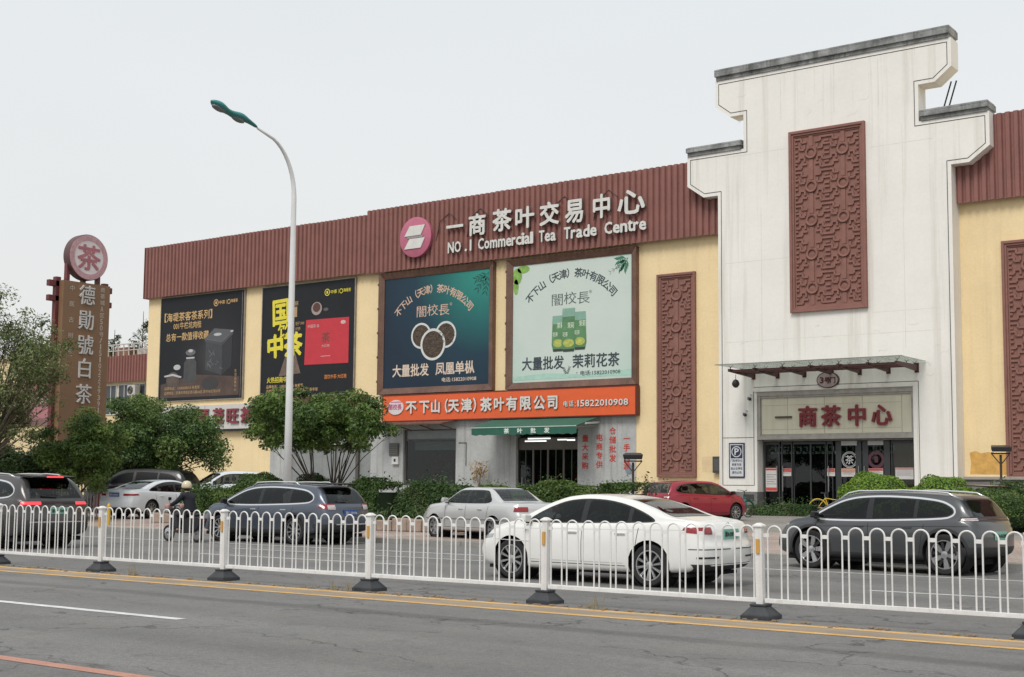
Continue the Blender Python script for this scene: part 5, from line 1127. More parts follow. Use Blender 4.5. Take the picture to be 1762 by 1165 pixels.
# ================================================================ STREET LAMP
lp = thing('street_lamp', 'tall white curved street lamp with teal double-lobed head', 'street lamp', (-27.72, 27.05, .13))
m_pole = mat('pole_white', (.72, .72, .71), .4, var=.06, streak=.15, sc=(.4, .38, .34)); m_teal = mat('lamp_teal', (.035, .22, .22), .4, var=.12)
pts = [(0, 0, 0), (0, 0, 4), (0, 0, 8), (0, 0, 9.6)]; R0 = Vector((0, 0, 9.6))
arc = [(0, -(1-math.cos(a))*1.25, 9.6+math.sin(a)*1.65) for a in np.linspace(0, 1.25, 10)][1:]
e = arc[-1]; pts += arc+[(0, e[1]-.62, e[2]+.18)]
rad = [.115, .10, .082, .072]+list(np.linspace(.068, .046, 9))+[.042]
mb = MB(); mb.tube(pts, rad, 16); mb.build('pole', m_pole, lp, smooth=True)
MB().lathe([(.2, 0), (.2, .03), (.13, .05), (.12, .5)], 16).build('base_flange', m_pole, lp)
e = Vector(pts[-1])
hd = MB(); n = 26; u_ = [i/(n-1) for i in range(n)]; dirv = Vector((-.0, -1.72, .36)); L_ = dirv.length; dn = dirv.normalized(); up = Vector((1, 0, 0)).cross(dn).normalized(); up = up if up.z > 0 else -up
vs = []; K = 14
for i, u in enumerate(u_):
    env = math.sqrt(max(0.0, 1-(2*u-1)**8)); 
    w = 1.1*(.075+.10*math.exp(-((u-.42)/.17)**2)+.11*math.exp(-((u-.83)/.16)**2))*max(env, .15); h = w*.62
    c = e+dirv*u+up*(.03*math.sin(u*7))
    for k in range(K):
        a = 2*PI*k/K; vs.append(c+Vector((1, 0, 0))*w*math.cos(a)+up*h*math.sin(a)*(1.0 if math.sin(a) > 0 else .75))
fs_ = [(i*K+k, i*K+(k+1) % K, (i+1)*K+(k+1) % K, (i+1)*K+k) for i in range(n-1) for k in range(K)]+[tuple(range(K))[::-1], tuple((n-1)*K+k for k in range(K))]
hd.raw(vs, fs_); H_ = hd.build('lamp_head', m_teal, lp, smooth=True)
for u, r1 in ((.42, .12), (.82, .13)):
    g = MB(); c = e+dirv*u-up*.055; Mx = Matrix((Vector((1, 0, 0)), dn, -up)).transposed().to_4x4(); Mx.translation = c
    g.lathe([(r1, 0), (r1*.95, .045), (r1*.6, .075), (.01, .085)], 16, Mx @ Matrix.Diagonal((1, 1.9, 1, 1))); g.build('lens', mat('lens_grey', (.16, .17, .18), .25), H_, smooth=True)

# floodlights on posts
def flood(label, x, y, z1, rz):
    T = thing('floodlight_post', label, 'floodlight', (x, y, gz(y)), rz, 'floodlights on brown posts'); h = z1-gz(y); m = mat('flood_brown', (.05, .032, .026), .6)
    MB().tube([(0, 0, 0), (0, 0, h-.35)], .045, 8).build('post', m, T); b = MB()
    for s_ in (-1, 1): b.bar((0, 0, h-.72), (s_*.33, 0, h-.30), .035)
    b.bar((-.34, 0, h-.30), (.34, 0, h-.30), .05); b.bar((-.30, -.22, h-.28), (-.30, .2, h-.28), .04); b.bar((.30, -.22, h-.28), (.30, .2, h-.28), .04); b.build('bracket', m, T)
    hx = MB(); hx.raw([(-.34, -.24, h-.24), (.34, -.24, h-.24), (.30, .22, h-.16), (-.30, .22, h-.16), (-.38, -.26, h-.06), (.38, -.26, h-.06), (.30, .25, h+.02), (-.30, .25, h+.02)], [(3, 2, 1, 0), (4, 5, 6, 7), (0, 1, 5, 4), (1, 2, 6, 5), (2, 3, 7, 6), (3, 0, 4, 7)])
    hx.build('lamp_housing', mat('flood_black', (.018, .018, .02), .4), T, bevel=.02); return T
flood('brown floodlight post in front of the red slogans', -26.0, 43.1, 2.75, R(30)); flood('brown floodlight post at the right terracotta panel', -14.95, 51.2, 3.15, R(25))

# ================================================================ BICYCLES
def bicycle(label, x, y, rz, frame_m, guard_m):
    T = thing('bicycle', label, 'bicycle', (x, y, gz(y)), rz); blk = mat('bike_black', (.02, .02, .02), .5); st = mat('steel', 0)
    for wx in (-.52, .52):
        w = MB(); M = Matrix.Translation((wx, 0, .33)) @ Matrix.Rotation(PI/2, 4, 'X'); ts = [(wx+.31*math.cos(a), 0, .33+.31*math.sin(a)) for a in np.linspace(0, 2*PI, 25)]; w.tube(ts, .02, 6, cap=False); w = w.build('wheel', blk, T)
        s_ = MB()
        for k in range(14): a = k*2*PI/14; s_.tube([(wx, 0, .33), (wx+.30*math.cos(a), 0, .33+.30*math.sin(a))], .003, 3)
        s_.lathe([(.03, -.04), (.03, .04)], 8, M); s_.build('spokes', st, w)
        g = MB(); ts = [(wx+.355*math.cos(a), 0, .33+.355*math.sin(a)) for a in np.linspace(.35, PI-.35, 12)]; g.tube(ts, .024, 5); g.build('mudguard', guard_m, T)
    f = MB(); bb = (-.08, 0, .30); st_ = (-.22, 0, .72); hd1 = (.36, 0, .82); hd0 = (.40, 0, .62)
    for a, b in ((bb, st_), (bb, hd0), (st_, hd0), (hd1, hd0), (bb, (-.52, 0, .33)), (st_, (-.52, 0, .33))): f.tube([a, b], .02, 6)
    f.tube([hd0, (.52, 0, .33)], .018, 6); f.build('frame', frame_m, T)
    h = MB(); h.tube([(.36, 0, .8), (.33, 0, 1.0), (.28, 0, 1.04)], .015, 6); h.tube([(.20, -.28, 1.07), (.30, -.15, 1.06), (.32, 0, 1.02), (.30, .15, 1.06), (.20, .28, 1.07)], .014, 6); h.build('handlebar', blk, T)
    s2 = MB(); s2.tube([st_, (-.26, 0, .90)], .014, 6); s2.build('seat_post', st, T); s3 = MB(); s3.raw([(-.40, -.09, .90), (-.40, .09, .90), (-.10, .025, .90), (-.10, -.025, .90), (-.40, -.08, .96), (-.40, .08, .96), (-.10, .02, .94), (-.10, -.02, .94)], [(3, 2, 1, 0), (4, 5, 6, 7), (0, 1, 5, 4), (1, 2, 6, 5), (2, 3, 7, 6), (3, 0, 4, 7)]); s3.build('saddle', blk, T, bevel=.02)
    if True:
        k = MB(); k.box(.50, .78, -.15, .15, .62, .82) if False else k.box(.42, .70, -.16, .16, .70, .90); k.build('basket', mat('basket_dark', (.06, .065, .06), .6), T)
    return T
bicycle('teal bicycle parked beside the red car in front of the parking sign', -24.05, 47.8, R(70), mat('bike_teal', (.02, .22, .20), .35), mat('bike_teal', 0))
bicycle('yellow shared bicycle in front of the entrance glass doors', -22.0, 52.0, R(25), mat('bike_yellow', (.62, .42, .03), .35), mat('bike_yellow', 0))

# ================================================================ CARS
def pchip(pts):
    x = np.array([p[0] for p in pts], float); y = np.array([p[1] for p in pts], float); h = np.diff(x); d = np.diff(y)/h; m = np.zeros(len(x)); m[0], m[-1] = d[0], d[-1]
    for i in range(1, len(x)-1):
        if d[i-1]*d[i] > 0: w1, w2 = 2*h[i]+h[i-1], h[i]+2*h[i-1]; m[i] = (w1+w2)/(w1/d[i-1]+w2/d[i])
    def f(q):
        q = np.clip(q, x[0], x[-1]); k = np.clip(np.searchsorted(x, q, 'right')-1, 0, len(x)-2); t = (q-x[k])/h[k]; t2, t3 = t*t, t**3
        return (2*t3-3*t2+1)*y[k]+(t3-2*t2+t)*h[k]*m[k]+(-2*t3+3*t2)*y[k+1]+(t3-t2)*h[k]*m[k+1]
    return f
def paint(name, c, metal=.0, flake=.0):
    m = mat(name, c, .32, metal=metal, var=.05, spec=.5, coat=.55, scale=1.5)
    nt = m.node_tree; b = nt.nodes['Principled BSDF']; ge = nt.nodes.new('ShaderNodeNewGeometry'); df = nt.nodes.new('ShaderNodeBsdfDiffuse'); df.inputs[0].default_value = (.09, .088, .085, 1)
    ms = nt.nodes.new('ShaderNodeMixShader'); nt.links.new(ge.outputs['Backfacing'], ms.inputs[0]); nt.links.new(b.outputs[0], ms.inputs[1]); nt.links.new(df.outputs[0], ms.inputs[2]); nt.links.new(ms.outputs[0], nt.nodes['Material Output'].inputs[0]); return m     # inner lining of the sheet metal
def carglass(name, tint):
    m, nt, b, N, L = nmat(name); MATS[name] = m; tr = N('ShaderNodeBsdfTransparent'); tr.inputs[0].default_value = (*tint, 1); gl = N('ShaderNodeBsdfGlossy'); gl.inputs['Roughness'].default_value = .03; gl.inputs[0].default_value = (.85, .88, .9, 1)
    ms = N('ShaderNodeMixShader'); L(sheet_fresnel(N, L, 1.45), ms.inputs[0]); L(tr.outputs[0], ms.inputs[1]); L(gl.outputs[0], ms.inputs[2]); L(ms.outputs[0], nt.nodes['Material Output'].inputs[0]); return m
m_tyre = mat('tyre', (.018, .018, .019), .85, var=.2, scale=8); m_rim = mat('rim_silver', (.52, .52, .53), .28, metal=.85, var=.05); m_rimd = mat('rim_dark', (.045, .045, .048), .35, metal=.5)
m_well = mat('wheel_well', (.006, .006, .006), .95); m_cg2 = carglass('car_glass', (.30, .32, .32)); m_cglt = carglass('car_glass_light', (.62, .66, .65)); m_vis = mat('visor_dark', (.01, .012, .014), .08)
m_blk = mat('car_black_trim', (.012, .012, .013), .35, var=.05); m_plst = mat('car_plastic', (.028, .028, .029), .65); m_chr = mat('chrome', (.70, .70, .70), .2, metal=.6, var=.03)
m_seam = mat('door_gap', (.010, .010, .010), .8); m_tail = mat('tail_red', (.26, .010, .014), .16, var=.2, scale=8, coat=.6); m_tlit = mat('tail_lit', (.7, .03, .03), .3, emit=(1, .05, .07), estr=1.1)
m_head = mat('headlamp', (.40, .42, .44), .1, metal=.3, var=.3, scale=12, coat=1); m_tclr = mat('tail_clear', (.50, .44, .44), .12, var=.3, scale=14)
m_pgreen = mat('plate_green', (.20, .46, .36), .5); m_pblue = mat('plate_blue', (.03, .09, .30), .5); m_pink_ = mat('plate_ink', (.02, .02, .02), .5); m_pw = mat('plate_white', (.6, .62, .65), .5)
class Car:
    def __init__(s, label, cat, x, y, rz, spec, paint_m, z=None, group='cars by the road'):
        s.sp = spec; s.T = thing('car' if cat == 'car' else cat.replace(' ', '_'), label, cat, (x, y, gz(y) if z is None else z), rz, group); s.pm = paint_m; s.shell()
    def shell(s):
        S = s.sp; L, hl = S['L'], S['L']/2; top, belt, bot, wid = (pchip(S[k]) for k in ('top', 'belt', 'bot', 'wid')); tum = S.get('tumble', .42)
        xs = np.unique(np.concatenate([np.linspace(-hl, hl, 118), -hl+np.array([.006, .015, .03, .05, .08]), hl-np.array([.006, .015, .03, .05, .08])])); rows = []
        for x in xs:
            w, be, b, t = float(wid(x)), float(belt(x)), float(bot(x)), float(top(x)); e = min(hl-abs(x), .11); k = 1-math.sqrt(max(0, 1-((.11-e)/.11)**2)) if e < .11 else 0
            w -= k*.06; t -= k*.04; be -= k*.05; b += k*.05; d = max(t-be, .02); wr = max(.93*w-tum*max(d-.05, 0)-.02, .3*w)
            H = be-b
            sec = [(0, b), (.45*w, b), (.80*w, b), (.945*w, b+.02), (.985*w, b+.08), (.998*w, b+.30*H), (1.0*w, b+.52*H), (.997*w, b+.70*H), (.982*w, b+.84*H), (.972*w, b+.90*H), (.955*w, be-.02), (.93*w, be)]
            g0 = (.93*w-.012, be+.25*min(d, .06))
            for q in (.2, .4, .6, .78): sec.append((g0[0]+(wr-g0[0])*q+.022*math.sin(q*PI)*min(1, d*2), g0[1]+(be+.86*d-g0[1])*q))
            sec += [(wr-.015, be+.88*d), (wr-.06, be+.95*d), (wr-.13, be+.985*d), (wr*.62, t-.006*w), (wr*.3, t-.001), (0, t)]
            rows.append(sec)
        A = np.array(rows)            # ns, K, 2
        # refine along section by linear midpoint then light smoothing
        K = A.shape[1]; B = np.zeros((A.shape[0], 2*K-1, 2)); B[:, ::2] = A; B[:, 1::2] = (A[:, 1:]+A[:, :-1])/2
        C = B.copy(); C[:, 1:-1] = B[:, 1:-1]*.5+(B[:, :-2]+B[:, 2:])*.25; C[:, 0] = B[:, 0]; A = C; K = A.shape[1]
        full = np.concatenate([A*np.array([-1, 1]), A[:, ::-1][:, 1:]], 1)[:, :, :]  # left (y<0) bottom->top, then right top->bottom
        n, m = full.shape[:2]; V = np.zeros((n, m, 3)); V[:, :, 0] = xs[:, None]; V[:, :, 1] = full[:, :, 0]; V[:, :, 2] = full[:, :, 1]
        ends = []
        for idx in (0, -1):
            sec = V[idx]; rings = []
            zc = (sec[:, 2].max()+sec[:, 2].min())/2
            for q in (.82, .6, .35, .12): r = sec.copy(); r[:, 1] *= q; r[:, 2] = zc+(r[:, 2]-zc)*q; rings.append(r)
            ends.append(np.array(rings))
        V = np.concatenate([ends[0][::-1], V, ends[1]], 0); n = V.shape[0]
        # plan curvature of nose and tail, and profile lean
        cf, cr = S.get('cf', .20), S.get('cr', .12); X = V[:, :, 0]; Yn = np.abs(V[:, :, 1])/S['wmax']; Z = V[:, :, 2]
        ff = np.clip((X-(hl-.9))/.9, 0, 1)**2; fr = np.clip((-hl+.7-X)/.7, 0, 1)**2
        lf = np.interp(Z, *zip(*S.get('lf', [(.2, .06), (.45, 0), (.6, .02), (.8, .12)]))); lr = np.interp(Z, *zip(*S.get('lr', [(.25, .05), (.45, 0), (.62, .0), (.72, .05), (1.0, .05)])))
        V[:, :, 0] = X-ff*(cf*Yn**2.4+lf)+fr*(cr*Yn**2.6+lr)
        s.V = V.reshape(-1, 3); F = [(i*m+j, i*m+j+1, (i+1)*m+j+1, (i+1)*m+j) for i in range(n-1) for j in range(m-1)]; F += [(i*m+m-1, i*m, (i+1)*m, (i+1)*m+m-1) for i in range(n-1)]; 
        F = [f[::-1] for f in F]
        caps = [tuple(range(m)), tuple(range((n-1)*m, n*m))[::-1]]
        s.F = np.array(F); c = s.V[s.F]; s.fc = c.mean(1); nn = np.cross(c[:, 2]-c[:, 0], c[:, 3]-c[:, 1]); nn /= np.linalg.norm(nn, axis=1)[:, None]+1e-9
        flip = np.sign(np.sum(nn*(s.fc-np.array([0, 0, .6])), 1)).sum()
        if flip < 0: nn = -nn; s.F = s.F[:, ::-1]; caps = [q[::-1] for q in caps]
        s.fn = nn; s.lo, s.hi = c.min(1), c.max(1)
        bm = bmesh.new(); vv = [bm.verts.new(p) for p in s.V]
        for f in s.F: bm.faces.new([vv[i] for i in f])
        for f in caps: bm.faces.new([vv[i] for i in f])
        bm.verts.ensure_lookup_table()
        wr_ = S['wr']+S.get('gap', .035)
        for ax in (S['fa'], S['ra']):
            poly = [(ax+wr_*math.cos(a), S['wr']+.02+wr_*math.sin(a)) for a in np.linspace(0, 2*PI, 25)[:-1]]
            s.cut(bm, poly, keep_inside=False)
        me = bpy.data.meshes.new('body'); bm.normal_update(); bm.to_mesh(me); bm.free(); me.polygons.foreach_set('use_smooth', [True]*len(me.polygons)); me.set_sharp_from_angle(angle=R(50)); me.materials.append(s.pm)
        s.body = link(bpy.data.objects.new('body', me), s.T)
        w_ = MB()
        for ax in (S['fa'], S['ra']):
            M = Matrix.Translation((ax, 0, S['wr']+.02)) @ Matrix.Rotation(PI/2, 4, 'X'); W2 = S['wmax']*.97
            w_.lathe([(wr_+.01, -W2+.02), (wr_+.01, -W2+.4)], 24, M, cap=False); w_.lathe([(wr_+.01, W2-.02), (wr_+.01, W2-.4)], 24, M, cap=False); w_.lathe([(wr_+.01, -W2+.4), (.01, -W2+.4)], 24, M, cap=False); w_.lathe([(wr_+.01, W2-.4), (.01, W2-.4)], 24, M, cap=False)
        w_.box(-hl+.35, hl-.35, -S['wmax']+.12, S['wmax']-.12, .17, float(bot(0))+.03); w_.build('underbody', m_well, s.T)
        for ax in (S['fa'], S['ra']):
            for sd in (-1, 1): s.wheel(ax, sd)
    def cut(s, bm, poly, plane='xz', cond=None, **k):
        """remove the part of the skin inside a convex outline"""
        ia, ib = {'xz': (0, 2), 'xy': (0, 1), 'yz': (1, 2)}[plane]; pl = [tuple(q) for q in poly]
        if sum(pl[i][0]*pl[(i+1) % len(pl)][1]-pl[(i+1) % len(pl)][0]*pl[i][1] for i in range(len(pl))) < 0: pl = pl[::-1]
        x0, x1 = min(q[0] for q in pl)-.07, max(q[0] for q in pl)+.07; z0, z1 = min(q[1] for q in pl)-.07, max(q[1] for q in pl)+.07; wl = .35*s.sp['wmax']
        def ok(f):
            c = f.calc_center_median()
            if not (x0 < c[ia] < x1 and z0 < c[ib] < z1): return False
            if plane == 'xz' and abs(c.y) < wl: return False
            return cond is None or cond(c, f.normal)
        bm.normal_update(); fs = [f for f in bm.faces if ok(f)]
        for i in range(len(pl)):
            a, b = pl[i], pl[(i+1) % len(pl)]; co = [0, 0, 0]; no = [0, 0, 0]; co[ia], co[ib] = a; no[ia], no[ib] = b[1]-a[1], -(b[0]-a[0])
            g = set(fs)
            for f in fs: g.update(f.edges); g.update(f.verts)
            r = bmesh.ops.bisect_plane(bm, geom=list(g), plane_co=co, plane_no=no, dist=1e-5)
            fs = [f for f in r['geom'] if isinstance(f, bmesh.types.BMFace) and f.is_valid]
        def inside(c):
            for i in range(len(pl)):
                a, b = pl[i], pl[(i+1) % len(pl)]
                if (b[0]-a[0])*(c[ib]-a[1])-(b[1]-a[1])*(c[ia]-a[0]) < -1e-6: return False
            return True
        bmesh.ops.delete(bm, geom=[f for f in fs if inside(f.calc_center_median())], context='FACES')
    def open_(s, obj, cuts):
        bm = bmesh.new(); bm.from_mesh(obj.data)
        for poly, plane, cond in cuts: s.cut(bm, poly, plane, cond)
        bm.to_mesh(obj.data); bm.free(); obj.data.polygons.foreach_set('use_smooth', [True]*len(obj.data.polygons))
        if obj is s.body: obj.data.set_sharp_from_angle(angle=R(50))
    def patch(s, name, poly, plane='xz', m=None, off=.004, ok=None, hole=None, parent=None, sides=(-1, 1), clips=(), label=None):
        """skin panel that follows the body: the body surface clipped to a convex outline, lifted by off"""
        ia, ib, ic = {'xz': (0, 2, 1), 'xy': (0, 1, 2), 'yz': (1, 2, 0)}[plane]; objs = []
        groups = sides if plane == 'xz' else (0,)
        for sd in groups:
            pl = np.array(poly, float); lo, hi = pl.min(0), pl.max(0)
            k = (s.hi[:, ia] >= lo[0]) & (s.lo[:, ia] <= hi[0]) & (s.hi[:, ib] >= lo[1]) & (s.lo[:, ib] <= hi[1])
            if plane == 'xz': k &= (s.fc[:, 1]*sd > .05)
            elif plane == 'xy': k &= (s.fn[:, 2] > .12)
            if ok is not None: k &= ok(s.fc, s.fn)
            idx = np.nonzero(k)[0]
            if not len(idx): continue
            vi, inv = np.unique(s.F[idx], return_inverse=True); inv = inv.reshape(-1, 4)
            bm = bmesh.new(); vv = [bm.verts.new(s.V[i]) for i in vi]
            for f in inv:
                try: bm.faces.new([vv[i] for i in f])
                except ValueError: pass
            area = sum(pl[i][0]*pl[(i+1) % len(pl)][1]-pl[(i+1) % len(pl)][0]*pl[i][1] for i in range(len(pl)))
            if area < 0: pl = pl[::-1]
            for i in range(len(pl)):
                a, b = pl[i], pl[(i+1) % len(pl)]; co = [0, 0, 0]; no = [0, 0, 0]; co[ia], co[ib] = a; no[ia], no[ib] = b[1]-a[1], -(b[0]-a[0])
                bmesh.ops.bisect_plane(bm, geom=bm.verts[:]+bm.edges[:]+bm.faces[:], plane_co=co, plane_no=no, clear_outer=True, dist=1e-6)
            for co, no in clips: bmesh.ops.bisect_plane(bm, geom=bm.verts[:]+bm.edges[:]+bm.faces[:], plane_co=co, plane_no=no, clear_outer=True, dist=1e-6)
            if hole is not None:
                H = [Vector((p[0], 0, p[1])) for p in hole]
                for i in range(len(H)):
                    a, b = H[i], H[(i+1) % len(H)]; d = b-a; bmesh.ops.bisect_plane(bm, geom=bm.verts[:]+bm.edges[:]+bm.faces[:], plane_co=a, plane_no=(d.z, 0, -d.x), dist=1e-6)
                kill = [f for f in bm.faces if all((H[(i+1) % len(H)].x-H[i].x)*(f.calc_center_median().z-H[i].z)-(H[(i+1) % len(H)].z-H[i].z)*(f.calc_center_median().x-H[i].x) > -1e-6 for i in range(len(H)))]
                bmesh.ops.delete(bm, geom=kill, context='FACES')
            if not bm.faces: bm.free(); continue
            bm.normal_update(); nv = [(v, v.normal.copy()) for v in bm.verts]
            for v, q in nv: v.co += q*off
            me = bpy.data.meshes.new(name); bm.to_mesh(me); bm.free(); me.polygons.foreach_set('use_smooth', [True]*len(me.polygons)); me.materials.append(m)
            o = link(bpy.data.objects.new(name, me), parent or s.T); objs.append(o)
            if label: o['label'] = label
        return objs
    def wheel(s, ax, sd):
        S = s.sp; r = S['wr']; key = S.get('rim', 'ten'); yo = sd*(S['wmax']-.03)
        if not hasattr(s, 'wmesh'):
            t = MB(); M = Matrix.Rotation(-PI/2, 4, 'X'); rr = r*.70    # local +Y is outboard
            t.lathe([(rr, -.20), (r-.03, -.205), (r-.008, -.18), (r, -.14), (r, -.06), (r-.008, -.02), (r-.03, .0), (rr+.02, .0), (rr, -.012)], 36, M, cap=False)
            s.wt = t.build('tyre', m_tyre, None, smooth='auto')
            g = MB(); g.lathe([(rr+.004, -.01), (rr-.012, -.012), (rr-.03, -.05), (rr-.035, -.17), (.01, -.175)], 36, M, cap=False); s.wb = g.build('wheel_barrel', m_rimd, None, smooth='auto')
            f = MB(); f.lathe([(rr+.004, -.012), (rr+.002, -.001), (rr-.014, -.001), (rr-.018, -.03)], 36, M, cap=False); f.lathe([(.065, -.05), (.06, -.015), (.02, -.008), (.001, -.008)], 20, M, cap=False)
            if key == 'star':
                n_, pairs = 5, ((0, .055, .10),)
            elif key == 'double': n_, pairs = 10, ((-.055, .010, .014), (.055, .012, .016))
            elif key == 'steel': n_, pairs = 8, ((0, .05, .07),)
            else: n_, pairs = 10, ((0, .028, .038),)
            for k in range(n_):
                for da, w0, w1 in pairs:
                    a = 2*PI*k/n_+.3; c_, s_ = math.cos(a), math.sin(a); px_, pz_ = -s_, c_
                    def q(rad, wo, y): return (rad*c_+px_*(wo+da*rad), y, rad*s_+pz_*(wo+da*rad))
                    f.raw([q(.05, -w0*.6, -.018), q(.05, w0*.6, -.018), q(rr-.012, w1*.5, -.008), q(rr-.012, -w1*.5, -.008), q(.05, -w0*.7, -.05), q(.05, w0*.7, -.05), q(rr-.012, w1*.6, -.04), q(rr-.012, -w1*.6, -.04)], [(0, 1, 2, 3), (0, 4, 5, 1), (1, 5, 6, 2), (2, 6, 7, 3), (3, 7, 4, 0)])
            s.wf = f.build('rim', m_rim if key != 'dark' else m_rimd, None, smooth='auto'); s.wmesh = True
            for o in (s.wb, s.wf): o.parent = s.wt
            if key == 'star':
                d_ = MB()
                for k in range(5):
                    a = 2*PI*(k+.5)/5+.3; d_.bar((.07*math.cos(a), -.02, .07*math.sin(a)), (.22*math.cos(a), -.02, .22*math.sin(a)), .05, .02, up=(0, 1, 0))
                d_ = d_.build('rim_insert', m_rimd, s.wt)
            s.wt.name = 'wheel'; w = s.wt; w.parent = s.T
        else: w = copy_tree(s.wt, s.T)
        w.location = (ax, yo, r); w.rotation_euler = (0, random.random()*6, 0) if sd > 0 else (0, random.random()*6, PI)
        if sd < 0: w.rotation_euler = (0, 0, PI)
    def box(s, name, x0, x1, y0, y1, z0, z1, m, bevel=.01, parent=None, **k): return MB().box(x0, x1, y0, y1, z0, z1).build(name, m, parent or s.T, bevel=bevel, **k)
# ---- body specifications, x forward, metres
def sp_sedan(L, W, H, wb, fo, wr=.325, **k):
    hl = L/2; fx = hl-fo; rx = fx-wb; a = L/4.67; h = H/1.46
    X = lambda x: x*a; 
    d = dict(L=L, wmax=W/2, wr=wr, fa=fx, ra=rx,
        top=[(-hl, .93*h), (X(-2.22), 1.035*h), (X(-1.85), 1.085*h), (X(-1.62), 1.115*h), (X(-1.2), 1.265*h), (X(-.75), 1.39*h), (X(-.3), 1.447*h), (X(.05), 1.46*h), (X(.4), 1.43*h), (X(.72), 1.34*h), (X(1.1), 1.16*h), (X(1.38), 1.01*h), (X(1.7), .945*h), (X(2.1), .83*h), (hl, .66*h)],
        belt=[(-hl, .90*h), (X(-1.85), 1.03*h), (X(-.8), .99*h), (X(.6), .935*h), (X(1.35), .915*h), (X(2.1), .76*h), (hl, .60*h)],
        bot=[(-hl, .30), (X(-1.95), .235), (X(-1.2), .20), (X(1.3), .19), (X(2.0), .20), (hl, .24)],
        wid=[(-hl, W/2*.86), (X(-1.9), W/2*.965), (X(-1.0), W/2), (X(1.1), W/2), (X(1.8), W/2*.97), (hl, W/2*.82)], **k)
    d['dlo'] = [(X(1.17), .975*h), (X(.78), 1.20*h), (X(.42), 1.335*h), (X(.05), 1.375*h), (X(-.40), 1.36*h), (X(-.82), 1.285*h), (X(-1.22), 1.15*h), (X(-1.42), 1.045*h), (X(-1.30), 1.025*h), (X(.3), .985*h)]
    d['ws'] = [(X(1.30), -.60), (X(1.34), -.3), (X(1.345), .3), (X(1.30), .60), (X(.52), .52), (X(.50), -.52)]; d['rw'] = [(X(-1.60), -.56), (X(-1.60), .56), (X(-.80), .48), (X(-.78), -.48)]
    d['pill'] = [(X(.02), X(-.06)), (X(-.90), X(-.95))]; d['seams'] = [X(1.12), X(-.03), X(-1.02)]; d['h'] = h; d['sx'] = a; return d
def sp_suv(L, W, H, wb, fo, wr=.36, **k):
    hl = L/2; fx = hl-fo; rx = fx-wb; a = L/4.77; h = H/1.66; X = lambda x: x*a
    d = dict(L=L, wmax=W/2, wr=wr, fa=fx, ra=rx,
        top=[(-hl, 1.04*h), (X(-2.30), 1.14*h), (X(-2.12), 1.34*h), (X(-1.95), 1.50*h), (X(-1.80), 1.575*h), (X(-1.2), 1.63*h), (X(-.3), 1.66*h), (X(.3), 1.64*h), (X(.65), 1.57*h), (X(1.0), 1.40*h), (X(1.35), 1.20*h), (X(1.55), 1.10*h), (X(1.85), 1.055*h), (X(2.2), .96*h), (hl, .80*h)],
        belt=[(-hl, .98*h), (X(-2.0), 1.10*h), (X(-1.2), 1.07*h), (X(.6), 1.02*h), (X(1.5), 1.0*h), (X(2.15), .88*h), (hl, .72*h)],
        bot=[(-hl, .36), (X(-2.0), .28), (X(-1.2), .24), (X(1.3), .23), (X(2.0), .25), (hl, .30)],
        wid=[(-hl, W/2*.88), (X(-1.95), W/2*.97), (X(-1.0), W/2), (X(1.1), W/2), (X(1.8), W/2*.98), (hl, W/2*.84)], **k)
    d.setdefault('lr', [(.3, .04), (.5, 0), (.7, .0), (.85, .04), (1.1, .06)]); d.setdefault('tumble', .34)
    d['dlo'] = [(X(1.32), 1.075*h), (X(1.0), 1.26*h), (X(.66), 1.42*h), (X(.30), 1.50*h), (X(-.30), 1.525*h), (X(-1.0), 1.50*h), (X(-1.55), 1.44*h), (X(-1.80), 1.32*h), (X(-1.83), 1.22*h), (X(-1.65), 1.14*h), (X(.2), 1.07*h)]
    d['ws'] = [(X(1.45), -.62), (X(1.50), -.3), (X(1.50), .3), (X(1.45), .62), (X(.75), .55), (X(.72), -.55)]; d['rw'] = None
    d['pill'] = [(X(.05), X(-.04)), (X(-1.0), X(-1.05))]; d['seams'] = [X(1.22), X(.0), X(-1.12)]; d['h'] = h; d['sx'] = a; return d
def grow(poly, g):
    P = [Vector(p) for p in poly]; n = len(P); ar = sum(P[i].x*P[(i+1) % n].y-P[(i+1) % n].x*P[i].y for i in range(n)); s_ = 1 if ar > 0 else -1; out = []
    for i in range(n):
        e1 = (P[i]-P[i-1]).normalized(); e2 = (P[(i+1) % n]-P[i]).normalized(); n1 = Vector((e1.y, -e1.x))*s_; n2 = Vector((e2.y, -e2.x))*s_; k = 1+n1.dot(n2); q = P[i]+(n1+n2)*(g/max(k, .6)); out.append((q.x, q.y))
    return out
def clipx(poly, x0, x1):
    def cl(P, xc, keep):
        o = []
        for i in range(len(P)):
            a, b = P[i], P[(i+1) % len(P)]; ia, ib = keep(a[0]-xc), keep(b[0]-xc)
            if ia: o.append(a)
            if ia != ib: t = (xc-a[0])/(b[0]-a[0]); o.append((xc, a[1]+t*(b[1]-a[1])))
        return o
    return cl(cl(poly, x0, lambda d: d >= 0), x1, lambda d: d <= 0)
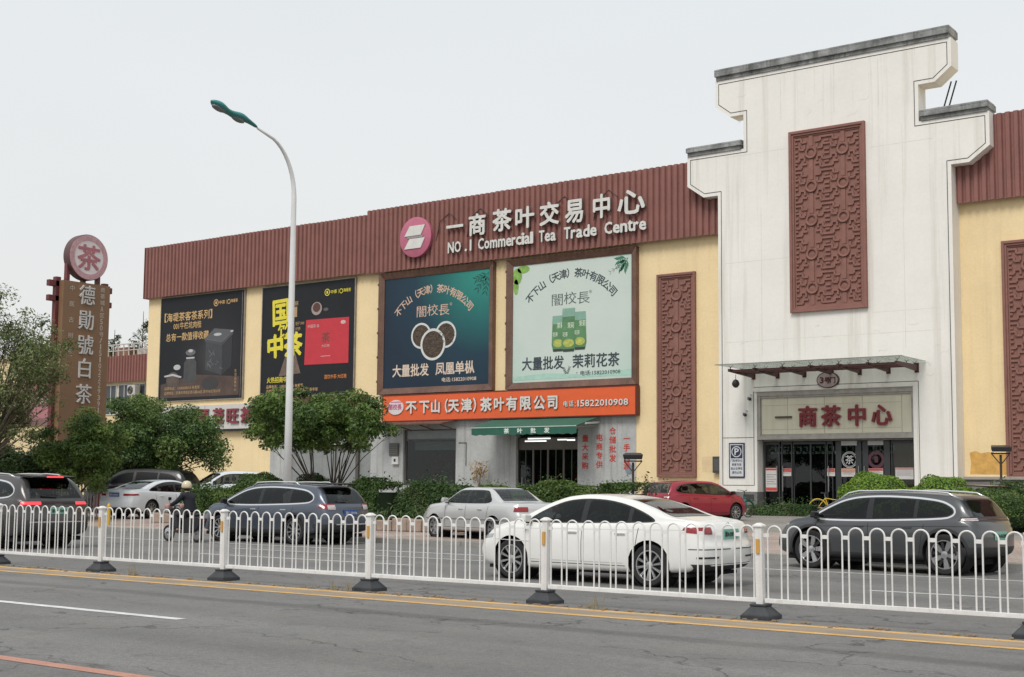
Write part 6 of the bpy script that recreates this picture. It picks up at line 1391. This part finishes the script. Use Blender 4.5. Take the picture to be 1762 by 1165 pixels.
def dress(c, glass=None, trim=None, rear_glass=None, handles=True, arch=False, suv=False, lower=.0, rearlow=.0, seam_bottom=None):
    S = c.sp; glass = glass or m_cg2; h = S['h']; X = lambda x: x*S['sx']; hl = S['L']/2
    d0 = list(S['dlo'])
    for _ in range(2): S['dlo'] = [tuple(np.array(S['dlo'][i])*(1-t)+np.array(S['dlo'][(i+1) % len(S['dlo'])])*t) for i in range(len(S['dlo'])) for t in (.22, .78)]
    c.trimobjs = c.patch('window_trim', grow(S['dlo'], .042), 'xz', trim, .002) if trim else []
    sur = c.patch('window_surround', grow(S['dlo'], .010), 'xz', m_blk, .0035)
    tr_ = c.trimobjs if hasattr(c, 'trimobjs') else []
    cuts = [1e3]+[v for p in S['pill'] for v in p]+[-1e3]; xs_ = [(cuts[1], cuts[0]), (cuts[3], cuts[2]), (cuts[5], cuts[4])]; op = []
    for a, b in xs_:
        q = clipx(S['dlo'], a, b)
        q = [tuple(map(float, v)) for i, v in enumerate(q) if math.dist(v, q[i-1]) > .022]
        if len(q) > 2: q = grow(q, -.012); c.patch('side_window', q, 'xz', glass, .0045); op.append((q, 'xz', None))
    for o in sur+list(tr_): c.open_(o, op)
    up_ = lambda f, n: (f[2] > .85*h) and n[2] > .12; ok_ = lambda f, n: (f[:, 2] > .85*h)
    ws = c.patch('windscreen_surround', grow(S['ws'], .02), 'xy', m_blk, .002, ok=ok_); c.patch('windscreen', S['ws'], 'xy', glass, .0045, ok=ok_); cw = [(S['ws'], 'xy', up_)]
    for o in ws: c.open_(o, cw)
    if S['rw']:
        rs_ = c.patch('rear_window_surround', grow(S['rw'], .025), 'xy', m_blk, .002, ok=ok_); c.patch('rear_window', S['rw'], 'xy', rear_glass or glass, .0045, ok=ok_); cr2 = [(S['rw'], 'xy', up_)]
    else:
        z0, z1 = S.get('rwz', (1.13*h, 1.50*h)); rok = lambda f, n: (f[:, 0] < -hl+.75) & (n[:, 0] < -.05)
        P = [(-.66, z0), (.66, z0), (.53, z1), (-.53, z1)]; P2 = [(-.70, z0-.02), (.70, z0-.02), (.56, z1+.02), (-.56, z1+.02)]
        rs_ = c.patch('rear_window_surround', P2, 'yz', m_blk, .002, ok=rok); c.patch('rear_window', P, 'yz', rear_glass or glass, .0045, ok=rok); cr2 = [(P, 'yz', lambda f, n: f[0] < -hl+.75 and n[0] < -.05)]
    for o in rs_: c.open_(o, cr2)
    c.open_(c.body, op+cw+cr2)
    # cabin: seats, dashboard, wheel, parcel shelf
    m_st = mat('seat_grey', (.055, .052, .05), .8, var=.2); zs = .33; bz = d0[-1][1]; fxs = X(.15)
    cab = MB(); cab.box(X(-1.5), X(1.25), -S['wmax']+.16, S['wmax']-.16, .26, .36); cab.box(X(.95), X(1.25), -S['wmax']+.2, S['wmax']-.2, .36, bz-.03); cab.build('cabin_floor', mat('cabin_dark', (.03, .03, .03), .8), c.T)
    for sd in (-1, 1):
        y_ = sd*.37; st = MB(); st.box(fxs-.05, fxs+.45, y_-.24, y_+.24, .36, .56); st.raw([(fxs-.02, y_-.23, .5), (fxs-.02, y_+.23, .5), (fxs-.14, y_+.23, .5), (fxs-.14, y_-.23, .5), (fxs-.18, y_-.19, bz+.10), (fxs-.18, y_+.19, bz+.10), (fxs-.28, y_+.19, bz+.10), (fxs-.28, y_-.19, bz+.10)], [(3, 2, 1, 0), (4, 5, 6, 7), (0, 1, 5, 4), (1, 2, 6, 5), (2, 3, 7, 6), (3, 0, 4, 7)])
        st.box(fxs-.29, fxs-.19, y_-.12, y_+.12, bz+.13, bz+.29); st.build('front_seat', m_st, c.T, bevel=.02)
    rb = MB(); rb.box(X(-1.15), X(-.75), -.62, .62, .4, .60); rb.raw([(X(-1.1), -.62, .55), (X(-1.1), .62, .55), (X(-1.22), .62, .55), (X(-1.22), -.62, .55), (X(-1.22), -.58, bz+.03), (X(-1.22), .58, bz+.03), (X(-1.32), .58, bz+.03), (X(-1.32), -.58, bz+.03)], [(3, 2, 1, 0), (4, 5, 6, 7), (0, 1, 5, 4), (1, 2, 6, 5), (2, 3, 7, 6), (3, 0, 4, 7)])
    for y_ in (-.38, .38): rb.box(X(-1.32), X(-1.24), y_-.11, y_+.11, bz+.05, bz+.18)
    rb.build('rear_seat', m_st, c.T, bevel=.02)
    sw = MB(); ts = [(fxs+.58+.06*math.sin(a), .37+.18*math.cos(a), bz-.03+.17*math.sin(a)) for a in np.linspace(0, 2*PI, 17)]; sw.tube(ts, .014, 5, cap=False); sw.build('steering_wheel', m_blk, c.T)
    # door gaps
    zb = seam_bottom or .30
    for i, x in enumerate(S['seams']):
        zt_ = (1.0 if suv else .93)*h; dx = (0, 0, .10)[i]
        c.patch('door_gap', [(x-.005-dx*0, zb+.02), (x+.005, zb+.02), (x+.005-dx, zt_), (x-.005-dx, zt_)], 'xz', m_seam, .0022)
    c.patch('sill_gap', [(S['ra']+.42, zb), (S['fa']-.42, zb), (S['fa']-.42, zb+.010), (S['ra']+.42, zb+.010)], 'xz', m_seam, .0022)
    if handles:
        hz = (.93 if suv else .83)*h
        for x in (S['seams'][1]+.09, S['seams'][2]+.13):
            for sd in (-1, 1):
                yv = c.surf(x+.09, hz, sd); MB().box(x, x+.19, -.012, .026, -.014, .014).build('door_handle', m_chr if handles == 'chrome' else c.pm, c.T, bevel=.006, loc=(0, yv if sd > 0 else yv, hz)) if sd > 0 else MB().box(x, x+.19, -.026, .012, -.014, .014).build('door_handle', m_chr if handles == 'chrome' else c.pm, c.T, bevel=.006, loc=(0, yv, hz))
    mx, mz = d0[0][0]-.10, d0[0][1]+.03
    for sd in (-1, 1):
        yv = c.surf(mx, mz-.06, sd); mr = MB(); mr.raw([(mx-.06, yv+sd*.03, mz-.03), (mx+.07, yv+sd*.05, mz-.03), (mx+.05, yv+sd*.22, mz-.02), (mx-.06, yv+sd*.22, mz-.02), (mx-.06, yv+sd*.03, mz+.09), (mx+.05, yv+sd*.05, mz+.09), (mx+.03, yv+sd*.21, mz+.10), (mx-.06, yv+sd*.22, mz+.10)], [(3, 2, 1, 0), (4, 5, 6, 7), (0, 1, 5, 4), (1, 2, 6, 5), (2, 3, 7, 6), (3, 0, 4, 7)])
        mr = mr.build('mirror', c.pm if not suv else m_blk, c.T, bevel=.025, seg=3); MB().box(mx-.03, mx+.03, min(yv-sd*.03, yv+sd*.08), max(yv-sd*.03, yv+sd*.08), mz-.05, mz-.02).build('mirror_arm', m_blk, mr)
    if arch:
        for ax in (S['fa'], S['ra']):
            r0 = S['wr']+S.get('gap', .035); r1 = r0+.055; zc = S['wr']+.02; A = np.linspace(0, 2*PI, 25)[:-1]
            c.patch('arch_trim', [(ax+r1*math.cos(a), zc+r1*math.sin(a)) for a in A], 'xz', m_plst, .006, hole=[(ax+r0*math.cos(a), zc+r0*math.sin(a)) for a in A])
        c.patch('sill_trim', [(S['ra']+.40, .18), (S['fa']-.40, .18), (S['fa']-.40, lower or .36), (S['ra']+.40, lower or .36)], 'xz', m_plst, .006)
    if rearlow:
        c.patch('bumper_trim', [(-.9, .1), (.9, .1), (.9, rearlow), (-.9, rearlow)], 'yz', m_plst, .004, ok=lambda f, n: (f[:, 0] < -hl+.45) & (n[:, 2] > -.9))
def surf(c, x, z, sd):
    k = np.argmin((c.fc[:, 0]-x)**2+(c.fc[:, 2]-z)**2+1e3*(c.fc[:, 1]*sd < .3)); return float(c.fc[k, 1])
Car.surf = surf
def tailx(c, y, z):
    k = np.argmin((c.fc[:, 1]-y)**2+(c.fc[:, 2]-z)**2+1e3*(c.fc[:, 0] > -c.sp['L']/2+.8)); return float(c.fc[k, 0])
def plate(c, z, m, chars, w=.48, front=False):
    x = tailx(c, 0, z) if not front else None
    p = MB().box(x-.022, x-.004, -w/2, w/2, z-.075, z+.075).build('number_plate', m, c.T, bevel=.004)
    mb = MB(); put_text(mb, chars, -w/2+.03, 0, w-.06, .085, .03, 0)
    o = mb.build('plate_characters', m_pink_ if m is m_pgreen else m_pw, p); o.location = (x-.026, 0, z-.045); o.rotation_euler = (0, 0, -PI/2)
def lamp_rear(c, z0, z1, yin, depth, m, plane='wrap', name='tail_light', off=.006, slope=0):
    """wrap-round lamp: side part and rear part"""
    hl = c.sp['L']/2
    for sd in (-1, 1):
        c.patch(name, [(-hl-.2, z0), (-hl+depth, z0+slope), (-hl+depth*.92, z1-.01), (-hl-.2, z1)], 'xz', m, off, sides=(sd,), ok=lambda f, n, sd=sd: (f[:, 1]*sd > yin-.12), clips=[((0, sd*max(yin, .002), 0), (0, -sd, 0))])
def lamp_front(c, z0, z1, yin, depth, m=None):
    hl = c.sp['L']/2
    for sd in (-1, 1): c.patch('headlight', [(hl+.2, z0), (hl-depth, z0+.07), (hl-depth*1.05, z1+.01), (hl+.2, z1-.05)], 'xz', m or m_head, .006, sides=(sd,), ok=lambda f, n, sd=sd: (f[:, 1]*sd > yin-.12), clips=[((0, sd*yin, 0), (0, -sd, 0))])
def rails(c, m, x0, x1, h_=.035):
    S = c.sp; top = pchip(S['top'])
    for sd in (-1, 1):
        mb = MB(); xs_ = np.linspace(x0, x1, 12); yr = S['wmax']*.93-.34*.5
        pts = []
        for i, x in enumerate(xs_):
            k = np.argmin((c.fc[:, 0]-x)**2+(c.fc[:, 1]-sd*(S['wmax']*.655))**2+1e3*(c.fn[:, 2] < .3)); z = float(c.fc[k, 2]); e_ = min(i, len(xs_)-1-i); pts.append((x, sd*S['wmax']*.665, z+(-.01 if e_ == 0 else h_+.01)))
        mb.tube(pts, .017, 8); mb.build('roof_rail', m, c.T, smooth=True)

# ---- 1 white sedan in the near lane
p_white = paint('paint_white', (.74, .73, .70)); p_grey = paint('paint_grey', (.085, .088, .092), .55); p_blue = paint('paint_blue_grey', (.090, .105, .135), .55); p_silver = paint('paint_silver', (.60, .60, .59), .45)
p_red = paint('paint_red', (.30, .010, .030), .1); p_dk = paint('paint_brown_grey', (.070, .064, .062), .5); p_black = paint('paint_black', (.012, .012, .013)); p_wb = paint('paint_cool_white', (.68, .71, .74))
c = Car('white modern sedan in the lane nearest the median barrier', 'car', -11.76, 18.78, R(179), sp_sedan(4.48, 1.79, 1.40, 2.64, .86, wr=.328, rim='double'), p_white)
dress(c, trim=None, handles='chrome'); hl = 2.34
c.patch('shoulder_crease_shade', [(-1.9, .872), (1.5, .822), (1.5, .828), (-1.9, .879)], 'xz', mat('white_crease_shade', (.50, .50, .49), .4), .001)  # greyer strip paints the shade of a shoulder crease
lamp_rear(c, .79, .925, .52, .42, m_tail, slope=.055); lamp_front(c, .60, .72, .42, .45)
c.patch('bumper_crease', [(-.85, .585), (.85, .585), (.85, .598), (-.85, .598)], 'yz', m_seam, .003, ok=lambda f, n: f[:, 0] < -hl+.4)
c.patch('diffuser', [(-.70, .15), (.70, .15), (.82, .37), (-.82, .37)], 'yz', m_plst, .004, ok=lambda f, n: f[:, 0] < -hl+.45)
for sd in (-1, 1): c.patch('bumper_reflector', [(sd*.42, .455), (sd*.80, .455), (sd*.80, .482), (sd*.42, .482)], 'yz', m_blk, .006, ok=lambda f, n: f[:, 0] < -hl+.5)
c.box('exhaust_trim', tailx(c, 0, .36)-.01, tailx(c, 0, .36)+.1, -.6, .6, .345, .36, m_chr, .003)
plate(c, .815, m_pgreen, '津A·D92035'); x = tailx(c, 0, .95); mb = MB(); mb.lathe([(.05, 0), (.05, .012), (.042, .012), (.042, 0)], 24, Matrix.Translation((x-.005, 0, .945)) @ Matrix.Rotation(-PI/2, 4, 'Y'), cap=False); mb.build('badge', m_chr, c.T)
c.patch('fuel_crease', [(1.0, .62), (1.75, .64), (1.75, .652), (1.0, .632)], 'xz', m_chr, .003)
c.patch('sill_crease_shade', [(-.8, .34), (1.0, .34), (1.0, .352), (-.8, .352)], 'xz', mat('white_crease_shade', 0), .002)  # lower door crease: its shade painted as a grey strip on the skin
fa_ = MB(); fa_.raw([(-.95, -.03, 1.415), (-1.12, -.02, 1.42), (-1.12, .02, 1.42), (-.95, .03, 1.415), (-1.10, -.012, 1.45), (-1.12, -.01, 1.45), (-1.12, .01, 1.45), (-1.10, .012, 1.45)], [(0, 1, 2, 3), (4, 5, 6, 7), (0, 1, 5, 4), (1, 2, 6, 5), (2, 3, 7, 6), (3, 0, 4, 7)]); fa_ = fa_.build('roof_fin', m_tail, c.T); fa_.location = (0, 0, -.045)
# driver silhouette and seats are behind tinted glass
# ---- 2 grey SUV parked at the kerb
c = Car('dark grey suv with silver window line parked at the kerb on the right', 'suv', -9.35, 24.93, R(173), sp_suv(4.25, 1.84, 1.48, 2.68, .92, wr=.365, rim='star'), p_grey)
dress(c, trim=m_chr, suv=True, arch=True, lower=.34, rearlow=.50, handles=True); rails(c, m_chr, -1.65, .75)
lamp_rear(c, .945, 1.045, .0, .40, m_blk, slope=.03); lamp_rear(c, .965, 1.02, .62, .36, m_tclr, off=.010); lamp_rear(c, .985, .998, .0, .30, m_tail, off=.012, name='light_strip'); lamp_front(c, .74, .84, .35, .40); plate(c, .70, m_pgreen, '津A·F61208')
sp2 = MB(); sp2.raw([(-1.74, -.60, 1.575), (-2.10, -.54, 1.56), (-2.10, .54, 1.56), (-1.74, .60, 1.575), (-1.74, -.60, 1.605), (-2.13, -.54, 1.585), (-2.13, .54, 1.585), (-1.74, .60, 1.605)], [(0, 1, 2, 3), (7, 6, 5, 4), (0, 1, 5, 4), (1, 2, 6, 5), (2, 3, 7, 6), (3, 0, 4, 7)]); sp2.build('spoiler', p_grey, c.T, bevel=.012)
c.patch('body_crease_shade', [(-1.9, .865), (1.2, .80), (1.2, .808), (-1.9, .874)], 'xz', m_seam, .001)  # side crease shade painted as a thin dark strip, the shell stays smooth
# ---- 3 blue-grey wagon
c = Car('blue-grey estate car with roof rails in the far lane left of centre', 'estate car', -25.73, 25.0, PI, sp_suv(4.82, 1.84, 1.53, 2.745, .95, wr=.345, rim='ten'), p_blue)
dress(c, trim=m_chr, suv=True, arch=True, lower=.36, rearlow=.52, handles='chrome', rear_glass=m_cg2); rails(c, mat('rail_bright', (.62, .63, .62), .3, metal=.3), -1.2, .5, .06)
lamp_rear(c, .86, 1.02, .50, .34, m_tail, slope=.06); 
for sd in (-1, 1): c.patch('tail_light_lens', [(sd*.50, .88), (sd*.72, .88), (sd*.72, .99), (sd*.50, .99)], 'yz', m_tclr, .010, ok=lambda f, n: f[:, 0] < -2.41+.45)
sp2 = MB(); sp2.raw([(-1.76, -.60, 1.515), (-2.10, -.56, 1.50), (-2.10, .56, 1.50), (-1.76, .60, 1.515), (-1.76, -.60, 1.545), (-2.12, -.56, 1.525), (-2.12, .56, 1.525), (-1.76, .60, 1.545)], [(0, 1, 2, 3), (7, 6, 5, 4), (0, 1, 5, 4), (1, 2, 6, 5), (2, 3, 7, 6), (3, 0, 4, 7)]); sp2.build('spoiler', m_blk, c.T, bevel=.012)
plate(c, .80, m_pblue, '津C·38H96'); c.box('bumper_strip', -2.43, -2.38, -.5, .5, .50, .525, m_chr, .004); lamp_front(c, .70, .80, .35, .42)
wp = MB().bar((-2.30, .02, 1.10), (-2.27, .38, 1.13), .02); wp.build('wiper', m_blk, c.T)
# ---- 4 old silver sedan
S = sp_sedan(4.22, 1.66, 1.41, 2.46, .80, wr=.29, rim='steel', cf=.12, cr=.07)
S['top'] = [(-2.11, .86), (-2.02, .955), (-1.75, .985), (-1.42, 1.0), (-1.28, 1.05), (-1.05, 1.22), (-.85, 1.345), (-.62, 1.395), (0, 1.41), (.30, 1.40), (.45, 1.345), (.75, 1.14), (.98, .985), (1.15, .945), (1.6, .90), (1.95, .82), (2.11, .68)]
S['belt'] = [(-2.11, .82), (-1.9, .92), (-1.2, .93), (0, .905), (.95, .90), (1.6, .83), (2.11, .62)]
S['dlo'] = [(.86, .955), (.70, 1.10), (.42, 1.28), (.30, 1.315), (-.70, 1.32), (-.86, 1.25), (-1.10, .965), (-.2, .95)]; S['tumble'] = .36
S['ws'] = [(.99, -.60), (.99, .60), (.45, .52), (.45, -.52)]; S['rw'] = [(-1.30, -.56), (-1.30, .56), (-.82, .50), (-.82, -.50)]; S['pill'] = [(.0, -.07), (-.68, -.72)]; S['seams'] = [.83, -.03, -.86]; S['h'] = .93; S['sx'] = .9
for k_ in ('top', 'belt', 'dlo'): S[k_] = [(x_, z_ if z_ < .7 else .7+(z_-.7)*.90) for x_, z_ in S[k_]]
c = Car('old silver sedan parked half on the pavement behind the white car', 'car', -21.4, 28.2, R(166), S, p_silver, z=.13)
dress(c, trim=p_silver, glass=m_cglt, rear_glass=m_cglt, handles='chrome'); lamp_rear(c, .73, .86, .40, .22, m_tail); lamp_front(c, .60, .72, .38, .25); plate(c, .50, m_pblue, '津D·52018')
c.patch('side_moulding', [(-1.8, .50), (1.7, .50), (1.7, .53), (-1.8, .53)], 'xz', mat('grey_moulding', (.20, .20, .20), .5), .008); c.patch('bumper_trim', [(-.85, .42), (.85, .42), (.85, .45), (-.85, .45)], 'yz', m_plst, .006, ok=lambda f, n: f[:, 0] < -1.7)
# ---- 5 red hatchback
S = sp_suv(4.20, 1.75, 1.47, 2.60, .82, wr=.315, rim='double'); h = S['h']
for k in ('top', 'belt'): S[k] = [(x, z*.985) for x, z in S[k]]
S['bot'] = [(x, z-.04) for x, z in S['bot']]; S['rwz'] = (1.02, 1.34)
c = Car('red hatchback parked nose-in at the tower, left of the parking sign', 'car', -23.6, 43.4, R(73), S, p_red)
dress(c, suv=True, handles=True, rear_glass=m_cglt, glass=m_cg2); lamp_rear(c, .80, .98, .50, .28, m_tail); plate(c, .62, m_pblue, '津H·20A71')
for sd in (-1, 1): c.patch('tail_light_lens', [(sd*.56, .83), (sd*.74, .83), (sd*.74, .9), (sd*.56, .9)], 'yz', m_tclr, .010, ok=lambda f, n: f[:, 0] < -1.7)
# ---- 6 white sedan parked nose-in at the left
c = Car('white sedan with swept red tail lights parked nose-in left of the scooter', 'car', -41.1, 33.4, R(98), sp_sedan(4.70, 1.83, 1.42, 2.75, .90, wr=.33, rim='double'), p_wb)
dress(c, handles=True); lamp_rear(c, .80, .90, .42, .42, m_tail, slope=.04); plate(c, .86, m_pblue, '津N·6M520')
c.patch('bumper_trim', [(-.8, .1), (.8, .1), (.85, .40), (-.85, .40)], 'yz', m_plst, .004, ok=lambda f, n: f[:, 0] < -1.95)
# ---- 7 large dark SUV at the left edge, brake lights on
S = sp_suv(4.90, 1.96, 1.70, 2.82, .95, wr=.375, rim='star'); h = S['h']
c = Car('large dark brown-grey suv with lit brake lights at the left edge', 'suv', -28.95, 18.7, R(181), S, p_dk)
dress(c, trim=m_chr, suv=True, arch=True, lower=.36, rearlow=.56, handles=True); rails(c, m_chr, -1.65, .75)
lamp_rear(c, 1.0, 1.085, .0, .30, m_blk, name='light_bar'); lamp_rear(c, 1.0, 1.07, .46, .26, m_tlit, off=.010); lamp_rear(c, 1.05, 1.062, .0, .24, m_tail, off=.013, name='light_strip'); plate(c, .86, m_pgreen, '津A·F70915')
sp2 = MB(); z_ = 1.585*h; sp2.raw([(-1.78, -.62, z_), (-2.20, -.58, z_-.02), (-2.20, .58, z_-.02), (-1.78, .62, z_), (-1.78, -.62, z_+.04), (-2.22, -.58, z_+.01), (-2.22, .58, z_+.01), (-1.78, .62, z_+.04)], [(0, 1, 2, 3), (7, 6, 5, 4), (0, 1, 5, 4), (1, 2, 6, 5), (2, 3, 7, 6), (3, 0, 4, 7)]); sp2.build('spoiler', m_blk, c.T, bevel=.012)
MB().box(-2.235, -2.215, -.22, .22, z_-.015, z_+.012).build('brake_light', m_tlit, c.T, bevel=.004)
c.patch('bumper_strip', [(-.75, .60), (.75, .60), (.75, .62), (-.75, .62)], 'yz', m_chr, .006, ok=lambda f, n: f[:, 0] < -2.0); MB().bar((-2.36, 0, 1.20), (-2.33, .42, 1.22), .03).build('wiper', m_blk, c.T)
# ---- 8 black van behind, 9 small white car far left of the lamp
S = sp_suv(4.95, 1.88, 1.86, 2.9, .95, wr=.35)
c = Car('black van parked under the wide tree behind the white sedan', 'van', -46.1, 36.6, R(205), S, p_black, z=.24); dress(c, suv=True, handles=True, glass=mat('van_glass', (.008, .009, .010), .25, spec=.2)); lamp_front(c, .80, .93, .35, .42)
c.patch('grille', [(-.5, .55), (.5, .55), (.55, .80), (-.55, .80)], 'yz', m_chr, .006, ok=lambda f, n: f[:, 0] > 2.1)
S = sp_suv(3.70, 1.62, 1.58, 2.4, .66, wr=.29); 
c = Car('small white car parked by the yellow wall left of the clipped shrub', 'car', -44.2, 39.6, R(250), S, p_wb, z=.45); dress(c, suv=True, handles=True); lamp_front(c, .72, .86, .35, .3)
# ================================================================ SCOOTER AND RIDER
sc_ = thing('scooter', 'dark electric scooter ridden away to the left in the far lane', 'scooter', (-27.42, 23.1, 0), PI)
m_scb = mat('scooter_black', (.02, .02, .022), .35)
for wx in (-.62, .62):
    w = MB(); ts = [(wx+.195*math.cos(a), 0, .235+.195*math.sin(a)) for a in np.linspace(0, 2*PI, 25)]; w.tube(ts, .045, 8, cap=False); w = w.build('wheel', m_tyre, sc_, smooth=True)
    g = MB(); M = Matrix.Translation((wx, 0, .235)) @ Matrix.Rotation(PI/2, 4, 'X'); g.lathe([(.16, -.03), (.06, -.05), (.06, .05), (.16, .03)], 16, M, cap=False); g.build('rim', m_rim, w)
b = MB(); b.prism([(-.80, .46), (-.70, .36), (-.35, .26), (.10, .24), (.22, .30), (.12, .34), (-.10, .36), (-.16, .66), (-.30, .72), (-.72, .74), (-.88, .68)][::-1], -.13, .13); b.build('body_shell', m_scb, sc_, bevel=.03)
b = MB(); b.prism([(.18, .28), (.34, .34), (.50, .92), (.42, .98), (.30, .90), (.16, .45)], -.15, .15); b.build('front_shield', m_scb, sc_, bevel=.03)
b = MB(); b.tube([(.60, 0, .25), (.46, 0, .75), (.38, 0, 1.0)], .025, 8); b.tube([(.36, -.33, 1.04), (.38, -.15, 1.02), (.38, .15, 1.02), (.36, .33, 1.04)], .016, 8); b.build('handlebar', m_scb, sc_)
for sd in (-1, 1):
    k = MB(); k.tube([(.36, sd*.2, 1.03), (.34, sd*.24, 1.2)], .008, 5); k.box(.32, .34, sd*.24-.05, sd*.24+.05, 1.18, 1.27); k.build('mirror', m_scb, sc_)
b = MB().box(-.72, -.08, -.14, .14, .74, .82).build('saddle', m_blk, sc_, bevel=.03); MB().box(-.90, -.86, -.06, .06, .60, .66).build('tail_light', m_tail, sc_)
gl = MB(); gl.raw([(.26, -.38, .93), (.42, -.38, .95), (.42, -.14, .95), (.26, -.14, .93), (.28, -.36, 1.07), (.42, -.36, 1.09), (.42, -.16, 1.09), (.28, -.16, 1.07)], [(3, 2, 1, 0), (4, 5, 6, 7), (0, 1, 5, 4), (1, 2, 6, 5), (2, 3, 7, 6), (3, 0, 4, 7)]); gl.build('hand_mitt', mat('mitt_pink', (.40, .22, .20), .8, var=.2), sc_, bevel=.05, seg=3)
g2_ = MB(); g2_.raw([(a_, -b_, c_) for a_, b_, c_ in gl.v], gl.f); g2_.build('hand_mitt', mat('mitt_pink', 0), sc_, bevel=.05, seg=3)
MB().bar((-.1, -.16, .12), (-.35, -.26, .03), .025).build('stand', m_chr, sc_)
def skin(name, joints, edges, m, parent, root=0, sub=2):
    """one continuous limb surface grown round the skeleton: joints {name: (pos, (rx, ry))}"""
    me = bpy.data.meshes.new(name); me.from_pydata([j[0] for j in joints], edges, []); me.materials.append(m)
    o = bpy.data.objects.new(name, me); link(o, parent); sk = o.modifiers.new('skin', 'SKIN'); sk.use_smooth_shade = True
    for i, j in enumerate(joints): me.skin_vertices[0].data[i].radius = j[1] if hasattr(j[1], '__len__') else (j[1], j[1]); me.skin_vertices[0].data[i].use_root = (i == root)
    s_ = o.modifiers.new('sub', 'SUBSURF'); s_.levels = sub; s_.render_levels = sub
    return o
rd = thing('person', 'rider in dark jacket and cream helmet sitting on the scooter', 'person', (-27.42, 23.1, 0), PI)
m_skin = mat('skin', (.42, .25, .18), .6); m_jk = mat('jacket_navy', (.010, .012, .018), .85, var=.2, scale=6); m_tr = mat('trousers_dark', (.035, .035, .042), .85, var=.2); m_sh = mat('shoes', (.03, .028, .026), .7); m_hm = mat('helmet_cream', (.62, .53, .36), .35, coat=.5); m_hair = mat('hair_dark', (.02, .016, .013), .8)
J = [((-.28, 0, .86), .135), ((-.27, 0, 1.02), (.15, .125)), ((-.22, 0, 1.20), (.165, .13)), ((-.17, 0, 1.33), (.13, .10)), ((-.13, 0, 1.41), .055), ((-.10, 0, 1.50), .07), ((-.09, 0, 1.57), .082), ((-.085, 0, 1.63), .07)]
E_ = [(i, i+1) for i in range(7)]
for sd in (-1, 1):
    n0 = len(J); J += [((-.17, sd*.17, 1.34), .06), ((-.02, sd*.27, 1.15), .046), ((.17, sd*.29, 1.06), .038), ((.28, sd*.28, 1.04), .03)]; E_ += [(3, n0), (n0, n0+1), (n0+1, n0+2), (n0+2, n0+3)]
    n1 = len(J); J += [((-.24, sd*.11, .84), .095), ((.13, sd*.15, .78), .07), ((.08, sd*.15, .42), .05), ((.06, sd*.15, .32), .04), ((.17, sd*.15, .30), .035)]; E_ += [(0, n1), (n1, n1+1), (n1+1, n1+2), (n1+2, n1+3), (n1+3, n1+4)]
skin('body', J, E_, m_skin, rd, 1)
for sd in (-1, 1):     # fingers closed round the grips
    for k in range(4): skin('finger', [((.28, sd*(.255+.022*k), 1.05), .012), ((.335, sd*(.255+.022*k), 1.06), .010), ((.36, sd*(.255+.022*k), 1.035), .009)], [(0, 1), (1, 2)], m_skin, rd, 0, 1)
    skin('thumb', [((.27, sd*.25, 1.04), .013), ((.32, sd*.225, 1.02), .010)], [(0, 1)], m_skin, rd, 0, 1)
J2 = [((-.29, 0, .84), (.185, .16)), ((-.27, 0, 1.02), (.185, .15)), ((-.22, 0, 1.20), (.20, .16)), ((-.17, 0, 1.34), (.15, .12)), ((-.14, 0, 1.41), .08)]; E2 = [(0, 1), (1, 2), (2, 3), (3, 4)]
for sd in (-1, 1): n0 = len(J2); J2 += [((-.17, sd*.19, 1.33), .085), ((-.03, sd*.29, 1.14), .07), ((.16, sd*.30, 1.06), .055), ((.24, sd*.29, 1.045), .045)]; E2 += [(3, n0), (n0, n0+1), (n0+1, n0+2), (n0+2, n0+3)]
skin('jacket', J2, E2, m_jk, rd, 1)
J3 = [((-.27, 0, .86), (.165, .14))]; E3 = []
for sd in (-1, 1): n0 = len(J3); J3 += [((-.20, sd*.11, .85), .115), ((.13, sd*.16, .79), .085), ((.09, sd*.15, .45), .07), ((.07, sd*.15, .36), .062)]; E3 += [(0, n0), (n0, n0+1), (n0+1, n0+2), (n0+2, n0+3)]
skin('trousers', J3, E3, m_tr, rd, 0)
for sd in (-1, 1): MB().box(.0, .27, sd*.15-.05, sd*.15+.05, .265, .345).build('shoe', m_sh, rd, bevel=.025, seg=3)
hm = MB(); M = Matrix.Translation((-.095, 0, 1.585)); hm.lathe([(.135, -.06), (.145, -.02), (.145, .04), (.125, .10), (.08, .145), (.001, .16)], 20, M); hm.build('helmet', m_hm, rd, smooth=True)
hr = MB(); hr.lathe([(.06, -.13), (.088, -.08), (.09, -.03)], 14, Matrix.Translation((-.12, 0, 1.58))); hr.build('hair', m_hair, rd, smooth=True)
MB().box(.02, .055, -.10, .10, 1.50, 1.60).build('visor', m_vis, rd, bevel=.02)
fc_ = MB()
for sd in (-1, 1): fc_.lathe([(.012, 0), (.008, .008)], 8, Matrix.Translation((-.02, sd*.03, 1.55)) @ Matrix.Rotation(PI/2, 4, 'Y'))
fc_.build('eyes', m_blk, rd)

# ================================================================ small street things
bo_ = thing('bollard', 'small yellow bollard on the pavement behind the white sedan', 'bollard', (-36.3, 27.5, .13)); MB().lathe([(.06, 0), (.06, .62), (.04, .68), (.001, .70)], 12).build('post', mat('bollard_yellow', (.60, .38, .05), .5), bo_)
pf = thing('picket_fence', 'white low picket fence between dark suv and black van', 'fence', (-45.0, 31.5, .17))
for i in range(16): MB().box(i*.19, i*.19+.05, 0, .03, 0, 1.25).build('picket', mat('rail_white', 0), pf)
MB().box(0, 3.0, .03, .06, .95, 1.01).build('rail', mat('rail_white', 0), pf); MB().box(0, 3.0, .03, .06, .3, .36).build('rail', mat('rail_white', 0), pf)

for o in (sc_, rd): o.scale = (.90, .90, .90)
